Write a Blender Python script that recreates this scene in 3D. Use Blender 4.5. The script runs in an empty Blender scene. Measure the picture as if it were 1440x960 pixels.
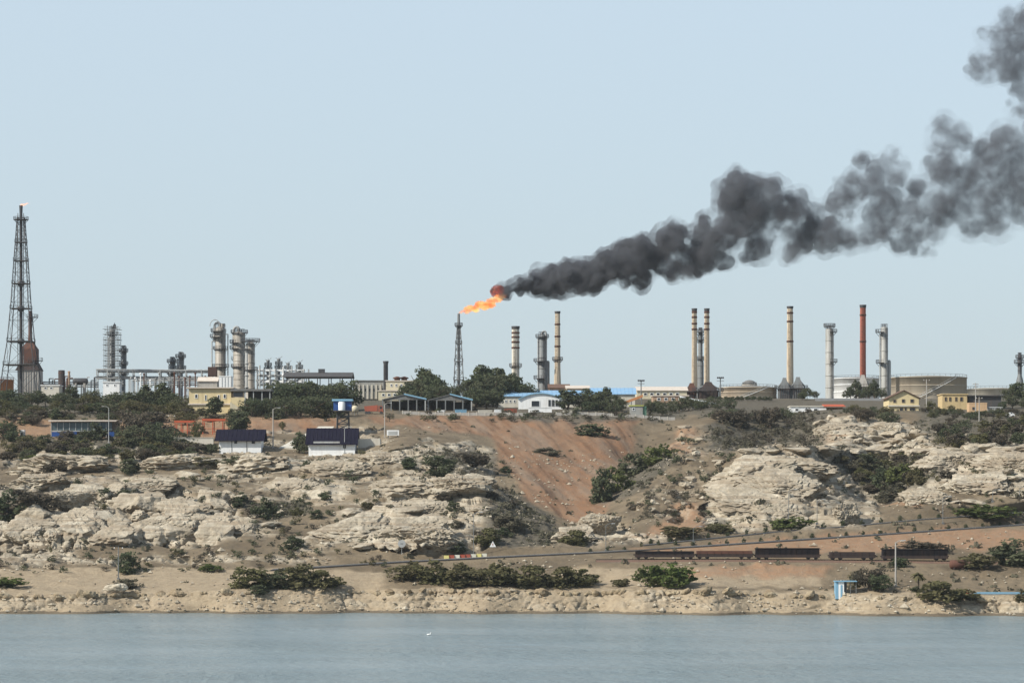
import bpy, math, random
import numpy as np
from mathutils import Vector, Matrix, Euler

# ------------------------------------------------------------------ camera, sky, sun, exposure
F, CX, HY, CAM_H = 4000.0, 720.0, 702.0, 24.0      # focal length in photo pixels, centre column, horizon row, camera height (m)
scene = bpy.context.scene
cam_data = bpy.data.cameras.new('camera')
cam = bpy.data.objects.new('camera', cam_data)
scene.collection.objects.link(cam)
scene.camera = cam
cam.location = (0, 0, CAM_H)
cam.rotation_euler = (math.radians(90), 0, 0)
cam_data.sensor_width = 36.0
cam_data.lens = 36.0 * F / 1440.0
cam_data.shift_y = (HY - 480.0) / 1440.0
cam_data.clip_start = 1.0
cam_data.clip_end = 30000.0

SUN_EL, SUN_AZ = math.radians(39), math.radians(-118)   # azimuth from +Y, clockwise positive: high, from the left and a little behind the camera
sun_dir = Vector((math.sin(SUN_AZ) * math.cos(SUN_EL), math.cos(SUN_AZ) * math.cos(SUN_EL), math.sin(SUN_EL)))
world = bpy.data.worlds.new('World')
scene.world = world
world.use_nodes = True
wn = world.node_tree.nodes
wl = world.node_tree.links
bgn = wn['Background']
sky = wn.new('ShaderNodeTexSky')
sky.sky_type = 'NISHITA'
sky.sun_disc = False
sky.sun_elevation = SUN_EL
sky.sun_rotation = SUN_AZ
sky.altitude = 0
sky.air_density = 1.0
sky.dust_density = 1.0
sky.ozone_density = 1.0
# haze: a pale veil over the clear sky, thick near the horizon and thinner overhead, the same all round
geo = wn.new('ShaderNodeTexCoord')
sep = wn.new('ShaderNodeSeparateXYZ')
wl.new(geo.outputs['Generated'], sep.inputs[0])
veil = wn.new('ShaderNodeMapRange')
wl.new(sep.outputs['Z'], veil.inputs[0])
veil.inputs[1].default_value, veil.inputs[2].default_value = 0.0, 0.6
veil.inputs[3].default_value, veil.inputs[4].default_value = 0.85, 0.30
hz = wn.new('ShaderNodeMix')
hz.data_type = 'RGBA'
wl.new(veil.outputs[0], hz.inputs[0])
wl.new(sky.outputs[0], hz.inputs[6])
band = wn.new('ShaderNodeMapRange')               # the dusty layer along the horizon is a little duller than the veil above it
wl.new(sep.outputs['Z'], band.inputs[0])
band.inputs[1].default_value, band.inputs[2].default_value = 0.02, 0.18
vc = wn.new('ShaderNodeMix')
vc.data_type = 'RGBA'
wl.new(band.outputs[0], vc.inputs[0])
vc.inputs[6].default_value = (3.85, 4.68, 5.2, 1)
vc.inputs[7].default_value = (4.95, 5.85, 6.5, 1)
wl.new(vc.outputs[2], hz.inputs[7])
wl.new(hz.outputs[2], bgn.inputs['Color'])
bgn.inputs['Strength'].default_value = 0.112

sun_data = bpy.data.lights.new('sun', 'SUN')
sun_data.energy = 5.0
sun_data.angle = math.radians(1.2)
sun_data.color = (1.0, 0.95, 0.86)
sun = bpy.data.objects.new('sun', sun_data)
scene.collection.objects.link(sun)
sun.rotation_euler = sun_dir.to_track_quat('Z', 'Y').to_euler()
sun.location = (-200, 100, 300)

vs = scene.view_settings
scene.display_settings.display_device = 'sRGB'
vs.view_transform = 'Standard'
vs.look = 'None'
vs.exposure = 0.28
vs.gamma = 1.0
vs.use_curve_mapping = False
scene.render.engine = 'CYCLES'
scene.cycles.use_denoising = True
scene.cycles.max_bounces = 6
scene.cycles.transparent_max_bounces = 8
scene.cycles.volume_bounces = 1
scene.cycles.volume_step_rate = 0.6
scene.cycles.volume_max_steps = 256

RNG = random.Random(11)
NR = np.random.RandomState(5)
C = scene.collection

# ------------------------------------------------------------------ materials
def new_mat(name):
    m = bpy.data.materials.new(name)
    m.use_nodes = True
    nt = m.node_tree
    for n in list(nt.nodes):
        nt.nodes.remove(n)
    out = nt.nodes.new('ShaderNodeOutputMaterial')
    return m, nt, out

def mixc(nt, fac, a, b, blend='MIX'):
    n = nt.nodes.new('ShaderNodeMix')
    n.data_type = 'RGBA'
    n.blend_type = blend
    for sock, v in ((n.inputs[0], fac), (n.inputs[6], a), (n.inputs[7], b)):
        if isinstance(v, bpy.types.NodeSocket):
            nt.links.new(v, sock)
        elif isinstance(v, (int, float)):
            sock.default_value = v
        else:
            sock.default_value = (v[0], v[1], v[2], 1)
    return n.outputs[2]

def noise(nt, vec, scale, detail=4, rough=0.6, lo=None, hi=None):
    n = nt.nodes.new('ShaderNodeTexNoise')
    n.inputs['Scale'].default_value = scale
    n.inputs['Detail'].default_value = detail
    n.inputs['Roughness'].default_value = rough
    if vec is not None:
        nt.links.new(vec, n.inputs['Vector'])
    o = n.outputs['Fac']
    if lo is not None:
        o = maprange(nt, o, lo, hi)
    return o

def maprange(nt, s, a, b, c=0.0, d=1.0):
    r = nt.nodes.new('ShaderNodeMapRange')
    r.interpolation_type = 'SMOOTHSTEP' if (c, d) == (0.0, 1.0) else 'LINEAR'
    nt.links.new(s, r.inputs[0])
    r.inputs[1].default_value = a
    r.inputs[2].default_value = b
    r.inputs[3].default_value = c
    r.inputs[4].default_value = d
    return r.outputs[0]

def math_n(nt, op, a, b=None):
    n = nt.nodes.new('ShaderNodeMath')
    n.operation = op
    for i, v in enumerate((a, b)):
        if v is None:
            continue
        if isinstance(v, bpy.types.NodeSocket):
            nt.links.new(v, n.inputs[i])
        else:
            n.inputs[i].default_value = v
    return n.outputs[0]

def scaled(nt, vec, s):
    n = nt.nodes.new('ShaderNodeVectorMath')
    n.operation = 'MULTIPLY'
    nt.links.new(vec, n.inputs[0])
    n.inputs[1].default_value = s
    return n.outputs[0]

def coords(nt, kind='Object'):
    return nt.nodes.new('ShaderNodeTexCoord').outputs[kind]

def bump(nt, h, strength, dist):
    b = nt.nodes.new('ShaderNodeBump')
    b.inputs['Strength'].default_value = strength
    b.inputs['Distance'].default_value = dist
    nt.links.new(h, b.inputs['Height'])
    return b.outputs[0]

def principled(nt, out, col, rough=0.8, metal=0.0, normal=None, spec=0.3):
    p = nt.nodes.new('ShaderNodeBsdfPrincipled')
    if isinstance(col, bpy.types.NodeSocket):
        nt.links.new(col, p.inputs['Base Color'])
    else:
        p.inputs['Base Color'].default_value = (*col, 1)
    p.inputs['Roughness'].default_value = rough
    p.inputs['Metallic'].default_value = metal
    p.inputs['Specular IOR Level'].default_value = spec
    if normal is not None:
        nt.links.new(normal, p.inputs['Normal'])
    nt.links.new(p.outputs[0], out.inputs['Surface'])
    return p

def worn(name, col, col2=None, rough=0.75, metal=0.0, amount=0.6, scale=0.35, streak=True, spec=0.3):
    """painted metal / plaster / concrete: base colour with vertical streaks and patches of a second, weathered colour"""
    m, nt, out = new_mat(name)
    if col2 is None:
        col2 = tuple(c * 0.6 for c in col)
    v = coords(nt)
    st = scaled(nt, v, (2.2, 2.2, 0.35)) if streak else v
    f1 = noise(nt, st, scale, 5, 0.65, 0.42, 0.72)
    f2 = noise(nt, v, scale * 4, 4, 0.7, 0.5, 0.8)
    f = math_n(nt, 'MULTIPLY', math_n(nt, 'MAXIMUM', f1, f2), amount)
    principled(nt, out, mixc(nt, f, col, col2), rough, metal, None, spec)
    return m

MT = {}
def mats():
    W = worn
    MT['steel_dark'] = W('dark_steel', (0.045, 0.05, 0.055), (0.09, 0.06, 0.045), 0.6)
    MT['steel_grey'] = W('grey_steel', (0.16, 0.17, 0.17), (0.09, 0.08, 0.07), 0.55)
    MT['steel_light'] = W('light_steel', (0.36, 0.37, 0.36), (0.2, 0.18, 0.16), 0.5)
    MT['vessel'] = W('vessel_cladding', (0.30, 0.30, 0.28), (0.17, 0.15, 0.12), 0.5)
    MT['vessel_tan'] = W('vessel_tan_cladding', (0.30, 0.275, 0.235), (0.16, 0.13, 0.10), 0.5)
    MT['white'] = W('white_paint', (0.72, 0.73, 0.72), (0.45, 0.42, 0.38), 0.6, amount=0.35)
    MT['cream'] = W('cream_plaster', (0.52, 0.47, 0.34), (0.34, 0.29, 0.2), 0.85, amount=0.5)
    MT['yellow'] = W('yellow_plaster', (0.58, 0.48, 0.28), (0.42, 0.34, 0.2), 0.9, amount=0.6)
    MT['ochre'] = W('ochre_plaster', (0.5, 0.38, 0.2), (0.35, 0.26, 0.14), 0.9, amount=0.6)
    MT['pink'] = W('pink_plaster', (0.5, 0.34, 0.2), (0.38, 0.24, 0.14), 0.85, amount=0.5)
    MT['concrete'] = W('concrete', (0.36, 0.34, 0.31), (0.22, 0.2, 0.17), 0.9)
    MT['conc_cream'] = W('cream_concrete', (0.5, 0.42, 0.31), (0.27, 0.2, 0.14), 0.85, amount=0.7)
    MT['conc_pale'] = W('pale_concrete', (0.52, 0.49, 0.42), (0.34, 0.29, 0.22), 0.9, amount=0.4)
    MT['brick_tan'] = W('tan_brick', (0.36, 0.25, 0.17), (0.22, 0.13, 0.09), 0.9, amount=0.7)
    MT['red_paint'] = W('faded_red_paint', (0.32, 0.085, 0.05), (0.18, 0.09, 0.06), 0.7, amount=0.8)
    MT['rust'] = W('rust', (0.10, 0.045, 0.03), (0.06, 0.035, 0.03), 0.85)
    MT['rust_dark'] = W('dark_rust', (0.035, 0.026, 0.024), (0.06, 0.035, 0.026), 0.85)
    MT['black_blue'] = W('blue_black_steel', (0.012, 0.011, 0.013), (0.03, 0.02, 0.016), 0.9, spec=0.1)
    MT['navy_roof'] = W('navy_roof_sheet', (0.008, 0.007, 0.018), (0.014, 0.013, 0.022), 0.8, amount=0.4, spec=0.1)
    MT['blue_roof'] = W('light_blue_roof_sheet', (0.19, 0.35, 0.52), (0.3, 0.38, 0.46), 0.6, amount=0.7)
    MT['blue'] = W('blue_paint', (0.015, 0.06, 0.22), (0.03, 0.06, 0.14), 0.5, amount=0.5)
    MT['sky_paint'] = W('sky_blue_paint', (0.17, 0.33, 0.45), (0.25, 0.32, 0.36), 0.7, amount=0.4)
    MT['orange'] = W('orange_red_paint', (0.42, 0.085, 0.035), (0.27, 0.08, 0.04), 0.7, amount=0.6)
    MT['orange_tan'] = W('orange_tan_steel', (0.46, 0.2, 0.08), (0.3, 0.13, 0.06), 0.7, amount=0.5)
    MT['tan_tank'] = W('tan_tank_paint', (0.52, 0.44, 0.34), (0.36, 0.28, 0.2), 0.75, amount=0.6, scale=0.15)
    MT['grey_tank'] = W('grey_tan_tank_paint', (0.44, 0.385, 0.30), (0.3, 0.25, 0.19), 0.75, amount=0.6, scale=0.12)
    MT['roof_grey'] = W('grey_roof_sheet', (0.15, 0.15, 0.145), (0.1, 0.085, 0.07), 0.7)
    MT['roof_dark'] = W('dark_roof_sheet', (0.06, 0.06, 0.06), (0.09, 0.07, 0.06), 0.75)
    MT['roof_brown'] = W('brown_roof_tile', (0.14, 0.085, 0.06), (0.09, 0.06, 0.05), 0.85)
    MT['roof_pale'] = W('pale_roof_sheet', (0.55, 0.49, 0.42), (0.42, 0.33, 0.26), 0.7)
    MT['glass'] = W('dark_window_glass', (0.02, 0.024, 0.03), (0.03, 0.034, 0.04), 0.12, amount=0.3)
    MT['teal_glass'] = W('grey_green_glass', (0.07, 0.10, 0.11), (0.05, 0.06, 0.07), 0.2, amount=0.5)
    MT['wood'] = W('weathered_wood', (0.2, 0.15, 0.1), (0.12, 0.09, 0.06), 0.9)
    MT['green'] = W('green_paint', (0.16, 0.3, 0.2), (0.1, 0.2, 0.14), 0.7)
    MT['lime'] = W('yellow_green_paint', (0.4, 0.42, 0.1), (0.3, 0.3, 0.1), 0.7)
    MT['asphalt'] = W('asphalt', (0.05, 0.05, 0.052), (0.075, 0.072, 0.068), 1.0, streak=False, spec=0.0)
    MT['kerb_white'] = W('kerb_white', (0.62, 0.6, 0.5), (0.45, 0.42, 0.33), 0.8)
    MT['kerb_red'] = W('kerb_red', (0.33, 0.07, 0.04), (0.25, 0.09, 0.06), 0.8)
    MT['kerb_yellow'] = W('kerb_yellow', (0.62, 0.55, 0.2), (0.45, 0.4, 0.2), 0.8)
    MT['bark'] = W('bark', (0.11, 0.08, 0.055), (0.07, 0.05, 0.035), 0.95, scale=2.0)
mats()

def foliage(name, c1, c2, c3):
    m, nt, out = new_mat(name)
    oi = nt.nodes.new('ShaderNodeObjectInfo').outputs['Random']
    v = coords(nt)
    f = noise(nt, v, 0.9, 3, 0.6, 0.35, 0.7)
    col = mixc(nt, f, c1, c2)
    col = mixc(nt, math_n(nt, 'MULTIPLY', oi, 0.7), col, c3)
    d = nt.nodes.new('ShaderNodeBsdfDiffuse')
    t = nt.nodes.new('ShaderNodeBsdfTranslucent')
    nt.links.new(col, d.inputs[0])
    nt.links.new(col, t.inputs[0])
    mx = nt.nodes.new('ShaderNodeMixShader')
    mx.inputs[0].default_value = 0.32
    nt.links.new(d.outputs[0], mx.inputs[1])
    nt.links.new(t.outputs[0], mx.inputs[2])
    nt.links.new(mx.outputs[0], out.inputs['Surface'])
    return m
MT['leaf_dark'] = foliage('dark_evergreen_leaves', (0.066, 0.084, 0.048), (0.102, 0.118, 0.065), (0.108, 0.108, 0.067))
MT['leaf_olive'] = foliage('olive_scrub_leaves', (0.094, 0.096, 0.043), (0.142, 0.134, 0.066), (0.126, 0.106, 0.065))
MT['leaf_green'] = foliage('green_shrub_leaves', (0.079, 0.106, 0.034), (0.118, 0.144, 0.050), (0.118, 0.122, 0.055))
MT['leaf_brown'] = foliage('brownish_scrub_twigs', (0.098, 0.084, 0.062), (0.130, 0.108, 0.082), (0.089, 0.079, 0.060))
MT['leaf_grey'] = foliage('grey_green_scrub', (0.108, 0.106, 0.074), (0.144, 0.132, 0.094), (0.120, 0.103, 0.074))

# ------------------------------------------------------------------ mesh helpers
def tag(o, label=None, cat=None, group=None, kind=None):
    if label: o['label'] = label
    if cat: o['category'] = cat
    if group: o['group'] = group
    if kind: o['kind'] = kind
    return o

def link(name, me, parent=None):
    o = bpy.data.objects.new(name, me)
    C.objects.link(o)
    if parent is not None:
        o.parent = parent
    return o

class MB:
    def __init__(s):
        s.v, s.f, s.sm = [], [], []
    def add(s, vs, fs, smooth=False):
        b = len(s.v)
        s.v.extend(tuple(p) for p in vs)
        for f in fs:
            s.f.append(tuple(i + b for i in f))
            s.sm.append(smooth)
    def box(s, lo, hi):
        x0, y0, z0 = lo; x1, y1, z1 = hi
        s.add([(x0,y0,z0),(x1,y0,z0),(x1,y1,z0),(x0,y1,z0),(x0,y0,z1),(x1,y0,z1),(x1,y1,z1),(x0,y1,z1)],
              [(0,3,2,1),(4,5,6,7),(0,1,5,4),(1,2,6,5),(2,3,7,6),(3,0,4,7)])
    def hexa(s, pts):
        s.add(pts, [(0,3,2,1),(4,5,6,7),(0,1,5,4),(1,2,6,5),(2,3,7,6),(3,0,4,7)])
    def tube(s, p0, p1, r0, r1=None, n=10, caps=True):
        p0, p1 = Vector(p0), Vector(p1)
        r1 = r0 if r1 is None else r1
        d = (p1 - p0)
        if d.length < 1e-6: return
        d.normalize()
        a = Vector((1,0,0)) if abs(d.x) < 0.8 else Vector((0,1,0))
        e1 = d.cross(a).normalized(); e2 = d.cross(e1)
        vs = []
        for p, r in ((p0, r0), (p1, r1)):
            for i in range(n):
                t = 2*math.pi*i/n
                vs.append(p + (e1*math.cos(t) + e2*math.sin(t))*r)
        fs = [(i, (i+1)%n, n+(i+1)%n, n+i) for i in range(n)]
        s.add(vs, fs, n > 5)
        if caps:
            s.add(vs[:n], [tuple(reversed(range(n)))]); s.add(vs[n:], [tuple(range(n))])
    def beam(s, p0, p1, w):
        s.tube(p0, p1, w*0.62, None, 4)
    def path(s, pts, r, n=8):
        for a, b in zip(pts[:-1], pts[1:]):
            s.tube(a, b, r, None, n)
    def lathe(s, prof, c=(0,0), n=24):
        """prof: list of (radius, z) from bottom to top around the vertical through c"""
        vs = []
        for r, z in prof:
            for i in range(n):
                t = 2*math.pi*i/n
                vs.append((c[0]+r*math.cos(t), c[1]+r*math.sin(t), z))
        fs = []
        for k in range(len(prof)-1):
            for i in range(n):
                fs.append((k*n+i, k*n+(i+1)%n, (k+1)*n+(i+1)%n, (k+1)*n+i))
        s.add(vs, fs, True)
        s.add(vs[:n], [tuple(reversed(range(n)))])
        s.add(vs[-n:], [tuple(range(n))])
    def sphere(s, c, r, n=12, m=8, sz=1.0):
        prof = [(max(0.001, r*math.sin(math.pi*k/m)), c[2]-r*sz*math.cos(math.pi*k/m)) for k in range(m+1)]
        s.lathe(prof, (c[0], c[1]), n)
    def build(s, name, mat, parent=None):
        me = bpy.data.meshes.new(name)
        me.from_pydata(s.v, [], s.f)
        me.polygons.foreach_set('use_smooth', s.sm)
        me.materials.append(MT[mat] if isinstance(mat, str) else mat)
        me.update()
        return link(name, me, parent)

# ------------------------------------------------------------------ numpy noise
def _h(ix, iy, iz, seed):
    a = (ix.astype(np.int64)*374761393 + iy.astype(np.int64)*668265263 + iz.astype(np.int64)*2147483647 + seed*974634777) & 0xFFFFFFFF
    a = ((a ^ (a >> 13)) * 1274126177) & 0xFFFFFFFF
    a = ((a ^ (a >> 16)) * 2246822519) & 0xFFFFFFFF
    a = a ^ (a >> 15)
    return (a & 0xFFFFFF) / float(0xFFFFFF)

def vnoise(x, y, z, seed=0):
    x0, y0, z0 = np.floor(x), np.floor(y), np.floor(z)
    fx, fy, fz = x-x0, y-y0, z-z0
    fx, fy, fz = [t*t*t*(t*(t*6-15)+10) for t in (fx, fy, fz)]
    r = 0
    for i in (0, 1):
        for j in (0, 1):
            for k in (0, 1):
                w = (fx if i else 1-fx)*(fy if j else 1-fy)*(fz if k else 1-fz)
                r = r + w*_h(x0+i, y0+j, z0+k, seed)
    return r*2-1

def fbm(x, y, z, seed=0, octv=4, gain=0.5):
    a, s, r = 1.0, 0.0, 0
    for o in range(octv):
        r = r + a*vnoise(x, y, z, seed+o*17)
        s += a
        a *= gain
        x, y, z = x*2.03+3.1, y*2.03+1.7, z*2.03+5.3
    return r/s

def worley(x, y, z, seed=0):
    x0, y0, z0 = np.floor(x), np.floor(y), np.floor(z)
    f1 = np.full(x.shape, 9.0); f2 = np.full(x.shape, 9.0); idv = np.zeros(x.shape)
    for i in (-1, 0, 1):
        for j in (-1, 0, 1):
            for k in (-1, 0, 1):
                cx, cy, cz = x0+i, y0+j, z0+k
                h1 = _h(cx, cy, cz, seed)
                d = np.sqrt((cx+h1-x)**2 + (cy+_h(cx, cy, cz, seed+1)-y)**2 + (cz+_h(cx, cy, cz, seed+2)-z)**2)
                n1 = d < f1
                f2 = np.where(n1, f1, np.minimum(f2, d))
                idv = np.where(n1, _h(cx, cy, cz, seed+3), idv)
                f1 = np.where(n1, d, f1)
    return f1, f2, idv

def sstep(a, b, x):
    t = np.clip((x-a)/(b-a), 0, 1)
    return t*t*(3-2*t)

# ------------------------------------------------------------------ the hillside
# profiles measured at columns of the view: row and distance of each break of slope, from the bank top to the plateau
COLS = [0, 100, 200, 330, 430, 510, 560, 620, 690, 740, 800, 850, 900, 950, 1000, 1050, 1110, 1180, 1240, 1300, 1370, 1440]
KN = {
 0:   [(838,612),(826,622),(806,634),(786,648),(766,660),(728,688),(690,715),(652,780),(614,860),(580,910)],
 100: [(836,612),(826,621),(808,634),(788,647),(768,660),(730,687),(686,716),(652,780),(624,850),(580,910)],
 200: [(834,612),(822,620),(808,633),(790,645),(774,656),(735,686),(682,720),(653,780),(624,850),(582,910)],
 330: [(830,612),(815,621),(803,634),(787,646),(775,655),(726,690),(672,738),(655,780),(634,832),(586,910)],
 430: [(829,612),(812,622),(801,634),(787,646),(774,656),(720,692),(665,740),(649,785),(636,832),(590,910)],
 510: [(828,612),(810,622),(797,635),(786,646),(770,660),(715,695),(655,748),(643,790),(630,838),(586,915)],
 560: [(828,612),(808,623),(794,636),(784,644),(768,658),(702,704),(648,758),(626,800),(606,862),(584,925)],
 620: [(828,612),(808,623),(791,637),(782,645),(768,656),(706,700),(676,726),(634,790),(606,872),(584,930)],
 690: [(828,612),(806,624),(788,638),(779,647),(767,657),(716,690),(676,726),(684,770),(622,862),(584,930)],
 740: [(829,612),(805,624),(785,640),(777,649),(766,659),(750,675),(728,698),(712,740),(642,832),(584,930)],
 800: [(829,612),(803,625),(782,642),(774,652),(764,663),(752,680),(744,698),(734,728),(656,830),(584,930)],
 850: [(830,612),(800,626),(780,643),(772,654),(761,668),(746,690),(738,704),(718,738),(640,850),(585,932)],
 900: [(830,612),(793,627),(777,645),(768,658),(757,672),(734,696),(710,718),(676,762),(652,872),(586,936)],
 950: [(830,612),(790,628),(774,647),(764,661),(754,676),(728,702),(690,735),(632,792),(618,885),(590,942)],
 1000:[(831,612),(789,628),(771,650),(760,665),(748,682),(708,714),(672,745),(638,795),(606,890),(578,950)],
 1050:[(832,612),(789,628),(768,653),(755,670),(742,686),(698,710),(656,742),(642,772),(630,890),(577,965)],
 1110:[(834,611),(789,628),(764,656),(749,675),(737,690),(690,712),(650,742),(637,772),(634,890),(580,975)],
 1180:[(836,611),(790,628),(760,660),(741,680),(731,692),(708,724),(672,764),(636,800),(606,850),(577,962)],
 1240:[(839,610),(792,628),(755,664),(735,686),(727,702),(712,742),(684,792),(642,828),(610,862),(577,960)],
 1300:[(840,610),(793,628),(751,668),(730,692),(720,702),(692,724),(657,752),(635,792),(610,852),(579,950)],
 1370:[(840,609),(794,628),(746,673),(725,698),(714,708),(682,732),(648,757),(632,787),(606,862),(581,950)],
 1440:[(840,609),(794,628),(741,678),(721,703),(710,712),(676,736),(642,760),(627,790),(602,862),(581,950)],
}
NK = 15
def shore_row(px):
    return 862.0 + 4.0*np.clip((px-650)/750.0, 0, 1) + 0.8*np.sin(px*0.021) + 0.5*np.sin(px*0.057+1)

kx = np.array(COLS, float)
kpy = np.zeros((NK, len(COLS))); kY = np.zeros((NK, len(COLS)))
for c, px in enumerate(COLS):
    s = float(shore_row(np.array([px]))[0])
    Ys = CAM_H*F/(s-HY)
    rows = [(HY + (CAM_H+4)*F/(Ys-24), Ys-24), (s, Ys)] + KN[px] + [(HY-(61.5-CAM_H)*F/1060, 1060), (HY-(62-CAM_H)*F/5000, 5000)]
    bank = 6.5 if not 330 < px < 530 else 9.0
    rows[2] = (rows[2][0], Ys+bank)
    rows[3] = (rows[3][0], max(rows[3][1]-2, Ys+bank+6))
    if px < 850:
        rows.insert(3, (.5*(rows[2][0]+rows[3][0]), .5*(rows[2][1]+rows[3][1])))
    else:
        rows.insert(3, (rows[2][0]-13, Ys+18))
    for k, (a, b) in enumerate(rows):
        kpy[k, c] = a; kY[k, c] = b
SEG = [5, 46, 26, 26, 48, 44, 40, 84, 84, 72, 64, 60, 30, 8]
vv = np.concatenate([np.arange(n)/n + i for i, n in enumerate(SEG)] + [[14.0]])
pxs = np.concatenate([np.arange(-700, -24, 9), np.arange(-24, 1465, 1.9), np.arange(1466, 2150, 9)])
NRW, NCL = len(vv), len(pxs)

def smooth_cols(a, x):
    g = np.arange(-700, 2150, 4.0)
    out = np.zeros((a.shape[0], len(x)))
    ker = np.exp(-0.5*(np.arange(-8, 9)/3.2)**2); ker /= ker.sum()
    for r in range(a.shape[0]):
        q = np.interp(g, kx, a[r])
        q = np.convolve(np.pad(q, 8, mode='edge'), ker, mode='valid')
        out[r] = np.interp(x, g, q)
    return out
ky_c = smooth_cols(kY, pxs); kp_c = smooth_cols(kpy, pxs)
s_row = shore_row(pxs)
kp_c[1] = s_row; ky_c[1] = CAM_H*F/(s_row-HY)
kz_c = CAM_H + (HY-kp_c)*ky_c/F
Yb = np.zeros((NRW, NCL)); Zb = np.zeros((NRW, NCL))
i0 = np.minimum(vv.astype(int), NK-2); fr = (vv-i0)[:, None]
Yb = ky_c[i0]*(1-fr) + ky_c[i0+1]*fr
Zb = kz_c[i0]*(1-fr) + kz_c[i0+1]*fr
# round the breaks of slope a little
for arr in (Zb, Yb):
    for _ in range(2):
        t = arr.copy()
        ker = np.ones(9)/9
        for j0 in range(-4, 5):
            pass
        pad = np.pad(arr, ((4, 4), (0, 0)), mode='edge')
        t = sum(pad[k:k+NRW] for k in range(9))/9.0
        arr[60:-14] = t[60:-14]
PXg = np.repeat(pxs[None, :], NRW, 0)
Xb = (PXg-CX)*Yb/F
PYb = HY - (Zb-CAM_H)*F/Yb

# roads: centre lines of the two carriageways and the railway, as (column, row, distance)
def line_fn(pts):
    a = np.array(pts, float)
    def f(px):
        row = np.interp(px, a[:, 0], a[:, 1]); Y = np.interp(px, a[:, 0], a[:, 2])
        return Y, CAM_H + (HY-row)*Y/F
    return f
road_low = line_fn([(380,801,634),(450,797,636),(560,790,641),(700,783,645),(850,776,650),(1000,767,656),(1100,760.5,662),(1260,750,673),(1440,737.5,686),(1900,706,715)])
road_up = line_fn([(880,769,662),(1000,757,672),(1100,747,682),(1180,741,688),(1300,730,697),(1440,720.5,708),(1900,690,735)])
rail = line_fn([(820,789,631),(1000,788,632),(1200,789.5,632),(1440,792,632),(1900,794,632)])

flat = np.ones((NRW, NCL))
def flatten(fn, x0, x1, half, soft):
    global Zb, flat
    Y, z = fn(PXg)
    w = 1 - sstep(half, half+soft, np.abs(Yb-Y))
    w = w * sstep(x0-30, x0, PXg) * (1-sstep(x1, x1+30, PXg))
    Zb = Zb*(1-w) + (z-0.12)*w
    flat = flat*(1-w)
flatten(road_low, 380, 3000, 6.6, 5)
flatten(road_up, 900, 3000, 4.6, 4)
flatten(rail, 830, 3000, 3.4, 3)
PYb = HY - (Zb-CAM_H)*F/Yb

# zones, drawn as outlines in view rows and columns of the undisturbed slope
def in_poly(poly, X, Y):
    inside = np.zeros(X.shape, bool)
    n = len(poly)
    for i in range(n):
        x1, y1 = poly[i]; x2, y2 = poly[(i+1) % n]
        c = ((y1 > Y) != (y2 > Y)) & (X < (x2-x1)*(Y-y1)/(y2-y1+1e-9)+x1)
        inside ^= c
    return inside
wob = fbm(PXg/22.0, PYb/14.0, np.zeros_like(PXg), 91, 3)
wob2 = fbm(PXg/22.0+40, PYb/14.0, np.zeros_like(PXg), 95, 3)
def zone(polys, wx=14, wy=8, blur=3):
    m = np.zeros((NRW, NCL))
    for p in polys:
        m = np.maximum(m, in_poly(p, PXg+wob*wx, PYb+wob2*wy).astype(float))
    for _ in range(blur):
        m[:, 1:-1] = (m[:, :-2]+m[:, 1:-1]+m[:, 2:])/3
        m[1:-1] = (m[:-2]+m[1:-1]+m[2:])/3
    return m
POLY_BLOCK = [[(-700,735),(-300,700),(0,745),(60,715),(110,690),(200,688),(330,700),(345,752),(290,770),(200,765),(80,768),(-700,772)]]
POLY_ROCK = POLY_BLOCK + [
    [(-700,640),(0,648),(90,636),(250,648),(420,648),(520,640),(600,620),(690,625),(700,660),(700,715),(672,768),(560,772),(430,772),(345,752),(330,700),(200,692),(100,688),(60,710),(-700,690)],
    [(980,735),(1010,690),(1040,642),(1150,630),(1190,650),(1240,700),(1235,735),(1170,745),(1100,742),(1000,752)],
    [(1020,634),(1250,628),(1440,620),(2150,620),(2150,720),(1440,714),(1350,716),(1270,706),(1240,690),(1290,668),(1330,650),(1200,644),(1040,650)],
    [(1135,600),(1180,588),(1240,590),(1310,598),(1320,630),(1140,630)],
    [(770,762),(830,728),(860,722),(890,750),(850,768)],
    [(880,720),(930,680),(960,600),(1000,600),(1050,640),(1030,680),(960,735)],
]
POLY_RED = [
    [(500,588),(600,585),(700,585),(850,586),(900,590),(885,640),(870,700),(830,745),(745,705),(705,650),(690,612),(600,606)],
    [(230,606),(330,592),(478,583),(484,600),(430,606),(340,614)],
]
POLY_ORANGE = [[(-700,592),(60,590),(240,588),(420,584),(420,596),(240,612),(-700,622)],
    [(880,756),(925,735),(975,705),(992,712),(985,745),(930,756)], [(1240,715),(1255,690),(1290,690),(1290,712)], [(940,640),(955,598),(985,612),(975,640)],
    [(1130,630),(1150,606),(1200,600),(1205,630)], [(870,772),(1200,750),(1440,742),(2150,742),(2150,772),(1440,770),(1140,778)], [(900,800),(1100,792),(1180,800),(1160,812),(960,812)]]
POLY_SCRUB_SHADE = [[(1020,584),(1180,580),(1150,628),(1010,640),(985,600)], [(1140,640),(1250,637),(1335,645),(1300,690),(1245,716),(1225,700),(1190,670)],  # dark scrub soil; the hollow and gully outlines also paint in their shade
    [(585,632),(690,630),(705,655),(690,672),(640,674),(600,660)], [(690,678),(760,715),(800,758),(760,770),(690,772),(665,740)], [(-40,690),(70,690),(60,725),(-40,740)], [(330,700),(420,700),(430,720),(360,735)], [(850,715),(842,690),(900,650),(945,628),(950,655),(890,690)],
    [(700,582),(960,582),(960,592),(840,592),(700,592)], [(1290,560),(2150,560),(2150,622),(1440,618),(1320,628),(1290,600)], [(-700,520),(2150,520),(2150,584),(960,582),(480,580),(-700,584)], [(60,612),(240,614),(250,640),(60,640)]]
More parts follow.
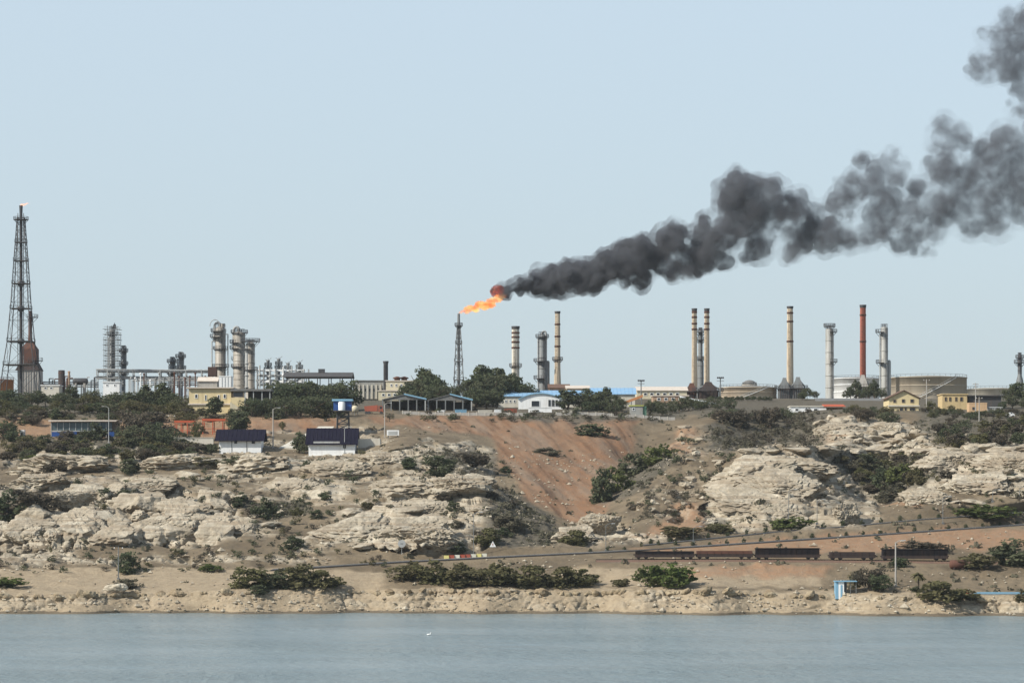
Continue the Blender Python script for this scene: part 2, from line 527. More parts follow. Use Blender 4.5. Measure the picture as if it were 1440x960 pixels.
POLY_SAND = [[(-700,800),(330,798),(540,804),(540,832),(-700,838)], [(-700,832),(500,826),(900,826),(1200,832),(2150,838),(2150,880),(-700,880)], [(780,800),(960,795),(1150,810),(1150,826),(780,824)]]
zr = zone(POLY_ROCK); zb = zone(POLY_BLOCK); ze = zone(POLY_RED, 10, 6, 5); zo = zone(POLY_ORANGE, 22, 8, 5); zs = zone(POLY_SCRUB_SHADE, 20, 10, 5); zsand = zone(POLY_SAND, 10, 4, 4)
zr0_ = zr.copy()
patch = fbm(Xb/24.0, Yb/24.0, Zb/16.0, 131, 4)
bluff = zone([POLY_ROCK[2], POLY_ROCK[4], POLY_ROCK[5], [(545,625),(700,625),(705,720),(660,770),(560,770)]], 16, 8, 6)
core = np.clip(zb + bluff, 0, 1)
zlow = zone([[(-700,768),(540,768),(700,770),(640,780),(540,792),(-700,796)], [(860,745),(1000,735),(1000,760),(860,768)], [(0,655),(540,640),(560,600),(480,600),(0,640)]], 16, 8, 6)*sstep(-0.08, 0.14, fbm(Xb/16.0, Yb/16.0, Zb/8.0, 171, 4))
zr0 = zr.copy()
lay = np.clip(zr0_ - zb, 0, 1)
brown = zone([POLY_ROCK[6]], 14, 8, 6)
zr = zr*(1-.8*zs)*np.clip(sstep(-0.12, 0.12, patch + 0.04) + core*0.85, 0, 1)
zr = np.clip(zr+0.8*zlow*flat, 0, 1)
rim = np.exp(-((vv-9.93)/0.13)**2)[:, None]*sstep(1030, 1060, PXg)*np.clip(0.75+0.9*fbm(PXg/60.0, PXg*0, PXg*0, 191, 3), 0, 1)
zr = np.clip(zr+rim, 0, 1)
bank_z = sstep(1.15, 1.35, vv)[:, None]*(1-sstep(1.95, 2.2, vv))[:, None]*np.ones_like(PXg)
bank_z = bank_z*np.where((PXg > 335) & (PXg < 480), 0.45, 1.0)*np.clip(0.55+1.6*fbm(Xb/10.0, Yb/10.0, Zb/5.0, 141, 3), 0.15, 1)
back = sstep(900, 960, Yb)
amp = flat * (1-0.85*back)
amp[:8] *= 0.2
# base normals
def normals(X, Y, Z):
    du = np.stack([np.gradient(a, axis=1) for a in (X, Y, Z)], -1)
    dv = np.stack([np.gradient(a, axis=0) for a in (X, Y, Z)], -1)
    n = np.cross(du, dv)
    return n/np.maximum(np.linalg.norm(n, axis=-1, keepdims=True), 1e-9)
# spurs and gullies: move the face towards and away from the sea
gully = fbm(Xb/26.0, Yb/60.0, Zb/40.0, 7, 4)
cliff = np.clip(0.6*zr0 + 0.4*zr + 0.4*zs, 0, 1)
Yd = Yb + amp*cliff*gully*15.0*sstep(640, 660, Yb)
Xd = (PXg-CX)*Yd/F
Zd = Zb + amp*(fbm(Xb/14.0, Yb/14.0, Zb/14.0, 21, 4)*2.0*(0.3+0.7*zr0)*(1-0.55*lay))
Nb = normals(Xd, Yd, Zd)
steep = np.clip(1.3*(1-np.abs(Nb[..., 2])) , 0, 1)
w1 = fbm(Xb/9.0, Yb/9.0, Zb/9.0, 33, 3)
sph = Zd/2.6 + Xb*0.012 + w1*0.30 + 0.10*fbm(Xb/3.0, Yb/3.0, Zb/3.0, 37, 2)
sf = sph-np.floor(sph)
ledge = np.where(sf < 0.72, sf/0.72*0.35+0.65, (1-sf)/0.28*1.0)            # overhanging lip at the top of each bed, slope below
layer = _h(np.floor(sph), np.zeros_like(sph), np.zeros_like(sph), 5)
dh = zr*(1-0.45*zb)*(ledge*1.7 + layer*1.3 - 1.9)
c1, c2, cid = worley(Xb/5.2+w1*0.25, Yb/6.5+w1*0.2, Zb/3.4, 61)
crack = sstep(0.0, 0.16, c2-c1)
zblk = np.clip(zb*zr + 0.35*zr + 0.3*bank_z, 0, 1)
db = zblk*((crack-1)*2.3 + (cid-0.5)*1.3)
e1, e2, eid = worley(Xb/2.0, Yb/2.4, Zb/1.5, 71)
db2 = (0.45*zr+0.9*bank_z)*((sstep(0.0, 0.2, e2-e1)-1)*0.5 + (eid-0.5)*0.6)
rill = fbm((Xb*0.987+Yb*0.159)/4.5, (Yb*0.987-Xb*0.159)/45.0, Zb/60.0, 81, 4)
fine = fbm(Xb/2.6, Yb/2.6, Zb/2.6, 43, 4)
rug = sstep(0.05, 0.5, fbm(Xb/26.0, Yb/26.0, Zb/26.0, 49, 3))
rill2 = fbm(Xb/5.0, Yb/25.0, Zb/25.0, 83, 4)
pit = sstep(0.20, 0.42, fbm(Xb/8.0, Yb/8.0, Zb/2.0, 151, 3))
D = amp*(dh*(1+0.25*lay) + rim*2.2 - zr*(1-.5*zb)*(1-rim)*pit*(2.4-1.2*lay) + (db + db2)*(1-0.8*lay) + brown*rill2*1.6 + ze*(rill*0.9+0.5*fbm(Xb/7.0, Yb/14.0, Zb/7.0, 85, 4)) + fine*(0.25 + 0.32*zr + 0.7*zs + 0.4*rug + 0.8*bank_z)*(1-0.45*ze)*(1-0.5*zsand))
sp = np.stack([Nb[..., 0], Nb[..., 1], Nb[..., 2]], -1)
if True:
    flip = np.sign(Nb[..., 2:3]); flip[flip == 0] = 1
    sp = Nb*flip
P3 = np.stack([Xd, Yd, Zd], -1) + sp*D[..., None]
under = (vv < 1.0)[:, None]
P3[..., 2] = np.where(under & (P3[..., 2] > -0.15), -0.15, P3[..., 2])
PYd = HY - (P3[..., 2]-CAM_H)*F/P3[..., 1]
PXd = CX + P3[..., 0]*F/P3[..., 1]

def grid_mesh(name, P, attrs, mat):
    nr, nc = P.shape[:2]
    me = bpy.data.meshes.new(name)
    idx = np.arange(nr*nc).reshape(nr, nc)
    q = np.stack([idx[:-1, :-1], idx[:-1, 1:], idx[1:, 1:], idx[1:, :-1]], -1).reshape(-1, 4)
    me.vertices.add(nr*nc)
    me.vertices.foreach_set('co', P.reshape(-1).astype(np.float32))
    me.loops.add(q.size); me.loops.foreach_set('vertex_index', q.reshape(-1).astype(np.int32))
    me.polygons.add(len(q))
    me.polygons.foreach_set('loop_start', (np.arange(len(q))*4).astype(np.int32))
    me.polygons.foreach_set('use_smooth', np.ones(len(q), bool))
    me.update(calc_edges=True)
    for an, arr in attrs.items():
        at = me.attributes.new(an, 'FLOAT_COLOR', 'POINT')
        at.data.foreach_set('color', arr.reshape(-1).astype(np.float32))
    me.materials.append(mat)
    return me

def rock_colour(nt, v):
    n1 = noise(nt, v, 0.22, 6, 0.65, 0.38, 0.66)
    n2 = noise(nt, v, 1.3, 5, 0.7, 0.45, 0.75)
    n3 = noise(nt, scaled(nt, v, (0.10, 0.10, 2.6)), 0.7, 4, 0.6, 0.45, 0.62)
    c = mixc(nt, n1, (0.32, 0.275, 0.205), (0.50, 0.45, 0.355))
    c = mixc(nt, math_n(nt, 'MULTIPLY', n3, 0.7), c, (0.23, 0.175, 0.12))
    return mixc(nt, math_n(nt, 'MULTIPLY', n2, 0.55), c, (0.17, 0.148, 0.115))

def hill_material():
    m, nt, out = new_mat('hillside_rock_and_soil')
    v = coords(nt)
    z1 = nt.nodes.new('ShaderNodeAttribute'); z1.attribute_name = 'zone'
    z2 = nt.nodes.new('ShaderNodeAttribute'); z2.attribute_name = 'zone2'
    s1 = nt.nodes.new('ShaderNodeSeparateColor'); nt.links.new(z1.outputs['Color'], s1.inputs[0])
    s2 = nt.nodes.new('ShaderNodeSeparateColor'); nt.links.new(z2.outputs['Color'], s2.inputs[0])
    big = noise(nt, v, 0.06, 5, 0.6, 0.35, 0.65)
    med = noise(nt, v, 0.5, 5, 0.7, 0.4, 0.7)
    fin = noise(nt, v, 2.2, 4, 0.75, 0.45, 0.75)
    soil = mixc(nt, big, (0.128, 0.098, 0.063), (0.200, 0.156, 0.102))
    soil = mixc(nt, math_n(nt, 'MULTIPLY', med, 0.6), soil, (0.11, 0.09, 0.062))
    sand = mixc(nt, med, (0.32, 0.255, 0.172), (0.245, 0.19, 0.126))
    soil = mixc(nt, s2.outputs[1], soil, sand)
    stv = nt.nodes.new('ShaderNodeVectorRotate'); stv.rotation_type = 'Z_AXIS'; stv.inputs['Angle'].default_value = -0.16
    nt.links.new(v, stv.inputs['Vector'])
    red = mixc(nt, noise(nt, scaled(nt, stv.outputs[0], (0.3, 0.03, 0.05)), 0.8, 5, 0.65, 0.35, 0.7), (0.212, 0.114, 0.060), (0.220, 0.142, 0.088))
    red = mixc(nt, math_n(nt, 'MULTIPLY', med, 0.45), red, (0.165, 0.115, 0.082))
    stk = noise(nt, scaled(nt, stv.outputs[0], (0.13, 0.010, 0.02)), 1.0, 4, 0.6, 0.48, 0.62)
    red = mixc(nt, math_n(nt, 'MULTIPLY', stk, 0.45), red, (0.20, 0.165, 0.125))
    soil = mixc(nt, s1.outputs[1], soil, red)
    org = mixc(nt, med, (0.28, 0.165, 0.095), (0.27, 0.19, 0.125))
    soil = mixc(nt, math_n(nt, 'MULTIPLY', s2.outputs[0], 0.85), soil, org)
    scr = mixc(nt, med, (0.075, 0.07, 0.052), (0.12, 0.102, 0.078))  # scrub ground tone, doubling as painted shade in the hollows
    scr = mixc(nt, fin, scr, (0.15, 0.13, 0.105))
    soil = mixc(nt, math_n(nt, 'MULTIPLY', s1.outputs[2], 0.9), soil, scr)
    rock = rock_colour(nt, v)
    rf = math_n(nt, 'MULTIPLY', s1.outputs[0], maprange(nt, noise(nt, v, 0.2, 5, 0.7), 0.30, 0.50))
    col = mixc(nt, rf, soil, rock)
    col = mixc(nt, math_n(nt, 'MULTIPLY', fin, 0.22), col, (0.12, 0.10, 0.075))
    szz = nt.nodes.new('ShaderNodeSeparateXYZ'); nt.links.new(v, szz.inputs[0])
    wet = maprange(nt, math_n(nt, 'ADD', szz.outputs[2], math_n(nt, 'MULTIPLY', noise(nt, v, 0.35, 4, 0.6), -1.1)), -0.15, 0.05)
    wet = math_n(nt, 'SUBTRACT', 1.0, wet)
    col = mixc(nt, math_n(nt, 'MULTIPLY', wet, 0.75), col, (0.075, 0.062, 0.045))
    hh = math_n(nt, 'ADD', noise(nt, v, 1.1, 6, 0.7), math_n(nt, 'MULTIPLY', noise(nt, v, 4.0, 4, 0.7), 0.4))
    principled(nt, out, col, 0.95, 0, bump(nt, hh, 0.7, 0.5), 0.15)
    return m
MT['hill'] = hill_material()
one = np.ones((NRW, NCL))
hill_me = grid_mesh('hillside', P3, {'zone': np.stack([np.clip(zr*(1-.7*brown)+0.55*bank_z, 0, 1), ze, zs, one], -1), 'zone2': np.stack([zo, zsand, zb, one], -1)}, MT['hill'])
hillside = link('hillside', hill_me)
tag(hillside, 'pale limestone hillside with red earth slopes rising from the shore', None, None, 'structure')

# finding the ground
def col_of(px):
    return int(np.clip(np.searchsorted(pxs, px), 0, NCL-1))
def hit(px, py):
    """first point of the finished slope met at this column and row"""
    j = col_of(px)
    a = PYd[46:, j]
    k = np.argmax(a <= py)
    if a[k] > py: k = len(a)-1
    return Vector(P3[46+k, j]), 46+k, j
def ground_z(px, Y):
    j = col_of(px)
    return float(np.interp(Y, np.maximum.accumulate(P3[:, j, 1]), P3[:, j, 2]))
def ground_xy(x, y):
    return ground_z(CX + x*F/y, y)

# ------------------------------------------------------------------ sea
def sea():
    m, nt, out = new_mat('sea_water')
    v = coords(nt)
    a = noise(nt, scaled(nt, v, (0.30, 0.22, 1)), 1.0, 5, 0.66)
    b = noise(nt, scaled(nt, v, (0.7, 1.1, 1)), 1.0, 4, 0.6)
    h = math_n(nt, 'ADD', a, math_n(nt, 'MULTIPLY', b, 0.35))
    col = mixc(nt, noise(nt, scaled(nt, v, (0.012, 0.03, 1)), 1.0, 3, 0.5, 0.35, 0.7), (0.152, 0.198, 0.207), (0.188, 0.236, 0.246))
    p = principled(nt, out, col, 0.22, 0, bump(nt, math_n(nt, 'MULTIPLY', h, maprange(nt, noise(nt, scaled(nt, v, (0.02, 0.035, 1)), 1.0, 3, 0.5), 0.3, 0.7, 0.35, 1.3)), 1.0, 1.2), 0.5)
    p.inputs['IOR'].default_value = 1.33
    xs = np.concatenate([np.linspace(-6000, -260, 16), np.linspace(-240, 240, 220), np.linspace(260, 6000, 16)])
    ys = np.concatenate([np.linspace(-4000, 280, 14), np.linspace(300, 640, 190)])
    X, Y = np.meshgrid(xs, ys)
    near = sstep(250, 340, Y)*(1-sstep(250, 500, np.abs(X)))
    Z = near*(fbm(X/9.0, Y/5.0, X*0, 3, 3)*0.11)
    me = grid_mesh('sea', np.stack([X, Y, Z], -1), {}, m)
    o = link('sea', me)
    tag(o, 'calm grey-blue sea water in front of the shore', None, None, 'structure')
sea()

# ------------------------------------------------------------------ roads and railway
def ribbon(name, fn, x0, x1, half, lift, mat, label, off=0.0):
    mb = MB()
    px = np.arange(x0, x1+1, 8.0)
    vs = []
    for p in px:
        Y, z = fn(np.array(float(p)))
        for s in (-1, 1):
            yy = float(Y)+off+s*half
            vs.append(((p-CX)*float(Y)/F, yy, float(z)+lift))
    n = len(px)
    mb.add(vs, [(2*i, 2*i+2, 2*i+3, 2*i+1) for i in range(n-1)])
    o = mb.build(name, mat)
    tag(o, label, None, None, 'structure')
    return o
r1 = ribbon('road', road_low, 380, 2000, 6.0, 0.02, 'asphalt', 'asphalt coast road climbing to the right')
r2 = ribbon('road', road_up, 905, 2000, 3.6, 0.02, 'asphalt', 'upper carriageway of the coast road')
for fn, a, b, half, par in ((road_low, 380, 2000, 6.0, r1), (road_up, 905, 2000, 3.6, r2)):
    for s in (1,):
        mb = MB()
        px = np.arange(a, b+1, 8.0)
        prev = None
        for p in px:
            Y, z = fn(np.array(float(p))); Y = float(Y); z = float(z)
            q = ((p-CX)*Y/F, Y+s*(half+0.15), z)
            if prev:
                mb.hexa([(prev[0],prev[1]-.14,prev[2]-.2),(q[0],q[1]-.14,q[2]-.2),(q[0],q[1]+.14,q[2]-.2),(prev[0],prev[1]+.14,prev[2]-.2),
                         (prev[0],prev[1]-.14,prev[2]+.14),(q[0],q[1]-.14,q[2]+.14),(q[0],q[1]+.14,q[2]+.14),(prev[0],prev[1]+.14,prev[2]+.14)])
            prev = q
        mb.build('kerb', 'concrete', par)
    mb = MB()
    for i, p in enumerate(np.arange(a+4, b, 12.0)):
        Y, z = fn(np.array(float(p))); Y2, z2 = fn(np.array(float(p+5)))
        x, x2 = (p-CX)*float(Y)/F, (p+5-CX)*float(Y2)/F
        mb.add([(x, Y-.08, z+.026), (x2, Y2-.08, z2+.026), (x2, Y2+.08, z2+.026), (x, Y+.08, z+.026)], [(0, 1, 2, 3)])
    mb.build('lane_marking', 'kerb_white', par)

def railway():
    mb = MB()
    px = np.arange(838, 1960, 8.0)
    prev = None
    for p in px:
        Y, z = rail(np.array(float(p))); Y = float(Y); z = float(z)
        x = (p-CX)*Y/F
        cur = [(x, Y-2.6, z-.3), (x, Y-1.6, z+.28), (x, Y+1.6, z+.28), (x, Y+2.6, z-.3)]
        if prev:
            mb.add(prev+cur, [(0,4,5,1),(1,5,6,2),(2,6,7,3)])
        prev = cur
    o = mb.build('railway_track', 'roof_brown')
    tag(o, 'railway track on a low ballast bank below the road', None, None, 'structure')
    for s in (-0.72, 0.72):
        mb = MB()
        prev = None
        for p in px[::2]:
            Y, z = rail(np.array(float(p))); q = ((p-CX)*float(Y)/F, float(Y)+s, float(z)+.42)
            if prev: mb.beam(prev, q, 0.12)
            prev = q
        mb.build('rail', 'rust_dark', o)
    mb = MB()
    for p in np.arange(842, 1940, 4.2):
        Y, z = rail(np.array(float(p))); x = (p-CX)*float(Y)/F; Y = float(Y); z = float(z)
        mb.box((x-.12, Y-1.25, z+.2), (x+.12, Y+1.25, z+.36))
    sl = mb.build('sleepers', 'wood', o)
    sl['kind'] = 'stuff'
railway()

# ------------------------------------------------------------------ rocks
def rock_mesh(name, seed, flatz=0.7, planes=11, sub=3, mat='rock', ledge=False):
    r = np.random.RandomState(seed)
    import bmesh
    bm = bmesh.new()
    bmesh.ops.create_icosphere(bm, subdivisions=sub, radius=1.0)
    co = np.array([v.co[:] for v in bm.verts])
    n = r.normal(size=(planes, 3)); n /= np.linalg.norm(n, axis=1)[:, None]
    n = np.vstack([n, [[0, 0, 1]]])
    d = np.concatenate([r.uniform(0.62, 1.0, planes), [0.72]])
    dots = co @ n.T
    rad = np.where(dots > 0.05, d[None]/np.maximum(dots, 0.05), 9).min(1)
    rad = np.minimum(rad, 1.15)
    co = co*rad[:, None]
    nn = fbm(co[:, 0]*2.2+seed, co[:, 1]*2.2, co[:, 2]*2.2, seed, 4)
    n2 = fbm(co[:, 0]*6+seed, co[:, 1]*6, co[:, 2]*9, seed+5, 3)
    co *= (1+0.24*nn+0.07*n2)[:, None]
    if ledge:
        wx, wy, wz = co[:, 0]*3.2+seed, co[:, 1]*3.2, co[:, 2]*3.2
        f1_, f2_, id_ = worley(wx+.35*nn, wy+.35*n2, wz*1.2, seed)
        crk = sstep(0.0, 0.13, f2_-f1_)
        st = co[:, 2]*9 + 1.4*nn
        st = st-np.floor(st)
        bed = np.where(st < .75, st/.75*.4+.6, (1-st)/.25)
        pt = sstep(.18, .4, fbm(co[:, 0]*5+seed, co[:, 1]*5, co[:, 2]*14, seed+9, 3))
        co *= (1 - .13*(1-crk) + .05*(id_-.5) + .05*(bed-.7) - .07*pt)[:, None]
    co[:, 2] *= flatz
    for v, c in zip(bm.verts, co): v.co = c
    me = bpy.data.meshes.new(name)
    bm.to_mesh(me); bm.free()
    me.materials.append(MT[mat])
    return me
def rock_mat(name, tint=(1, 1, 1)):
    m, nt, out = new_mat(name)
    v = nt.nodes.new('ShaderNodeNewGeometry').outputs['Position']
    c = rock_colour(nt, v)
    oi = nt.nodes.new('ShaderNodeObjectInfo').outputs['Random']
    c = mixc(nt, math_n(nt, 'MULTIPLY', oi, 0.45), c, (0.27, 0.225, 0.165))
    if tint != (1, 1, 1):
        c = mixc(nt, 1.0, c, tint, 'MULTIPLY')
    hh = math_n(nt, 'ADD', noise(nt, v, 1.6, 6, 0.7), math_n(nt, 'MULTIPLY', noise(nt, v, 5.0, 4, 0.7), 0.4))
    principled(nt, out, c, 0.95, 0, bump(nt, hh, 0.7, 0.4), 0.15)
    return m
MT['rock'] = rock_mat('pale_limestone')
MT['rock_tan'] = rock_mat('tan_shore_stone', (0.84, 0.78, 0.68))
ROCKS = [rock_mesh('boulder', 100+i, RNG.uniform(0.6, 0.85)) for i in range(9)]
BLOCKS = [rock_mesh('boulder', 150+i, RNG.uniform(0.5, 0.7), 7, 4, 'rock', i % 2 == 0) for i in range(9)]
SLABS = [rock_mesh('rock_slab', 200+i, 0.36, 9) for i in range(7)]
SHORE = [rock_mesh('shore_stone', 300+i, RNG.uniform(0.6, 0.85), 7, 3, 'rock_tan') for i in range(7)]

def put_rock(name, me, px, py, w, asp=0.7, sink=0.3, rz=None, tilt=0.25, parent=hillside, slope=0.0):
    """w: width in photo pixels; a stone on the slope that sits w wide at (px, py)"""
    p, i, j = hit(px, py)
    k = p.y/F
    r = 0.5*w*k
    o = bpy.data.objects.new(name, me)
    C.objects.link(o)
    o.parent = parent
    zs_ = RNG.uniform(0.85, 1.2)
    o.scale = (r*RNG.uniform(0.9, 1.15), r*asp*RNG.uniform(0.85, 1.2)*1.2, r*zs_)
    o.rotation_euler = (Matrix.Rotation(slope+RNG.uniform(-tilt, tilt), 3, 'X') @ Matrix.Rotation(RNG.uniform(-tilt, tilt), 3, 'Y') @ Matrix.Rotation(RNG.uniform(0, 6.28) if rz is None else rz, 3, 'Z')).to_euler()
    o.location = p + Vector((0, 0.25*r, r*zs_*0.6*(1-2*sink)))
    return o

def pick(poly, n, tries=40):
    xs_ = [p[0] for p in poly]; ys_ = [p[1] for p in poly]
    out = []
    while len(out) < n:
        x = RNG.uniform(max(min(xs_), -20), min(max(xs_), 1460)); y = RNG.uniform(min(ys_), max(ys_))
        if in_poly(poly, np.array([x]), np.array([y]))[0]: out.append((x, y))
    return out

# the field of cracked pale blocks on the left slope
y = 694.0
while y < 766:
    step = 22 + (y-690)*0.10
    x = -14 + RNG.uniform(0, step)
    while x < 348:
        yy = y + RNG.uniform(-4, 4)
        if in_poly(POLY_BLOCK[0], np.array([x]), np.array([yy]))[0]:
            put_rock('boulder', RNG.choice(BLOCKS), x, yy, RNG.choice((.7, 1.0, 1.3, 1.6, 2.0))*step, 0.8, 0.42, tilt=0.22, slope=0.45)
        x += step*RNG.uniform(0.8, 1.25)
    y += 11 + RNG.uniform(0, 4)
# slabs along the rims of the limestone beds
for poly, n, lo, hi in ((POLY_ROCK[1], 26, 14, 40), (POLY_ROCK[2], 4, 12, 20), (POLY_ROCK[3], 14, 14, 34), (POLY_ROCK[4], 14, 14, 30), (POLY_ROCK[6], 12, 8, 20)):
    for x, y in pick(poly, n):
        put_rock('rock_slab', RNG.choice(SLABS), x, y, RNG.uniform(lo, hi), 0.8, 0.42, tilt=0.2)
for poly, n, lo, hi in ((POLY_ROCK[1], 30, 6, 14), (POLY_ROCK[3], 18, 6, 14), (POLY_ROCK[4], 26, 8, 18), (POLY_ROCK[6], 20, 6, 14)):
    for x, y in pick(poly, n):
        put_rock('boulder', RNG.choice(ROCKS), x, y, RNG.uniform(lo, hi), 0.8, 0.25, tilt=0.4)
# stones of the sea bank
for i in range(190):
    x = RNG.uniform(-15, 1455)
    if 330 < x < 520 and RNG.random() < 0.6: continue
    yb = 859 + 3*(x > 700)
    put_rock('shore_stone', RNG.choice(SHORE), x, yb - RNG.uniform(1, 17), RNG.choice([5, 6, 7, 8, 9, 10, 12, 16])*RNG.uniform(0.85, 1.2), 0.8, 0.3, tilt=0.6)
x = 1042
while x < 1450:
    w = RNG.uniform(22, 46)
    put_rock('rock_slab', RNG.choice(SLABS), x+w/2, 636.5 if x < 1300 else 634, w*0.95, 0.9, 0.42, tilt=0.05)
    x += w*RNG.uniform(0.75, 1.1)
# broad pale ledges of the same limestone, tilted with the slope
LEDGES = [rock_mesh('rock_ledge', 250+i, 0.32, 12, 5, 'rock', True) for i in range(6)]
for i, (x, y, w, sl) in enumerate(((30, 752, 90, .35), (130, 700, 80, .25), (255, 722, 84, .4), (300, 742, 80, .4), (215, 745, 70, .4), (60, 690, 80, .2), (200, 690, 96, .2), (410, 690, 90, .3), (470, 668, 110, .25), (560, 690, 100, .3),
                                  (500, 752, 130, .45), (590, 752, 100, .45), (660, 682, 80, .2), (600, 722, 90, .4), (540, 650, 80, .2), (350, 660, 120, .15), (240, 660, 130, .12), (100, 662, 120, .12), (1060, 672, 130, .35), (1110, 690, 120, .45), (1050, 712, 110, .5),
                                  (1130, 660, 100, .25), (1090, 728, 100, .5), (1380, 690, 120, .35), (1330, 660, 100, .25), (1430, 660, 110, .25), (1300, 706, 80, .4), (1170, 606, 70, .3), (1250, 606, 60, .3), (810, 757, 70, .4))):
    put_rock('rock_ledge', LEDGES[i % 6], x, y, w, 0.55, 0.44, RNG.uniform(-.3, .3)+(3.14 if i % 2 else 0), 0.1, slope=sl)
def big(label, px, py, w, me, asp=0.75, sink=0.2, rz=0.4):
    o = put_rock('boulder', me, px, py, w, asp, sink, rz, 0.1, None)
    tag(o, label, 'boulder', None)
    return o
big('pale pointed boulder standing below the dark hollow beside the upper road', 1191, 735, 42, rock_mesh('boulder', 415, 0.95, 12, 5, 'rock', True), 0.8, 0.06, 1.0)
big('large whitish rounded rock at the foot of the red ravine above the road', 846, 752, 58, rock_mesh('boulder', 421, 0.8, 12, 5, 'rock', True), 0.7, 0.1, 0.2)
big('long tilted pale block above the cracked blocks, beside the big dark bush on the left', 97, 722, 62, rock_mesh('boulder', 433, 0.6, 12, 5, 'rock', True), 0.5, 0.0, 0.5)
big('long flat pale stone lying on the beach, widest on the sea bank', 162, 842, 40, rock_mesh('boulder', 441, 0.55, 13, 4), 0.6, 0.1, 0.0)
big('white ragged slab jutting over the dark gully left of the red slope', 640, 700, 84, rock_mesh('boulder', 457, 0.5, 12, 5, 'rock', True), 0.7, 0.2, 0.3)
big('pale tilted slab above the road, left of the striped kerb', 612, 768, 60, rock_mesh('boulder', 463, 0.6, 12, 5, 'rock', True), 0.7, 0.25, 0.1)

# loose rubble, too much to count
def rubble():
    base = np.array([(0,0,1),(1,0,0),(0,1,0),(-1,0,0),(0,-1,0),(0,0,-1)], float)
    fac = np.array([(0,1,2),(0,2,3),(0,3,4),(0,4,1),(5,2,1),(5,3,2),(5,4,3),(5,1,4)])
    n = 5000
    w = (0.25 + zr*1.2*(1-.7*lay) + 0.5*zs + 0.35*ze)*flat*(vv > 1.05)[:, None]*(vv < 11.2)[:, None]*((pxs > -60) & (pxs < 1500))[None]
    w = w*np.clip(np.gradient(-PYd, axis=0), 0.02, 1.5)
    w[:, :] *= (0.4+ sstep(-0.1, 0.3, fbm(Xb/12, Yb/12, Zb/12, 3, 3)))
    w[(vv > 1.0) & (vv < 2.0)] *= 3.0
    c = np.cumsum(w.ravel()); idx = np.searchsorted(c, NR.uniform(0, c[-1], n))
    p = P3.reshape(-1, 3)[idx]
    s = np.exp(NR.normal(-1.15, 0.45, n))
    V = base[None]*s[:, None, None]*NR.uniform(0.55, 1.25, (n, 6, 3))
    V[..., 2] *= 0.75
    a = NR.uniform(0, 6.28, n); ca, sa = np.cos(a)[:, None], np.sin(a)[:, None]
    x, yv = V[..., 0]*ca-V[..., 1]*sa, V[..., 0]*sa+V[..., 1]*ca
    V = np.stack([x, yv, V[..., 2]], -1) + p[:, None] + np.array([0, 0, 0.1])
    me = bpy.data.meshes.new('rubble')
    me.from_pydata(V.reshape(-1, 3).tolist(), [], (fac[None]+(np.arange(n)*6)[:, None, None]).reshape(-1, 3).tolist())
    me.materials.append(MT['rock'])
    o = link('rubble', me)
    tag(o, 'loose pale stones strewn over the slopes and shore', None, None, 'stuff')
rubble()

# ------------------------------------------------------------------ leaves
def leaf_cloud(rs, centres, radii, per, size, squash=0.8):
    """quads spread through clumps"""
    V = []
    for c, r in zip(centres, radii):
        d = rs.normal(size=(per, 3)); d /= np.linalg.norm(d, axis=1)[:, None]
        rad = r*rs.uniform(0.35, 1.0, per)**0.6
        p = c + d*rad[:, None]*np.array([1, 1, squash])
        u = rs.normal(size=(per, 3)); u /= np.linalg.norm(u, axis=1)[:, None]
        w = np.cross(u, d + 0.5*rs.normal(size=(per, 3))); w /= np.linalg.norm(w, axis=1)[:, None]+1e-9
        s = size*rs.uniform(0.5, 1.2, per)[:, None]
        V.append(np.stack([p-u*s-w*s*.6, p+u*s-w*s*.6, p+u*s*0.8+w*s*.6, p-u*s*0.8+w*s*.6], 1))
    return np.concatenate(V)
def quads_mesh(name, Q, mat):
    me = bpy.data.meshes.new(name)
    n = len(Q)
    me.from_pydata(Q.reshape(-1, 3).tolist(), [], np.arange(n*4).reshape(n, 4).tolist())
    me.materials.append(MT[mat])
    return me
def crown_mesh(seed, rx, rz, zc, clumps, per, size, mat, low=0.0):
    rs = np.random.RandomState(seed)
    cs, rr = [], []
    while len(cs) < clumps:
        d = rs.normal(size=3); d /= np.linalg.norm(d)
        q = rs.uniform(0.45, 0.95)
        c = np.array([d[0]*rx*q, d[1]*rx*q, zc+d[2]*rz*q])
        if c[2] < low: continue
        cs.append(c); rr.append(min(rx, rz)*rs.uniform(0.22, 0.48))
    return quads_mesh('crown', leaf_cloud(rs, cs, rr, per, size), mat)
def trunk_mesh(seed, h, r, spread, forks=4):
    rs = random.Random(seed)
    mb = MB()
    top = Vector((rs.uniform(-.06, .06)*h, rs.uniform(-.06, .06)*h, h*0.45))
    mb.tube((0, 0, -0.06*h), top, r, r*0.7, 7, False)
    for i in range(forks):
        a = 6.28*i/forks + rs.uniform(-.4, .4)
        m = top + Vector((math.cos(a)*spread*.4, math.sin(a)*spread*.4, h*.18))
        e = m + Vector((math.cos(a)*spread*.45, math.sin(a)*spread*.45, h*.24))
        mb.tube(top, m, r*.55, r*.4, 6, False); mb.tube(m, e, r*.4, r*.12, 5, False)
    me = bpy.data.meshes.new('trunk')
    me.from_pydata(mb.v, [], mb.f)
    me.materials.append(MT['bark'])
    return me
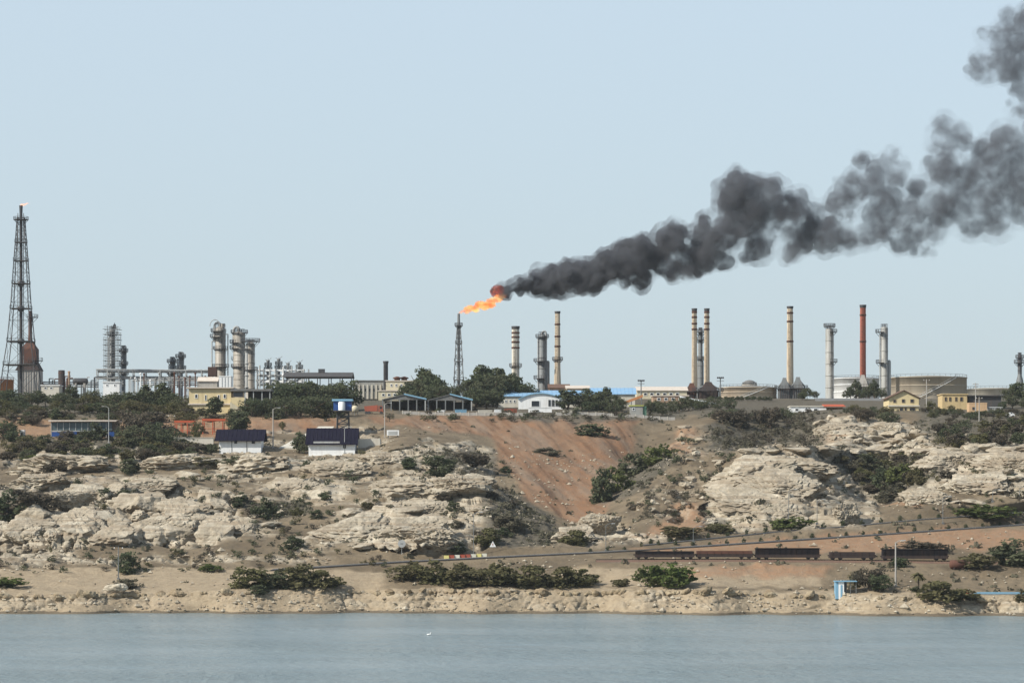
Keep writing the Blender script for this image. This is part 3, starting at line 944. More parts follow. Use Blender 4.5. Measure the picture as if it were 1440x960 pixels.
# unit trees, one metre high, scaled when placed
TREES = {}
for kind, mat, rx, rz, zc, low, n in (('round', 'leaf_dark', 0.50, 0.42, 0.55, 0.12, 6), ('tall', 'leaf_dark', 0.29, 0.46, 0.54, 0.10, 5), ('olive', 'leaf_olive', 0.56, 0.42, 0.55, 0.12, 5), ('wide', 'leaf_dark', 0.72, 0.42, 0.52, 0.08, 4), ('brown', 'leaf_brown', 0.54, 0.42, 0.56, 0.12, 3)):
    TREES[kind] = [(trunk_mesh(500+i+len(TREES)*20, 0.9, 0.035, rx), crown_mesh(600+i+len(TREES)*31, rx, rz, zc, 46 if kind != 'brown' else 40, 36, 0.034, mat, low)) for i in range(n)]
SHRUBS = {}
for kind, mat, n in (('dark', 'leaf_dark', 4), ('olive', 'leaf_olive', 5), ('green', 'leaf_green', 4), ('brown', 'leaf_brown', 3), ('grey', 'leaf_grey', 3)):
    SHRUBS[kind] = [crown_mesh(900+i+len(SHRUBS)*41, 0.44, 0.5, 0.36, 30, 42, 0.045, mat, 0.02) for i in range(n)]
    for me in SHRUBS[kind]: me.name = 'shrub'

def tree(kind, px, py_top, Y, label, group, wide=1.0, h=None):
    k = Y/F
    gz = ground_z(px, Y)
    if h is None:
        h = (CAM_H + (HY-py_top)*k) - gz
    h = max(h, 2.0)
    t = link('tree', None)
    t.location = ((px-CX)*k, Y, gz-0.1)
    tm, cm = RNG.choice(TREES[kind])
    a = RNG.uniform(0, 6.28)
    for nm, me in (('trunk', tm), ('crown', cm)):
        c = link(nm, me, t)
        c.scale = (h*wide, h*wide, h); c.rotation_euler = (0, 0, a)
    tag(t, label, 'tree', group)
    return t
def shrub(kind, px, py, w, h, label, group, Y=None):
    """w, h in photo pixels; the foot of the shrub at (px, py)"""
    if Y is None:
        p, _, _ = hit(px, py)
    else:
        p = Vector(((px-CX)*Y/F, Y, ground_z(px, Y)))
    k = p.y/F
    o = bpy.data.objects.new('shrub', RNG.choice(SHRUBS[kind]))
    C.objects.link(o)
    o.location = p - Vector((0, 0, 0.08*h*k))
    o.scale = (w*k*1.2, w*k*1.1, h*k*1.12)
    o.rotation_euler = (0, 0, RNG.uniform(0, 6.28))
    tag(o, label, 'shrub', group)
    return o

# ------------------------------------------------------------------ things with parts
class Thing:
    def __init__(s, name, label, cat, px, Y, group=None, z=None):
        s.Y, s.k = Y, Y/F
        gz = ground_z(px, Y) if z is None else z
        s.o = link(name, None)
        s.o.location = ((px-CX)*s.k, Y, gz)
        s.px, s.gz = px, gz
        s.g = HY - (gz-CAM_H)/s.k                     # row of the ground at the thing
        tag(s.o, label, cat, group)
    def P(s, px, py, d=0.0):
        return Vector(((px-s.px)*s.k, d, CAM_H+(HY-py)*s.k-s.gz))
    def X(s, px): return (px-s.px)*s.k
    def Z(s, py): return CAM_H+(HY-py)*s.k-s.gz
    def part(s, mb, name, mat, parent=None):
        return mb.build(name, mat, parent or s.o)
    def box(s, name, mat, x0, x1, y0, y1, d0, d1, parent=None):
        """box between two columns, two rows (top, bottom) and two depths in metres"""
        mb = MB(); mb.box((s.X(x0), d0, s.Z(y1)), (s.X(x1), d1, s.Z(y0)))
        return s.part(mb, name, mat, parent)

def platform(t, c, z, r, mat='steel_dark', a0=0.0, a1=2*math.pi, w=1.0, rail=1.1, parent=None):
    """ring walkway with a railing round a vessel"""
    mb = MB()
    n = max(6, int(20*(a1-a0)/6.283))
    for i in range(n):
        b0, b1 = a0+(a1-a0)*i/n, a0+(a1-a0)*(i+1)/n
        q = []
        for zz in (z-.12, z+.06):
            for rr, b in ((r, b0), (r+w, b0), (r+w, b1), (r, b1)):
                q.append((c[0]+rr*math.cos(b), c[1]+rr*math.sin(b), zz))
        mb.hexa(q)
        e0 = Vector((c[0]+(r+w)*math.cos(b0), c[1]+(r+w)*math.sin(b0), z)); e1 = Vector((c[0]+(r+w)*math.cos(b1), c[1]+(r+w)*math.sin(b1), z))
        up = Vector((0, 0, rail)); hf = Vector((0, 0, rail*.5))
        mb.beam(e0+up, e1+up, .10); mb.beam(e0+hf, e1+hf, .08); mb.beam(e0, e0+up, .10)
        if i % 3 == 0:
            inn = Vector((c[0]+r*math.cos(b0), c[1]+r*math.sin(b0), z-1.1*w)); mb.beam(inn, e0, .14)
    return t.part(mb, 'platform', mat, parent)

def ladder(t, x, d, z0, z1, mat='steel_dark', parent=None):
    mb = MB()
    for s_ in (-.28, .28): mb.beam((x+s_, d, z0), (x+s_, d, z1), .09)
    z = z0
    while z < z1:
        mb.beam((x-.28, d, z), (x+.28, d, z), .06); z += .6
    for k in range(int((z1-z0)/2.2)):
        zz = z0+2.4+k*2.2
        pts = [Vector((x+.4*math.cos(a), d-.4-.4*math.sin(a)+.4, zz)) for a in np.linspace(0, math.pi, 6)]
        mb.path(pts, .05, 4)
    return t.part(mb, 'ladder', mat, parent)

def vessel(name, label, cat, px, top, wpx, Y, mat='vessel', plats=(), arch=None, pipe=None, group=None, neck=None, seams=5, base=None, cone=None):
    """tall process column: shell with domed head, skirt, walkways, ladder, overhead pipe"""
    t = Thing(name, label, cat, px, Y, group)
    r = 0.5*wpx*t.k; zt = t.Z(top)
    prof = [(r*1.02, -1.0), (r*1.02, 2.0), (r, 2.0)]
    zz = 2.0
    if neck:                                           # (row, wider factor): lower part is wider
        zn = t.Z(neck[0]); rw = r*neck[1]
        prof = [(rw, -1), (rw, zn-1.0), (r, zn)]
    head = [(r*math.cos(a), zt - r*0.6 + r*0.6*math.sin(a)) for a in np.linspace(0, math.pi/2*0.98, 7)]
    mb = MB(); mb.lathe(prof+head, (0, 0), 24); t.part(mb, 'shell', mat)
    mb = MB()
    for i in range(seams):
        z = 3+(zt-r-4)*(i+.5)/seams
        rr = r*(neck[1] if neck and z < t.Z(neck[0])-1 else 1)
        mb.lathe([(rr, z-.16), (rr+.09, z-.12), (rr+.09, z+.12), (rr, z+.16)], (0, 0), 24)
    t.part(mb, 'stiffening_rings', mat)
    for pl in plats:
        row, a0, a1, w = (pl + (1.0,))[:4] if len(pl) == 3 else pl
        platform(t, (0, 0), t.Z(row), r*(neck[1] if neck and row > neck[0] else 1)+.05, 'steel_dark', math.radians(a0), math.radians(a1), w)
    ladder(t, r*0.45, -r*0.93-.25, 1, zt-r*.5)
    if arch:                                           # overhead line: from the head, over the side, down
        sx, rad, down = arch
        pr = 0.17*r+.12
        mb = MB()
        pts = [Vector((0, 0, zt-.1)), Vector((0, 0, zt+.3))]
        R = abs(sx)*r*.62
        for a in np.linspace(math.pi, 0, 9):
            pts.append(Vector((sx*r*.62+math.copysign(1, sx)*R*math.cos(a), 0, zt+.3+R*math.sin(a)*rad)))
        pts.append(Vector((pts[-1].x, -r*.3, t.Z(down))))
        mb.path(pts, pr, 8); t.part(mb, 'overhead_pipe', 'steel_light')
    if pipe:
        for (dx, y0, y1, pr) in pipe:
            mb = MB(); x = dx*r
            mb.tube((x, -r*.55, t.Z(y1)), (x, -r*.55, t.Z(y0)), pr, None, 8)
            mb.tube((x, -r*.55, t.Z(y0)), (0, -r*.3, t.Z(y0)), pr, None, 8)
            z = t.Z(y1)
            while z < t.Z(y0)-1:
                mb.lathe([(pr, z), (pr*1.35, z), (pr*1.35, z+.25), (pr, z+.25)], (x, -r*.55), 8); z += 4.5
            t.part(mb, 'side_pipe', 'steel_light')
    mb = MB()
    for i in range(3):
        a = 2.1*i+.5; mb.tube((r*.4*math.cos(a), r*.4*math.sin(a), zt-r*.2), (r*.4*math.cos(a), r*.4*math.sin(a), zt+.9), .16, None, 6)
    for i in range(8):
        a = 6.283*i/8; b = 6.283*(i+1)/8
        mb.beam((r*.9*math.cos(a), r*.9*math.sin(a), zt-.5*r), (r*.9*math.cos(a), r*.9*math.sin(a), zt+.9), .09)
        mb.beam((r*.9*math.cos(a), r*.9*math.sin(a), zt+.9), (r*.9*math.cos(b), r*.9*math.sin(b), zt+.9), .09)
    t.part(mb, 'top_railing', 'steel_dark')
    return t

def chimney(label, px, top, w_top, w_base, Y, mat, bands=(), cap=8, group='refinery chimneys', plats=(), flare=None, capmat='steel_dark'):
    t = Thing('chimney', label, 'chimney', px, Y, group)
    r0, r1 = .5*w_base*t.k, .5*w_top*t.k
    zt = t.Z(top)
    prof = [(r0, -1.0)]
    if flare:
        zf = t.Z(flare[0]); rf = .5*flare[1]*t.k
        prof += [(r0, 1.0)] + [(r0+(rf-r0)*(1-(1-q)**1.8), 1+(zf-1)*q) for q in np.linspace(.15, 1, 6)]
        r0 = rf
    prof += [(r1, zt-.4), (r1*.98, zt)]
    mb = MB(); mb.lathe(prof+[(r1*.82, zt), (r1*.8, zt-1.5)], (0, 0), 24); t.part(mb, 'shaft', mat)
    def rad(z): return float(np.interp(z, [p[1] for p in prof], [p[0] for p in prof]))
    zc = zt-cap*t.k
    mb = MB(); mb.lathe([(rad(zc)+.03, zc), (rad(zc)+.12, zc+.2), (r1+.12, zt-.5), (r1+.2, zt-.3), (r1+.2, zt+.12), (r1*.8, zt+.12), (r1*.78, zt-.6)], (0, 0), 24); t.part(mb, 'cap', capmat)
    for row in bands:
        z = t.Z(row); r = rad(z)
        mb = MB(); mb.lathe([(r, z-.35), (r+.16, z-.3), (r+.16, z+.3), (r, z+.35)], (0, 0), 24); t.part(mb, 'band', 'rust')
    for row in plats:
        platform(t, (0, 0), t.Z(row), rad(t.Z(row))+.03, 'rust_dark', w=.9)
    ladder(t, -rad(5)*.35, -rad(5)-.15, 1, zt-1, 'rust_dark')
    return t

def lattice(t, c, prof, n_bays, legw, bracew, mat, ring_rows=(), sides=4, rot=math.pi/4):
    """prof: (half-width, z) from bottom to top; legs, then bracing and rings"""
    zs_ = [p[1] for p in prof]; hs = [p[0] for p in prof]
    def hw(z): return float(np.interp(z, zs_, hs))
    def corner(i, z):
        a = rot + 2*math.pi*i/sides
        return Vector((c[0]+hw(z)*1.414*math.cos(a), c[1]+hw(z)*1.414*math.sin(a), z))
    z0, z1 = zs_[0], zs_[-1]
    ztab = []
    z = z0
    while z < z1-.5:
        ztab.append(z); z += max(1.6, hw(z)*1.7)*14/n_bays
    ztab.append(z1)
    for i in range(sides):
        mb = MB()
        for a, b in zip(ztab[:-1], ztab[1:]): mb.tube(corner(i, a), corner(i, b), legw, legw*.92, 6)
        t.part(mb, 'leg', mat)
    mb = MB()
    for a, b in zip(ztab[:-1], ztab[1:]):
        for i in range(sides):
            j = (i+1) % sides
            mb.beam(corner(i, a), corner(j, b), bracew); mb.beam(corner(j, a), corner(i, b), bracew)
            mb.beam(corner(i, b), corner(j, b), bracew*1.1)
    t.part(mb, 'bracing', mat)
    for row in ring_rows:
        z = t.Z(row); mb = MB(); h = hw(z)+.25
        mb.box((c[0]-h, c[1]-h, z-.15), (c[0]+h, c[1]+h, z+.1))
        for sx, sy, ex, ey in ((-1,-1,1,-1),(1,-1,1,1),(1,1,-1,1),(-1,1,-1,-1)):
            mb.beam((c[0]+sx*h, c[1]+sy*h, z+1.1), (c[0]+ex*h, c[1]+ey*h, z+1.1), .1)
            mb.beam((c[0]+sx*h, c[1]+sy*h, z), (c[0]+sx*h, c[1]+sy*h, z+1.1), .1)
        t.part(mb, 'platform', mat)
    return hw

def tank(label, x0, x1, top, Y, mat, roof='cone', group='storage tanks', bands=4, dome=0.0):
    px = .5*(x0+x1)
    t = Thing('storage_tank', label, 'tank', px, Y, group)
    r = .5*(x1-x0)*t.k; zt = t.Z(top)
    mb = MB(); mb.lathe([(r, -2), (r, zt-.3), (r+.25, zt-.3), (r+.25, zt), (r, zt)], (0, 0), 48); t.part(mb, 'shell', mat)
    mb = MB()
    if roof == 'cone':
        mb.lathe([(r-.1, zt-.02), (r*.5, zt+dome*.6), (.6, zt+dome)], (0, 0), 48)
    else:
        mb.lathe([(r-.1, zt-.02)] + [(r*math.cos(a), zt+dome*math.sin(a)) for a in np.linspace(.2, 1.5, 6)], (0, 0), 48)
    t.part(mb, 'roof', 'roof_grey')
    for i in range(1, bands):
        z = zt*i/bands
        mb = MB(); mb.lathe([(r, z-.12), (r+.18, z-.1), (r+.18, z+.1), (r, z+.12)], (0, 0), 48); t.part(mb, 'wind_girder', mat)
    mb = MB()                                            # stair winding up the seaward side
    prev = None
    for i in range(24):
        a = -2.2+1.3*i/23; z = zt*i/23
        p = Vector(((r+.5)*math.cos(a), (r+.5)*math.sin(a), z))
        if prev: mb.beam(prev, p, .28); mb.beam(prev+Vector((0,0,1)), p+Vector((0,0,1)), .1)
        mb.beam(p, p+Vector((0,0,1)), .08)
        prev = p
    t.part(mb, 'stair', 'steel_light')
    mb = MB()
    for i in range(40):
        a, b = 6.283*i/40, 6.283*(i+1)/40
        p, q = Vector((r*math.cos(a), r*math.sin(a), zt)), Vector((r*math.cos(b), r*math.sin(b), zt))
        u = Vector((0, 0, 1.0)); mb.beam(p, p+u, .09); mb.beam(p+u, q+u, .09)
    t.part(mb, 'railing', 'steel_grey')
    return t

def windows(t, rects, d, frame='white', pane='glass', parent=None, name='window'):
    for (x0, x1, y0, y1) in rects:
        mb = MB(); X0, X1, Z0, Z1 = t.X(x0), t.X(x1), t.Z(y1), t.Z(y0); f = min(.14, .18*(X1-X0))
        for lo, hi in (((X0, Z0), (X1, Z0+f)), ((X0, Z1-f), (X1, Z1)), ((X0, Z0+f), (X0+f, Z1-f)), ((X1-f, Z0+f), (X1, Z1-f))):
            mb.box((lo[0], d-.1, lo[1]), (hi[0], d+.05, hi[1]))
        w = t.part(mb, name, frame, parent)
        mb = MB(); mb.box((X0+f, d-.03, Z0+f), (X1-f, d+.02, Z1-f)); mb.build('pane', pane, w)

def gable(t, x0, x1, eave, ridge, base, depth, wall, roofm, along='x', over=.5, ribs=0, d0=0.0):
    """house block: walls and a pitched roof; ridge along x (eaves to the sea) or y (gable to the sea)"""
    X0, X1, E, R = t.X(x0), t.X(x1), t.Z(eave), t.Z(ridge)
    B = t.Z(base) if base is not None else -2.0
    mb = MB()
    if along == 'x':
        mid = d0+depth/2
        mb.add([(X0,d0,B),(X1,d0,B),(X1,d0,E),(X0,d0,E),(X0,d0+depth,B),(X1,d0+depth,B),(X1,d0+depth,E),(X0,d0+depth,E),(X0,mid,R-.1),(X1,mid,R-.1)],
               [(0,1,2,3),(5,4,7,6),(1,5,6,9,2),(4,0,3,8,7)])
        w = t.part(mb, 'walls', wall)
        rb = MB(); s = (R-E)/(depth/2)
        for sg, e in ((-1, d0-over), (1, d0+depth+over)):
            ez = E-over*s
            rb.hexa([(X0-over,e,ez),(X1+over,e,ez),(X1+over,mid,R),(X0-over,mid,R),(X0-over,e,ez+.2),(X1+over,e,ez+.2),(X1+over,mid,R+.2),(X0-over,mid,R+.2)] if sg < 0 else
                    [(X0-over,mid,R),(X1+over,mid,R),(X1+over,e,ez),(X0-over,e,ez),(X0-over,mid,R+.2),(X1+over,mid,R+.2),(X1+over,e,ez+.2),(X0-over,e,ez+.2)])
        r = t.part(rb, 'roof', roofm)
        if ribs:
            for i in range(ribs+1):
                rm = MB(); xx = X0-over+(X1-X0+2*over)*i/ribs
                rm.beam((xx, d0-over-.02, E-over*s+.24), (xx, mid, R+.24), .1); rm.build('roof_rib', roofm, r)
    else:
        xm = .5*(X0+X1)
        mb.add([(X0,d0,B),(X1,d0,B),(X1,d0,E),(xm,d0,R-.1),(X0,d0,E),(X0,d0+depth,B),(X1,d0+depth,B),(X1,d0+depth,E),(xm,d0+depth,R-.1),(X0,d0+depth,E)],
               [(0,1,2,3,4),(6,5,9,8,7),(1,6,7,2),(5,0,4,9)])
        w = t.part(mb, 'walls', wall)
        rb = MB(); s = (R-E)/(xm-X0)
        for sg in (-1, 1):
            ex = (X0-over) if sg < 0 else (X1+over); ez = E-over*s
            a, b = d0-over, d0+depth+over
            rb.hexa([(ex,a,ez),(xm,a,R),(xm,b,R),(ex,b,ez),(ex,a,ez+.2),(xm,a,R+.2),(xm,b,R+.2),(ex,b,ez+.2)] if sg < 0 else
                    [(xm,a,R),(ex,a,ez),(ex,b,ez),(xm,b,R),(xm,a,R+.2),(ex,a,ez+.2),(ex,b,ez+.2),(xm,b,R+.2)])
        r = t.part(rb, 'roof', roofm)
    return w, r

def flat_block(t, x0, x1, top, depth, wall, slab=None, over=.3, d0=0.0, base=None):
    B = -2.0 if base is None else t.Z(base)
    mb = MB(); mb.box((t.X(x0), d0, B), (t.X(x1), d0+depth, t.Z(top)-.2)); w = t.part(mb, 'walls', wall)
    mb = MB(); mb.box((t.X(x0)-over, d0-over, t.Z(top)-.2), (t.X(x1)+over, d0+depth+over, t.Z(top)+.15)); r = t.part(mb, 'roof', slab or wall)
    return w, r

def shed(t, x0, x1, eave, ridge, depth, roofm, postm, nposts, over=.4, trim=None):
    X0, X1, E, R = t.X(x0), t.X(x1), t.Z(eave), t.Z(ridge); mid = depth/2
    rb = MB()
    rb.hexa([(X0-over,-over,E),(X1+over,-over,E),(X1+over,mid,R),(X0-over,mid,R),(X0-over,-over,E+.18),(X1+over,-over,E+.18),(X1+over,mid,R+.18),(X0-over,mid,R+.18)])
    rb.hexa([(X0-over,mid,R),(X1+over,mid,R),(X1+over,depth+over,E),(X0-over,depth+over,E),(X0-over,mid,R+.18),(X1+over,mid,R+.18),(X1+over,depth+over,E+.18),(X0-over,depth+over,E+.18)])
    r = t.part(rb, 'roof', roofm)
    for i in range(nposts):
        x = X0+(X1-X0)*i/(nposts-1)
        for d in (0, depth):
            mb = MB(); mb.box((x-.16, d-.16, -2), (x+.16, d+.16, E+.02)); t.part(mb, 'post', postm)
        mb = MB(); mb.beam((x, 0, E), (x, mid, R-.1), .16); mb.beam((x, mid, R-.1), (x, depth, E), .16); mb.beam((x, 0, E), (x, depth, E), .16); t.part(mb, 'truss', postm)
    return r

# ================================================================== the refinery, from left to right
# --- tall flare tower on the left
t = Thing('flare_tower', 'tall dark lattice flare tower at the left edge, highest thing in view', 'flare tower', 29.5, 1100)
zb_ = t.Z
lattice(t, (0, 0), [(27*t.k, -1.5), (22*t.k, zb_(520)), (16.5*t.k, zb_(480)), (12*t.k, zb_(425)), (9.5*t.k, zb_(380)), (6.5*t.k, zb_(335)), (5*t.k, zb_(310)), (4.6*t.k, zb_(306))], 13, .20, .10, 'steel_dark', (341, 367, 399, 434, 480, 513))
mb = MB(); mb.tube((0, 0, -1), (0, 0, zb_(300)), .66, .58, 12); mb.tube((0, 0, zb_(300)), (0, 0, zb_(289)), .58, .72, 12); t.part(mb, 'riser_pipe', 'steel_dark')
for row in (434, 399, 480):
    mb = MB(); mb.lathe([(.6, zb_(row)-1.2), (1.4, zb_(row)-.4), (1.4, zb_(row)+.6), (.6, zb_(row)+1.2)], (0, 0), 12); t.part(mb, 'seal_drum', 'steel_dark')
platform(t, (0, 0), zb_(309), 1.0, 'steel_dark', w=1.9)
for s in (-.55, .55):
    mb = MB(); mb.tube((s*2, -.6, 0), (s*2, -.6, zb_(300)), .16, None, 6); t.part(mb, 'pilot_line', 'steel_grey')
# --- heater with a stack beside it
t = Thing('furnace_heater', 'dark red-brown furnace with a tall rusty stack, right behind the left flare tower', 'furnace', 43, 1140)
mb = MB(); w = 14*t.k
mb.box((t.X(27), -w, -2), (t.X(58), w, t.Z(520))); t.part(mb, 'lower_casing', 'concrete')
mb = MB()
mb.hexa([(t.X(24),-w*1.1,t.Z(521)),(t.X(59),-w*1.1,t.Z(521)),(t.X(59),w*1.1,t.Z(521)),(t.X(24),w*1.1,t.Z(521)),(t.X(29),-w*.8,t.Z(511)),(t.X(54),-w*.8,t.Z(511)),(t.X(54),w*.8,t.Z(511)),(t.X(29),w*.8,t.Z(511))]); t.part(mb, 'sloped_roof', 'rust_dark')
mb = MB(); mb.box((t.X(30), -w*.75, t.Z(511)), (t.X(53), w*.75, t.Z(491))); t.part(mb, 'convection_box', 'rust')
mb = MB(); mb.hexa([(t.X(30),-w*.75,t.Z(491)),(t.X(53),-w*.75,t.Z(491)),(t.X(53),w*.75,t.Z(491)),(t.X(30),w*.75,t.Z(491)),(t.X(39),-1,t.Z(480)),(t.X(46),-1,t.Z(480)),(t.X(46),1,t.Z(480)),(t.X(39),1,t.Z(480))]); t.part(mb, 'hood', 'rust')
mb = MB(); mb.lathe([(3.4*t.k, t.Z(482)), (2.7*t.k, t.Z(470)), (2.6*t.k, t.Z(439)), (2.9*t.k, t.Z(437))], (t.X(42.5), 0), 16); t.part(mb, 'stack', 'rust')
platform(t, (t.X(43), 0), t.Z(446), 2.7*t.k, 'steel_dark', a0=-1.9, a1=1.2, w=2.2)
platform(t, (t.X(43), 0), t.Z(507), 12*t.k, 'steel_dark', a0=-1.6, a1=.6, w=1.4)
mb = MB()
for i in range(9): mb.box((t.X(28+i*3.6)-.12, -w-.16, -2), (t.X(28+i*3.6)+.12, -w-.02, t.Z(522)))
t.part(mb, 'buckstays', 'steel_grey')
# --- low things near the left edge
t = tank('orange-tan tank at the left edge, behind the foot of the flare tower', -32, 19, 534, 1120, 'orange_tan', 'cone', None, 2, .6)
t = Thing('drum', 'dark rusty upright drum standing alone, right of the left flare tower', 'drum', 86.5, 1080)
mb = MB(); mb.lathe([(4.6*t.k, -1), (4.6*t.k, t.Z(521)), (3.9*t.k, t.Z(520.4))], (0, 0), 20); t.part(mb, 'shell', 'rust_dark')
mb = MB(); mb.lathe([(4.6*t.k, t.Z(525)), (4.9*t.k, t.Z(524.8)), (4.9*t.k, t.Z(524.2)), (4.6*t.k, t.Z(524))], (0, 0), 20); t.part(mb, 'band', 'rust')
ladder(t, .4, -4.6*t.k-.2, 0, t.Z(521))
t = Thing('vent_pipe', 'thin tan vent pipe just right of the dark rusty drum', 'pipe', 97, 1080)
mb = MB(); mb.tube((0, 0, -1), (0, 0, t.Z(523)), .45, None, 10); mb.tube((0, 0, t.Z(523)), (0, 0, t.Z(521.5)), .7, .3, 10); t.part(mb, 'pipe', 'brick_tan')
mb = MB(); mb.tube((-.1, 0, t.Z(533)), (2.0, 0, t.Z(533)), .2, None, 6); t.part(mb, 'branch', 'steel_grey')
t = Thing('horizontal_vessel', 'black horizontal drum with rounded ends beside the scaffolded column', 'vessel', 113, 1085)
mb = MB(); R = 4.6*t.k
for a, b in ((102, 124),):
    n = 18; pr = [(.05, 0), (R*.6, .12*R), (R*.9, .4*R), (R, .8*R)]
    L = (b-a)*t.k
    full = [(r, x) for r, x in pr]+[(r, L-x) for r, x in reversed(pr)]
    vs_, fs_ = [], []
    for r, x in full:
        for i in range(n):
            an = 6.283*i/n; vs_.append((t.X(a)+x, r*math.cos(an), t.Z(536)+r*math.sin(an)))
    for q in range(len(full)-1):
        for i in range(n): fs_.append((q*n+i, q*n+(i+1) % n, (q+1)*n+(i+1) % n, (q+1)*n+i))
    mb.add(vs_, fs_, True)
t.part(mb, 'shell', 'steel_dark')
for x in (107, 119):
    mb = MB(); mb.box((t.X(x)-.4, -1, -1), (t.X(x)+.4, 1, t.Z(538))); t.part(mb, 'saddle', 'concrete')
t = Thing('pump_house', 'low white-roofed pump house among trees near the rusty drum', 'building', 75, 1070)
flat_block(t, 58, 83, 541.5, 8, 'conc_pale', 'white'); windows(t, [(62, 66, 544, 547), (70, 74, 544, 547)], -.02)
# --- scaffolded column and its smaller neighbour, pipe bridge
t = vessel('process_column', 'grey column wrapped in scaffolding, left of the twin big columns', 'process column', 158, 462, 8.5, 1150, 'steel_grey', [(470, 0, 360, .9)], None, [(-1.2, 475, 540, .22)], 'process columns')
mb = MB(); X0, X1, D = t.X(147.5), t.X(168.5), 10*t.k
top = t.Z(458); nlev = 15
for i in range(5):
    x = X0+(X1-X0)*i/4
    for d in (-D, D):
        mb.beam((x, d, 0), (x, d, top-(2.5 if i in (0, 4) else 0)-(2 if i == 0 else 0)), .17)
for l in range(nlev):
    z = 1.5+(top-3)*l/(nlev-1)
    for d in (-D, D):
        mb.beam((X0-.5, d, z), (X1+.5, d, z), .16); mb.beam((X0, d, z+1), (X1, d, z+1), .1)
    for x in (X0, X1): mb.beam((x, -D, z), (x, D, z), .14)
    if l % 2 == 0: mb.box((X0, -D, z-.05), (X1, -D+1.0, z+.04))
    if l < nlev-1:
        dz = (top-3)/(nlev-1); mb.beam((X0 if l % 2 else X1, -D, z), (X1 if l % 2 else X0, -D, z+dz), .11)
t.part(mb, 'scaffold', 'steel_grey')
mb = MB(); mb.beam((t.X(161), 0, top-2), (t.X(161), 0, t.Z(454)), .3); mb.path([(t.X(159), 0, t.Z(463)), (t.X(159.5), 0, t.Z(457)), (t.X(162), 0, t.Z(456)), (t.X(163), 0, t.Z(462))], .25, 6); t.part(mb, 'davit', 'steel_dark')
t = vessel('process_column', 'short dark column hugging the right side of the scaffolded column', 'process column', 173.5, 489, 6, 1150, 'steel_grey', [(494, 0, 360, 1.0), (512, 0, 360, 1.0), (526, 0, 360, 1.2)], (1, 1.0, 530), None, 'process columns')
t = Thing('pipe_bridge', 'long steel pipe bridge between the scaffolded column and the twin columns', 'pipe rack', 180, 1125)
for x in (137, 152, 168, 188, 205, 226, 262, 284):
    mb = MB(); 
    for d in (-2, 2): mb.box((t.X(x)-.18, d-.18, -2), (t.X(x)+.18, d+.18, t.Z(520)))
    mb.beam((t.X(x), -2, t.Z(528)), (t.X(x), 2, t.Z(528)), .25); t.part(mb, 'post', 'steel_light')
mb = MB()
for d in (-2, 2):
    mb.beam((t.X(136), d, t.Z(519.5)), (t.X(298), d, t.Z(521)), .38); mb.beam((t.X(136), d, t.Z(532)), (t.X(298), d, t.Z(532)), .3)
    for i in range(40): mb.beam((t.X(136+i*4), d, t.Z(520)), (t.X(140+i*4), d, t.Z(524 if i % 2 else 520)), .14)
t.part(mb, 'girder', 'steel_light')
for i, (d, r, row, m_) in enumerate(((-1.4, .35, 522, 'steel_light'), (-.5, .5, 522, 'vessel'), (.6, .4, 522, 'white'), (-1.0, .3, 530, 'steel_grey'), (.8, .45, 530, 'vessel'))):
    mb = MB(); mb.tube((t.X(138), d, t.Z(row)), (t.X(300), d, t.Z(row+.8)), r, None, 8); t.part(mb, 'pipe', m_)
t = Thing('pipe_manifold', 'cluttered pale pipe manifold with many risers behind the yellow building', 'pipe rack', 225, 1105)
rr = random.Random(14)
for x in range(182, 300, 12):
    mb = MB()
    for d in (-1.5, 1.5): mb.box((t.X(x)-.14, d-.14, -2), (t.X(x)+.14, d+.14, t.Z(533)))
    mb.beam((t.X(x), -1.5, t.Z(534)), (t.X(x), 1.5, t.Z(534)), .2); t.part(mb, 'post', 'steel_light')
for row in (533.5, 535, 538, 541):
    mb = MB(); d = rr.uniform(-1.4, 1.4); mb.tube((t.X(180+rr.uniform(0, 20)), d, t.Z(row)), (t.X(300-rr.uniform(0, 20)), d, t.Z(row)), rr.choice((.2, .3, .4)), None, 8); t.part(mb, 'pipe', rr.choice(('white', 'steel_light', 'vessel')))
for i in range(16):
    x = 184+i*7+rr.uniform(-2, 2); mb = MB(); z1 = t.Z(rr.uniform(524, 536))
    mb.tube((t.X(x), -1.8, -1), (t.X(x), -1.8, z1), rr.choice((.15, .22, .3)), None, 8); mb.sphere((t.X(x), -1.8, z1), .45, 8, 6); t.part(mb, 'riser', rr.choice(('white', 'steel_light', 'steel_grey', 'rust')))
t = Thing('pipe_manifold', 'low tangle of dark and pale pipes left of the scaffolded column', 'pipe rack', 100, 1100)
for i in range(14):
    x = 62+i*5.6+rr.uniform(-2, 2); mb = MB(); z1 = t.Z(rr.uniform(529, 541))
    mb.tube((t.X(x), 0, -1), (t.X(x), 0, z1), rr.choice((.18, .25, .35)), None, 8); mb.tube((t.X(x), 0, z1), (t.X(x+rr.uniform(3, 9)), 0, z1), .2, None, 8); t.part(mb, 'riser', rr.choice(('steel_grey', 'steel_light', 'rust', 'steel_dark')))
for row in (537, 540, 543):
    mb = MB(); mb.tube((t.X(60), 1, t.Z(row)), (t.X(138), 1, t.Z(row+.5)), .28, None, 8); t.part(mb, 'pipe', rr.choice(('steel_grey', 'steel_light')))
t = Thing('site_cabin', 'small white cabin at the foot of the scaffolded column', 'cabin', 156, 1060)
flat_block(t, 145, 168, 537, 6, 'white', 'white'); windows(t, [(149, 152, 540, 543), (160, 163, 540, 543)], -.02)
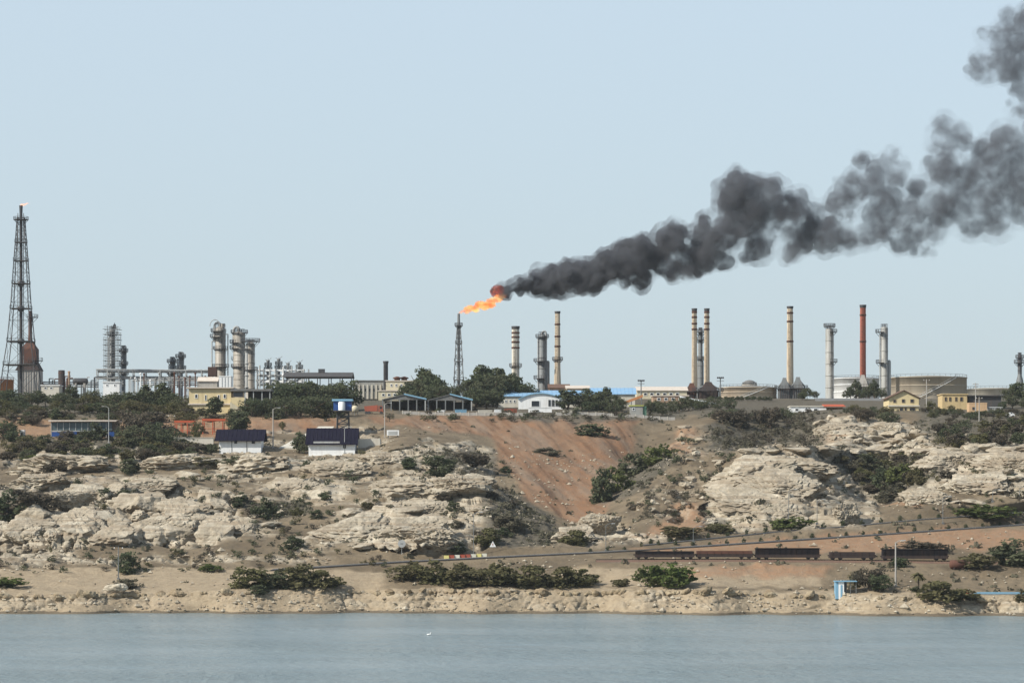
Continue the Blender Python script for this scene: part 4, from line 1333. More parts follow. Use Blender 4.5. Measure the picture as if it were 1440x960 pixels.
for x, top, lab in ((242, 505, 'left of the two short dark columns behind the yellow building'), (254, 498, 'right and taller of the two short dark columns behind the yellow building')):
    t = vessel('process_column', lab, 'process column', x, top, 6.5, 1130, 'steel_grey', [(top+4, 0, 360, 1.1), (top+20, 0, 360, 1.2)], (1, .8, 525), [(-1.3, top+8, 545, .25)], 'process columns')
# --- the twin big columns and the third
t = vessel('process_column', 'leftmost of the three big grey columns, with side platform and top crane hoop', 'process column', 310, 459, 15, 1100, 'vessel_tan', [(466, 60, 300, 1.6), (474, 90, 280, 1.9), (491, 150, 400, .7), (516, 0, 360, 1.2)], (-.9, 1.1, 480), [(1.45, 470, 540, .22), (-1.55, 480, 540, .25)], 'process columns')
mb = MB(); pts = [Vector((-2.0+2.0*math.cos(a), -1, t.Z(459)+2.6*math.sin(a))) for a in np.linspace(0, math.pi, 9)]; mb.path(pts, .16, 6); t.part(mb, 'hoop', 'steel_light')
mb = MB(); mb.tube((1.0, -.5, t.Z(460)), (1.0, -.5, t.Z(455)), .9, .9, 10); t.part(mb, 'top_nozzle', 'vessel_tan')
t = vessel('process_column', 'middle big column, dark top crowned by an arched pipe', 'process column', 336.5, 466, 17, 1100, 'vessel_tan', [(468, 0, 360, .9), (482, 90, 270, 1.3), (490, 90, 270, 1.3), (505, 0, 180, .8), (516, 0, 360, .8)], (-.75, 1.35, 492), [(.6, 488, 545, .3), (1.0, 500, 545, .22), (-.6, 480, 545, .3)], 'process columns', seams=9)
t = vessel('process_column', 'right and shortest of the three big columns, with a wide flat top deck', 'process column', 352, 481, 13, 1085, 'vessel_tan', [(480, 0, 360, 1.9), (491, 90, 270, 1.5), (520, 0, 360, 1.0)], None, [(-.65, 487, 545, .75), (.9, 495, 545, .25)], 'process columns')
t = Thing('equipment_frame', 'rusty brown equipment frame left of the big columns', 'structure', 298, 1085)
mb = MB(); mb.box((t.X(293), -2, t.Z(529)), (t.X(305), 2, t.Z(516))); t.part(mb, 'cabinet', 'rust')
for x in (293.5, 299, 304.5):
    mb = MB()
    for d in (-1.8, 1.8): mb.box((t.X(x)-.15, d-.15, -2), (t.X(x)+.15, d+.15, t.Z(529)))
    t.part(mb, 'post', 'steel_dark')
mb = MB()
for i in range(4): mb.box((t.X(293), -2.1, t.Z(518+3*i)-.1), (t.X(305), -2.02, t.Z(518+3*i)+.1))
t.part(mb, 'louvres', 'steel_dark')
t = Thing('pipe_shed', 'low shed with a pinkish sloping roof beside the rusty frame', 'shed', 292, 1065)
gable(t, 279, 305, 535.5, 530, None, 8, 'concrete', 'roof_pale')
t = Thing('tank_box', 'pale blue-white square box standing between the big columns', 'tank', 316, 1060)
flat_block(t, 308, 325, 529, 6, 'white', 'white', .1)
mb = MB()
for i in range(1, 4): mb.box((t.X(308+i*4.2)-.1, -.1, t.Z(545)), (t.X(308+i*4.2)+.1, -.02, t.Z(530)))
t.part(mb, 'ribs', 'steel_light')
# --- vents with pipework
for x, top, n in ((377, 505, 'leftmost'), (392, 503, 'second from left'), (405, 509, 'third from left'), (421, 508, 'rightmost')):
    t = Thing('vent_stack', n+' of the four feathery vent stacks right of the big columns', 'vent stack', x, 1110, 'vent stacks')
    mb = MB(); r = 2.2*t.k
    mb.lathe([(r, -1), (r, t.Z(520)), (r*.75, t.Z(514)), (r*.75, t.Z(top+5)), (r*1.2, t.Z(top+3)), (r*1.1, t.Z(top+1.5)), (r*.4, t.Z(top+1))], (0, 0), 12); t.part(mb, 'pipe', 'steel_grey')
    platform(t, (0, 0), t.Z(top+9), r, 'steel_grey', w=.8); platform(t, (0, 0), t.Z(top+15), r, 'steel_grey', w=1.0)
    mb = MB()
    for a in (0.3, 1.5, 2.6): mb.beam((0, 0, t.Z(top+2)), (1.4*math.cos(a), 0, t.Z(top-2.5+a)), .13)
    t.part(mb, 'whip_rods', 'steel_grey')
t = Thing('pipe_rack', 'white pipe rack crowded with pipes below the four vent stacks', 'pipe rack', 400, 1100)
for x in range(362, 440, 9):
    mb = MB()
    for d in (-2, 2): mb.box((t.X(x)-.16, d-.16, -2), (t.X(x)+.16, d+.16, t.Z(519)))
    for row in (521, 528, 536): mb.beam((t.X(x), -2, t.Z(row)), (t.X(x), 2, t.Z(row)), .2)
    t.part(mb, 'post', 'steel_light')
rr = random.Random(4)
for row in (520, 521.5, 527, 529, 535, 537, 541):
    mb = MB(); d = rr.uniform(-1.9, 1.5)
    mb.tube((t.X(358+rr.uniform(0, 8)), d, t.Z(row)), (t.X(438-rr.uniform(0, 20)), d, t.Z(row+.5)), rr.choice((.22, .3, .42)), None, 8); t.part(mb, 'pipe', rr.choice(('white', 'steel_light', 'vessel')))
for x in (366, 380, 388, 399, 411, 428):
    mb = MB(); mb.tube((t.X(x), -2.2, t.Z(546)), (t.X(x), -2.2, t.Z(rr.uniform(514, 524))), .28, None, 8); mb.sphere((t.X(x), -2.2, t.Z(rr.uniform(524, 535))), .6, 8, 6); t.part(mb, 'riser', rr.choice(('white', 'steel_light')))
t = Thing('open_shed', 'long open shed with dark gabled roof and small roof vent above dark trees', 'shed', 446, 1040)
shed(t, 399, 494, 530, 523, 14, 'roof_dark', 'steel_dark', 7)
mb = MB(); mb.box((t.X(446), 6, t.Z(524)), (t.X(455), 8, t.Z(517.5))); t.part(mb, 'roof_vent', 'steel_dark')
# --- buildings between
t = Thing('workshop', 'grey flat-roofed workshop with columns, beside the black chimney', 'building', 520, 1060)
flat_block(t, 497, 544, 535, 14, 'vessel', 'roof_grey')
for i in range(8):
    mb = MB(); mb.box((t.X(499+i*6)-.3, -.35, -2), (t.X(499+i*6)+.3, .02, t.Z(541))); t.part(mb, 'column', 'conc_pale')
windows(t, [(500.5+i*6, 503.5+i*6, 545, 551) for i in range(7)], -.02, 'steel_light')
t = chimney('short black chimney rising from the grey workshop', 542.5, 508, 6.5, 6.5, 1050, 'steel_dark', (), 3, None)
t = Thing('cream_building', 'stepped cream building with two roof vents below the black chimney', 'building', 565, 1045)
flat_block(t, 542, 603, 534.5, 14, 'cream', 'roof_pale', d0=4); flat_block(t, 532, 563, 549, 5, 'cream', 'roof_pale', base=None)
windows(t, [(548+i*7, 551+i*7, 539, 543) for i in range(7)], 3.98); windows(t, [(537+i*8, 541+i*8, 553, 557) for i in range(3)], -.02)
for x in (557, 567):
    mb = MB(); mb.lathe([(1.1, t.Z(535)), (1.1, t.Z(531)), (1.7, t.Z(530.5)), (1.5, t.Z(529)), (.3, t.Z(527.5))], (t.X(x), 10), 12); t.part(mb, 'roof_vent', 'rust')
t = Thing('blue_edged_shed', 'left of the two grey open sheds with blue-edged gables below the tall trees', 'shed', 568, 960, 'blue-edged sheds')
def blue_shed(t, x0, x1, eave, ridge):
    X0, X1, xm, E, R = t.X(x0), t.X(x1), t.X(.35*x0+.65*x1)-6, t.Z(eave), t.Z(ridge)
    rb = MB(); xm = .5*(X0+X1); dp = 16
    rb.hexa([(X0,0,E),(xm,0,R),(xm,dp,R),(X0,dp,E),(X0,0,E+.2),(xm,0,R+.2),(xm,dp,R+.2),(X0,dp,E+.2)]); rb.hexa([(xm,0,R),(X1,0,E),(X1,dp,E),(xm,dp,R),(xm,0,R+.2),(X1,0,E+.2),(X1,dp,E+.2),(xm,dp,R+.2)]); t.part(rb, 'roof', 'roof_grey')
    mb = MB(); mb.hexa([(xm,-.3,R+.05),(X1+.2,-.3,E+.0),(X1+.2,-.02,E+.0),(xm,-.02,R+.05),(xm,-.3,R+.5),(X1+.2,-.3,E+.5),(X1+.2,-.02,E+.5),(xm,-.02,R+.5)]); t.part(mb, 'fascia', 'sky_paint')
    mb = MB(); mb.add([(X0,.3,E),(X1,.3,E),(xm,.3,R)], [(0,1,2)]); mb.add([(X0,.35,E),(X1,.35,E),(xm,.35,R)], [(2,1,0)]); t.part(mb, 'gable_sheet', 'roof_grey')
    for x in np.linspace(x0+1, x1-1, 6):
        mb = MB(); mb.box((t.X(x)-.2, .05, -2), (t.X(x)+.2, .4, E)); t.part(mb, 'post', 'steel_light' if x > x1-3 else 'steel_grey')
    mb = MB(); mb.box((X0+.3, dp-1, -2), (X1-.3, dp-.8, E)); t.part(mb, 'back_wall', 'roof_dark')
blue_shed(t, 537, 599, 562, 555)
t = Thing('blue_edged_shed', 'right of the two grey open sheds with blue-edged gables below the flare tower', 'shed', 632, 962, 'blue-edged sheds')
blue_shed(t, 601, 664, 563, 555)
# --- right flare tower
FLY = 1150
t = Thing('flare_tower', 'slim grey lattice flare tower whose burning tip trails black smoke', 'flare tower', 645, FLY)
lattice(t, (0, 0), [(7.0*t.k, -1.5), (6.3*t.k, t.Z(530)), (4.6*t.k, t.Z(495)), (2.6*t.k, t.Z(465)), (2.0*t.k, t.Z(457))], 12, .2, .11, 'steel_grey', (483, 508, 534))
mb = MB(); mb.tube((0, 0, -1), (0, 0, t.Z(456)), .6, .6, 12); mb.tube((0, 0, t.Z(456)), (0, 0, t.Z(441)), .62, .5, 12); t.part(mb, 'riser_pipe', 'steel_grey')
platform(t, (0, 0), t.Z(458), .6, 'steel_dark', w=1.0)
# --- chimneys and columns in the middle
t = chimney('short cream chimney with dark top, left of the dark column with platforms', 725, 459, 10.5, 11, 1130, 'conc_pale', (468, 474, 481, 489), 4, plats=(515,))
t = vessel('process_column', 'dark-topped grey column with two side platforms between two chimneys', 'process column', 762.5, 470, 11, 1120, 'steel_grey', [(474, 0, 360, 1.0), (508, 90, 300, 1.8), (532, 120, 300, 1.8)], (.8, 1.3, 508), [(-1.1, 476, 545, .22)], 'process columns')
mb = MB(); mb.lathe([(5*t.k, -1), (5*t.k, t.Z(509)), (4.2*t.k, t.Z(507))], (t.X(768), 1), 20); t.part(mb, 'reboiler', 'steel_grey')
t = chimney('tall slender tan chimney with dark bands and a flared foot', 784, 438, 7, 13, 1120, 'conc_cream', (456, 473, 487), 3, plats=(506,), flare=(505, 8))
t = Thing('brick_building', 'low brick base building under the flared tan chimney', 'building', 786, 1110)
gable(t, 772, 800, 545, 540, None, 8, 'brick_tan', 'roof_brown')
t = Thing('pale_roofed_hall', 'long low hall with pale pink roof right of the flared chimney', 'building', 812, 1080)
gable(t, 797, 828, 546, 541.5, None, 14, 'conc_cream', 'roof_pale')
# --- blue-roofed halls
t = Thing('blue_roofed_hall', 'long hall with a bright light-blue roof above the red slope', 'hall', 750, 990)
w, r = gable(t, 701, 828, 557, 547.5, None, 26, 'conc_pale', 'blue_roof', ribs=22)
windows(t, [(704+i*6, 707+i*6, 562, 566) for i in range(4)], -.02)
t = Thing('white_gabled_porch', 'white building with curved gable and black opening before the blue-roofed hall', 'building', 760, 975)
X0, X1 = t.X(729), t.X(791); n = 14
arc = [(X0+(X1-X0)*i/n, t.Z(562)+(t.Z(553.5)-t.Z(562))*math.sin(math.pi*i/n)**.8) for i in range(n+1)]
mb = MB(); vs_ = [(x, 0, z) for x, z in arc]+[(X1, 0, -2), (X0, 0, -2)]
vb = [(x, 8, z) for x, _, z in vs_]; N = len(vs_)
mb.add(vs_+vb, [tuple(reversed(range(N))), tuple(range(N, 2*N))]+[(i, (i+1) % N, N+(i+1) % N, N+i) for i in range(N)]); t.part(mb, 'walls', 'white')
mb = MB()
for i in range(n):
    (xa, za), (xb, zb2) = arc[i], arc[i+1]
    mb.hexa([(xa,-.5,za),(xb,-.5,zb2),(xb,8.5,zb2),(xa,8.5,za),(xa,-.5,za+.3),(xb,-.5,zb2+.3),(xb,8.5,zb2+.3),(xa,8.5,za+.3)])
t.part(mb, 'roof', 'sky_paint')
windows(t, [(747, 759, 563, 572)], -.03, 'white', 'glass', name='opening'); windows(t, [(771+i*5, 774.5+i*5, 562, 571) for i in range(4)], -.03, 'steel_grey')
t = Thing('boundary_wall_block', 'bright white wall block with small dark vent below the curved gable', 'wall', 759, 952)
mb = MB(); mb.box((t.X(743), 0, -2), (t.X(776), .5, t.Z(573.5))); t.part(mb, 'wall', 'white')
mb = MB(); mb.box((t.X(742.5), -.1, t.Z(573.5)), (t.X(776.5), .6, t.Z(573)+.1)); t.part(mb, 'coping', 'white')
windows(t, [(754, 757.5, 576, 579)], -.03, 'steel_grey', name='vent')
t = Thing('blue_roofed_annex', 'smaller light-blue roofed shed right of the dark trees by the blue hall', 'shed', 872, 1000)
gable(t, 832, 893, 554, 545, None, 14, 'conc_pale', 'blue_roof', ribs=12)
t = Thing('white_roofed_hall', 'long white-roofed hall left of the twin chimneys', 'hall', 930, 1060)
gable(t, 896, 966, 549, 543, None, 16, 'cream', 'roof_pale'); windows(t, [(905+i*9, 910+i*9, 552, 556) for i in range(6)], -.02)
t = Thing('brick_store', 'tan brick store under the white-roofed hall, beside the twin chimneys', 'building', 945, 1030)
flat_block(t, 918, 968, 556, 10, 'brick_tan', 'roof_pale'); windows(t, [(924+i*10, 929+i*10, 559, 563) for i in range(4)], -.02)
t = Thing('conveyor', 'sloping orange conveyor above the dark trees right of the blue roofs', 'conveyor', 888, 965)
a, b = t.P(872, 569), t.P(904, 557)
mb = MB()
for d in (0, 2): mb.hexa([a+Vector((0,d,-.3)), b+Vector((0,d,-.3)), b+Vector((0,d+.3,-.3)), a+Vector((0,d+.3,-.3)), a+Vector((0,d,.6)), b+Vector((0,d,.6)), b+Vector((0,d+.3,.6)), a+Vector((0,d+.3,.6))])
t.part(mb, 'side_girder', 'orange_tan')
mb = MB(); mb.hexa([a+Vector((0,.3,0)), b+Vector((0,.3,0)), b+Vector((0,2,0)), a+Vector((0,2,0)), a+Vector((0,.3,.2)), b+Vector((0,.3,.2)), b+Vector((0,2,.2)), a+Vector((0,2,.2))]); t.part(mb, 'belt', 'rust_dark')
for q in (.05, .5, .95):
    p = a.lerp(b, q); mb = MB(); mb.beam((p.x, 0, -1), (p.x, .1, p.z), .2); mb.beam((p.x, 2.2, -1), (p.x, 2.1, p.z), .2); t.part(mb, 'trestle', 'steel_grey')
t = Thing('kiosk', 'small kiosk with yellow-green roof and grey-violet wall at the top of the ravine', 'kiosk', 896, 945)
flat_block(t, 886, 904, 570, 4, 'vessel', 'lime'); mb = MB(); mb.box((t.X(904.5), .5, -1), (t.X(909), 3, t.Z(571))); t.part(mb, 'side_panel', 'green'); windows(t, [(889, 893, 573, 577)], -.02)
# --- twin chimneys with heaters
for x, lab in ((976.5, 'left of the twin tan chimneys with stained tops'), (994, 'right of the twin tan chimneys with stained tops')):
    t = chimney(lab, x, 434, 6.6, 8.5, 1110, 'conc_cream', (439, 446, 455, 463), 4)
t = vessel('process_column', 'slim grey column with dark decks squeezed between the twin chimneys', 'process column', 985, 464, 6, 1122, 'steel_grey', [(467, 0, 360, 1.4), (478, 0, 360, 1.2), (505, 0, 360, .8)], None, [(-.9, 480, 540, .2)], 'process columns', neck=(506, 1.5))
def heater(label, x, w, top, Y, mat, group='furnace heaters'):
    t = Thing('furnace_heater', label, 'furnace', x, Y, group)
    r = .5*w*t.k; zt = t.Z(top)
    def frus(z0, w0, z1, w1, nm, m_):
        mb = MB(); mb.hexa([(-w0,-w0,z0),(w0,-w0,z0),(w0,w0,z0),(-w0,w0,z0),(-w1,-w1,z1),(w1,-w1,z1),(w1,w1,z1),(-w1,w1,z1)]); return t.part(mb, nm, m_)
    frus(-1, r, zt*.5, r, 'casing', mat); frus(zt*.5, r*1.04, zt*.56, r*1.04, 'eave', 'rust_dark'); frus(zt*.56, r*.92, zt*.86, r*.5, 'hood', mat); frus(zt*.86, r*.46, zt, r*.3, 'breeching', mat)
    for i in range(5):
        x = -r+2*r*(i+.5)/5
        mb = MB(); mb.box((x-.14, -r-.22, -1), (x+.14, -r-.01, zt*.5)); t.part(mb, 'buckstay', 'rust_dark')
    for s in (-1, 1):
        mb = MB(); mb.path([(s*r*1.15, -r*.4, -1), (s*r*1.15, -r*.4, zt*.62), (s*r*.5, -r*.3, zt*.8)], .32, 8); t.part(mb, 'duct', 'steel_grey')
    platform(t, (0, 0), zt*.55, r*1.38, 'steel_dark', w=.8)
    mb = MB(); mb.tube((-r*.6, -r*.9, zt*.3), (r*.6, -r*.9, zt*.3), .3, None, 8); mb.tube((r*.6, -r*.9, zt*.3), (r*.6, -r*.9, -1), .3, None, 8); t.part(mb, 'burner_header', 'steel_grey')
    return t
heater('left rounded brown furnace at the foot of the twin chimneys', 972.5, 17, 538.5, 1095, 'rust')
heater('right broad dark furnace at the foot of the twin chimneys', 996, 27, 537, 1092, 'rust_dark')
t = Thing('canopy_roof', 'long pale sheet canopy sloping down below the twin chimneys', 'canopy', 985, 985)
a, b = t.P(957, 559), t.P(1009, 569)
mb = MB(); mb.hexa([a+Vector((0,0,-.1)), b+Vector((0,0,-.1)), b+Vector((0,6,.5)), a+Vector((0,6,.5)), a+Vector((0,0,.15)), b+Vector((0,0,.15)), b+Vector((0,6,.8)), a+Vector((0,6,.8))]); t.part(mb, 'roof', 'white')
for q in (.03, .35, .66, .97):
    p = a.lerp(b, q); mb = MB(); mb.beam((p.x, .3, -1), (p.x, .3, p.z), .2); mb.beam((p.x, 5.6, -1), (p.x, 5.6, p.z+.5), .2); t.part(mb, 'post', 'steel_grey')
# --- tanks and chimney to the right
t = tank('tan tank with a low dome behind, between the twin chimneys and the single tan chimney', 1012, 1092, 545, 1105, 'tan_tank', 'cone', None, 3, 1.0)
t = tank('small domed dark tank peeping over the tan tank', 1044, 1064, 541, 1165, 'grey_tank', 'dome', None, 2, 2.0)
t = chimney('tall pale tan chimney rising from twin grey furnaces', 1111, 431, 8, 10.5, 1110, 'conc_cream', (440, 452, 480), 3)
heater('left grey-brown furnace under the single tan chimney', 1103, 15, 531, 1098, 'steel_grey')
heater('right grey furnace under the single tan chimney', 1122, 16, 530, 1098, 'steel_grey')
t = vessel('process_column', 'plain dark-grey column left of the red chimney', 'process column', 1166.5, 461, 11.5, 1090, 'vessel', [(467, -90, 60, 1.3), (509, -90, 60, 1.4), (459, 0, 360, .6)], None, [(.8, 470, 550, .3)], 'process columns')
t = tank('white tank behind the red chimney', 1172, 1236, 532, 1150, 'white', 'cone', None, 4, .8)
t = chimney('tall red chimney with dark top', 1213.5, 429, 8.2, 8.8, 1105, 'red_paint', (443, 480), 4)
heater('low grey furnace at the foot of the red chimney', 1213, 16, 527, 1095, 'concrete')
t = vessel('process_column', 'grey column with two round side decks right of the red chimney', 'process column', 1243.5, 459, 10.5, 1090, 'vessel', [(467, 120, 260, 1.9), (510, 120, 260, 1.7)], None, [(-1.25, 470, 550, .2)], 'process columns')
mb = MB(); mb.lathe([(2.6*t.k, -1), (2.6*t.k, t.Z(508)), (1.5*t.k, t.Z(506))], (t.X(1250.5), .5), 14); t.part(mb, 'side_vessel', 'vessel')
t = tank('largest tank, wide grey-tan, right of the red chimney', 1252, 1359, 531, 1120, 'grey_tank', 'cone', None, 3, .9)
t = tank('pale low tank far right, half hidden by trees', 1358, 1436, 547, 1190, 'conc_pale', 'cone', None, 2, .6)
t = vessel('process_column', 'short dark column with platforms at the right edge', 'process column', 1434, 499, 5.5, 1120, 'steel_dark', [(503, 0, 360, .8), (510, 0, 360, 1.4)], None, None, 'process columns')
mb = MB(); mb.lathe([(5*t.k, -1), (5*t.k, t.Z(535)), (3*t.k, t.Z(528)), (2.7*t.k, t.Z(525))], (0, 0), 16); t.part(mb, 'base_drum', 'steel_grey')
# --- buildings on the right
t = Thing('grey_warehouse', 'long low grey-roofed warehouse below the red chimney', 'warehouse', 1200, 1040)
gable(t, 1150, 1252, 566, 559.5, None, 16, 'concrete', 'roof_grey'); windows(t, [(1156+i*11, 1161+i*11, 569, 572) for i in range(8)], -.02)
t = Thing('white_bungalow', 'white bungalow with an orange-red awning above the rocky mound', 'building', 1150, 975)
flat_block(t, 1112, 1162, 571, 8, 'white', 'conc_pale'); windows(t, [(1118, 1123, 574, 578), (1132, 1137, 574, 578), (1144, 1150, 574, 578)], -.03)
mb = MB(); mb.hexa([(t.X(1158),-2.5,t.Z(572)),(t.X(1188),-2.5,t.Z(572)),(t.X(1188),5,t.Z(568.5)),(t.X(1158),5,t.Z(568.5)),(t.X(1158),-2.5,t.Z(572)+.2),(t.X(1188),-2.5,t.Z(572)+.2),(t.X(1188),5,t.Z(568.5)+.2),(t.X(1158),5,t.Z(568.5)+.2)]); t.part(mb, 'awning', 'orange')
mb = MB(); mb.box((t.X(1162)+.35, 1, -2), (t.X(1186), 5, t.Z(572.5))); t.part(mb, 'annex', 'pink')
t = Thing('yellow_house', 'yellow gabled two-storey house with brown roof before the largest tank', 'house', 1276, 960)
gable(t, 1250, 1292, 559, 549, None, 14, 'yellow', 'roof_brown', 'y', .7)
mb = MB(); mb.box((t.X(1249), -.5, t.Z(571.5)), (t.X(1293), -.02, t.Z(569.5))); t.part(mb, 'balcony_slab', 'conc_pale')
windows(t, [(1256, 1260, 561.5, 566), (1268, 1272.5, 561, 566), (1280, 1285, 561, 566)], -.03, 'wood'); windows(t, [(1265, 1270, 573, 578), (1272, 1275, 573, 578), (1279, 1287, 573, 578)], -.03, 'wood')
t = Thing('ochre_building', 'ochre flat-roofed building with arched dark windows right of the yellow house', 'building', 1342, 975)
flat_block(t, 1325, 1360, 554, 10, 'ochre', 'ochre'); windows(t, [(1328.5, 1331.5, 558, 564), (1334.5, 1337.5, 558, 564), (1343, 1346, 558, 564), (1350, 1354, 558, 564)], -.03, 'wood')
t = Thing('dark_canopy', 'dark flat-roofed canopy building right of the ochre building', 'building', 1385, 980)
flat_block(t, 1363, 1408, 556, 9, 'roof_dark', 'roof_dark', .8)
t = Thing('pink_block', 'plain pinkish wall block in front of the dark canopy', 'wall', 1376, 955)
flat_block(t, 1363, 1388, 566.5, 5, 'pink', 'pink', .05); windows(t, [(1367, 1371, 572, 576)], -.03, 'wood')
t = Thing('steel_gantry', 'open steel gantry frame beside the dark canopy', 'gantry', 1400, 960)
for x in (1391, 1399, 1407):
    mb = MB()
    for d in (0, 4): mb.box((t.X(x)-.15, d-.15, -2), (t.X(x)+.15, d+.15, t.Z(573)))
    t.part(mb, 'post', 'steel_light')
mb = MB()
for d in (0, 4): mb.beam((t.X(1386), d, t.Z(573)), (t.X(1410), d, t.Z(573)), .35)
t.part(mb, 'beam', 'steel_light')
# parked white car at the far right
t = Thing('parked_car', 'small white car parked among scrub at the far right', 'car', 1421, 925)
L = 11.5*t.k
mb = MB()
prof = [(-.5, .35), (-.5, .8), (-.42, .9), (-.22, .98), (-.12, 1.45), (.22, 1.48), (.38, 1.0), (.5, .9), (.5, .35)]
n = len(prof); a_ = [(x*L, 0, z) for x, z in prof]; b_ = [(x*L, 1.7, z) for x, z in prof]
mb.add(a_+b_, [tuple(reversed(range(n))), tuple(range(n, 2*n))]+[(i, (i+1) % n, n+(i+1) % n, n+i) for i in range(n)]); t.part(mb, 'body', 'white')
mb = MB(); mb.add([(-.13*L+.35, -.02, 1.02), (.3*L, -.02, 1.02), (.2*L, -.02, 1.4), (-.1*L+.3, -.02, 1.4)], [(0, 1, 2, 3)]); t.part(mb, 'side_window', 'glass')
for x in (-.32, .32):
    for d in (.05, 1.65):
        mb = MB(); mb.tube((x*L, d-.12, .33), (x*L, d+.12, .33), .33, None, 12); t.part(mb, 'wheel', 'steel_dark')

# ================================================================== poles and masts
def pole(label, px, top, Y, arm=1, mat='steel_light', r=.11, lamp=True, name='lamp_post', base=None, group=None):
    t = Thing(name, label, 'lamp post' if lamp else 'pole', px, Y, group)
    zt = t.Z(top)
    mb = MB(); mb.tube((0, 0, -.5), (0, 0, zt), r*1.25, r*.8, 8); mb.box((-.3, -.3, -.5), (.3, .3, .3)); t.part(mb, 'post', mat)
    if lamp:
        for s in ((arm,) if arm else (-1, 1)):
            mb = MB(); mb.path([(0, 0, zt-.1), (s*.8, 0, zt+.35), (s*1.7, 0, zt+.4)], .07, 6); a = t.part(mb, 'arm', mat)
            mb = MB(); mb.box((s*1.7-.4, -.16, zt+.3), (s*1.7+.4, .16, zt+.48)); mb.build('lamp_head', 'steel_light', a)
    else:
        mb = MB(); mb.beam((-1, 0, zt-.5), (1, 0, zt-.5), .14); mb.beam((-.7, 0, zt-1.3), (.7, 0, zt-1.3), .12); t.part(mb, 'crossarm', 'wood')
        for x in (-.9, 0, .9):
            mb = MB(); mb.lathe([(.07, zt-.45), (.1, zt-.3), (.05, zt-.15)], (x, 0), 6); t.part(mb, 'insulator', 'white')
    return t
def mast(label, px, top, Y):
    t = Thing('floodlight_mast', label, 'mast', px, Y)
    zt = t.Z(top)
    mb = MB(); mb.tube((0, 0, -.5), (0, 0, zt), .28, .16, 8); t.part(mb, 'post', 'steel_grey')
    mb = MB(); mb.box((-1.3, -.5, zt-1.2), (1.3, .5, zt-1.05)); mb.beam((-1.3, -.4, zt), (1.3, -.4, zt), .15); t.part(mb, 'crossbar', 'steel_grey')
    for x in (-1, -.35, .35, 1):
        mb = MB(); mb.box((x-.26, -.75, zt-.35), (x+.26, -.42, zt+.3)); t.part(mb, 'floodlight', 'steel_dark')
mast('floodlight mast over the white-roofed hall', 901.5, 535, 1050)
mast('floodlight mast at the left end of the tan tank', 1013, 531, 1050)
pole('tall thin utility pole right of the yellow house', 1303, 533, 950, 1, 'concrete', .16, False, 'utility_pole')
pole('utility pole with dark head in front of the dark canopy', 1372, 538, 945, 1, 'concrete', .16, False, 'utility_pole')
pole('utility pole standing in the scrub between the pink block and the gantry', 1377, 558, 905, 1, 'concrete', .15, False, 'utility_pole')
pole('pale street lamp standing between the two navy-roofed huts', 384, 575, 838, 1, 'concrete', .16)
pole('slim lamp post in front of the right navy-roofed hut', 484.5, 602, 818, 1, 'steel_light', .09)
pole('lamp post in front of the long blue-walled building on the left', 153, 573, 850, -1, 'steel_light', .12)
pole('thin dark pole left of the red canopy', 241, 583, 858, 1, 'wood', .12, False, 'utility_pole')
pole('concrete pole standing on the slope edge by the grey wall', 541, 568, 850, 1, 'concrete', .14)
pole('tall concrete pole by the railway wagons, beside the palm', 1259.5, 762, 603, 1, 'concrete', .17)
for x, top, Y, lab in ((666, 722, 652, 'roadside lamp post near the striped kerb'), (852, 738, 658, 'roadside lamp post before the white rounded rock'), (1109, 690, 690, 'roadside lamp post before the layered bluff'), (1149, 704, 694, 'roadside lamp post left of the pale pointed boulder'),
                       (1326, 700, 688, 'roadside lamp post on the median, right of the pale pointed boulder'), (1396, 690, 712, 'left of two roadside lamp posts near the right edge'), (1434, 686, 715, 'rightmost roadside lamp post'), (975, 742, 664, 'roadside lamp post below the orange scar')):
    pole(lab, x, top, Y, 1, 'steel_grey', .07, group='lamp posts along the coast road')
pole('thin grey pole beside the small bush on the shore path at left', 166.5, 768, 628, 1, 'steel_grey', .12, False, 'utility_pole')

# ================================================================== left terrace
t = Thing('long_low_building', 'long low building with pale flat roof, glazed front and blue panels on the left terrace', 'building', 117, 862)
X = t.X
mb = MB(); mb.box((X(69), -1.2, t.Z(592.5)), (X(167), 7.5, t.Z(590.5))); t.part(mb, 'roof', 'roof_pale')
mb = MB(); mb.box((X(72), 5.5, -2), (X(164), 6.5, t.Z(592.6))); t.part(mb, 'back_wall', 'concrete')
for i in range(10):
    x = 72+i*8.6
    mb = MB(); mb.box((X(x)+.12, .05, t.Z(605)), (X(x+8.6)-.12, .15, t.Z(593.5))); t.part(mb, 'pane', 'teal_glass')
    mb = MB(); mb.box((X(x)-.1, -.1, -1), (X(x)+.1, .3, t.Z(592.6))); t.part(mb, 'mullion', 'steel_light')
mb = MB(); mb.box((X(72), -.25, t.Z(606.5)), (X(150), -.05, t.Z(605.3))); t.part(mb, 'sill', 'steel_light')
for a, b in ((73, 84), (84.6, 96), (96.6, 108), (152, 161)):
    mb = MB(); mb.box((X(a), -.3, t.Z(617.5)), (X(b), .2, t.Z(607))); t.part(mb, 'panel', 'blue')
t = Thing('white_cabin', 'narrow white cabin beside dark bushes at the left edge of the terrace', 'cabin', 31, 858)
flat_block(t, 28, 34, 605, 2.2, 'white', 'white', .05); windows(t, [(29.5, 32, 608, 612)], -.03, 'steel_grey')
t = Thing('red_canopy', 'left and smaller orange-red canopy with red posts on the terrace', 'canopy', 259, 868, 'red canopies')
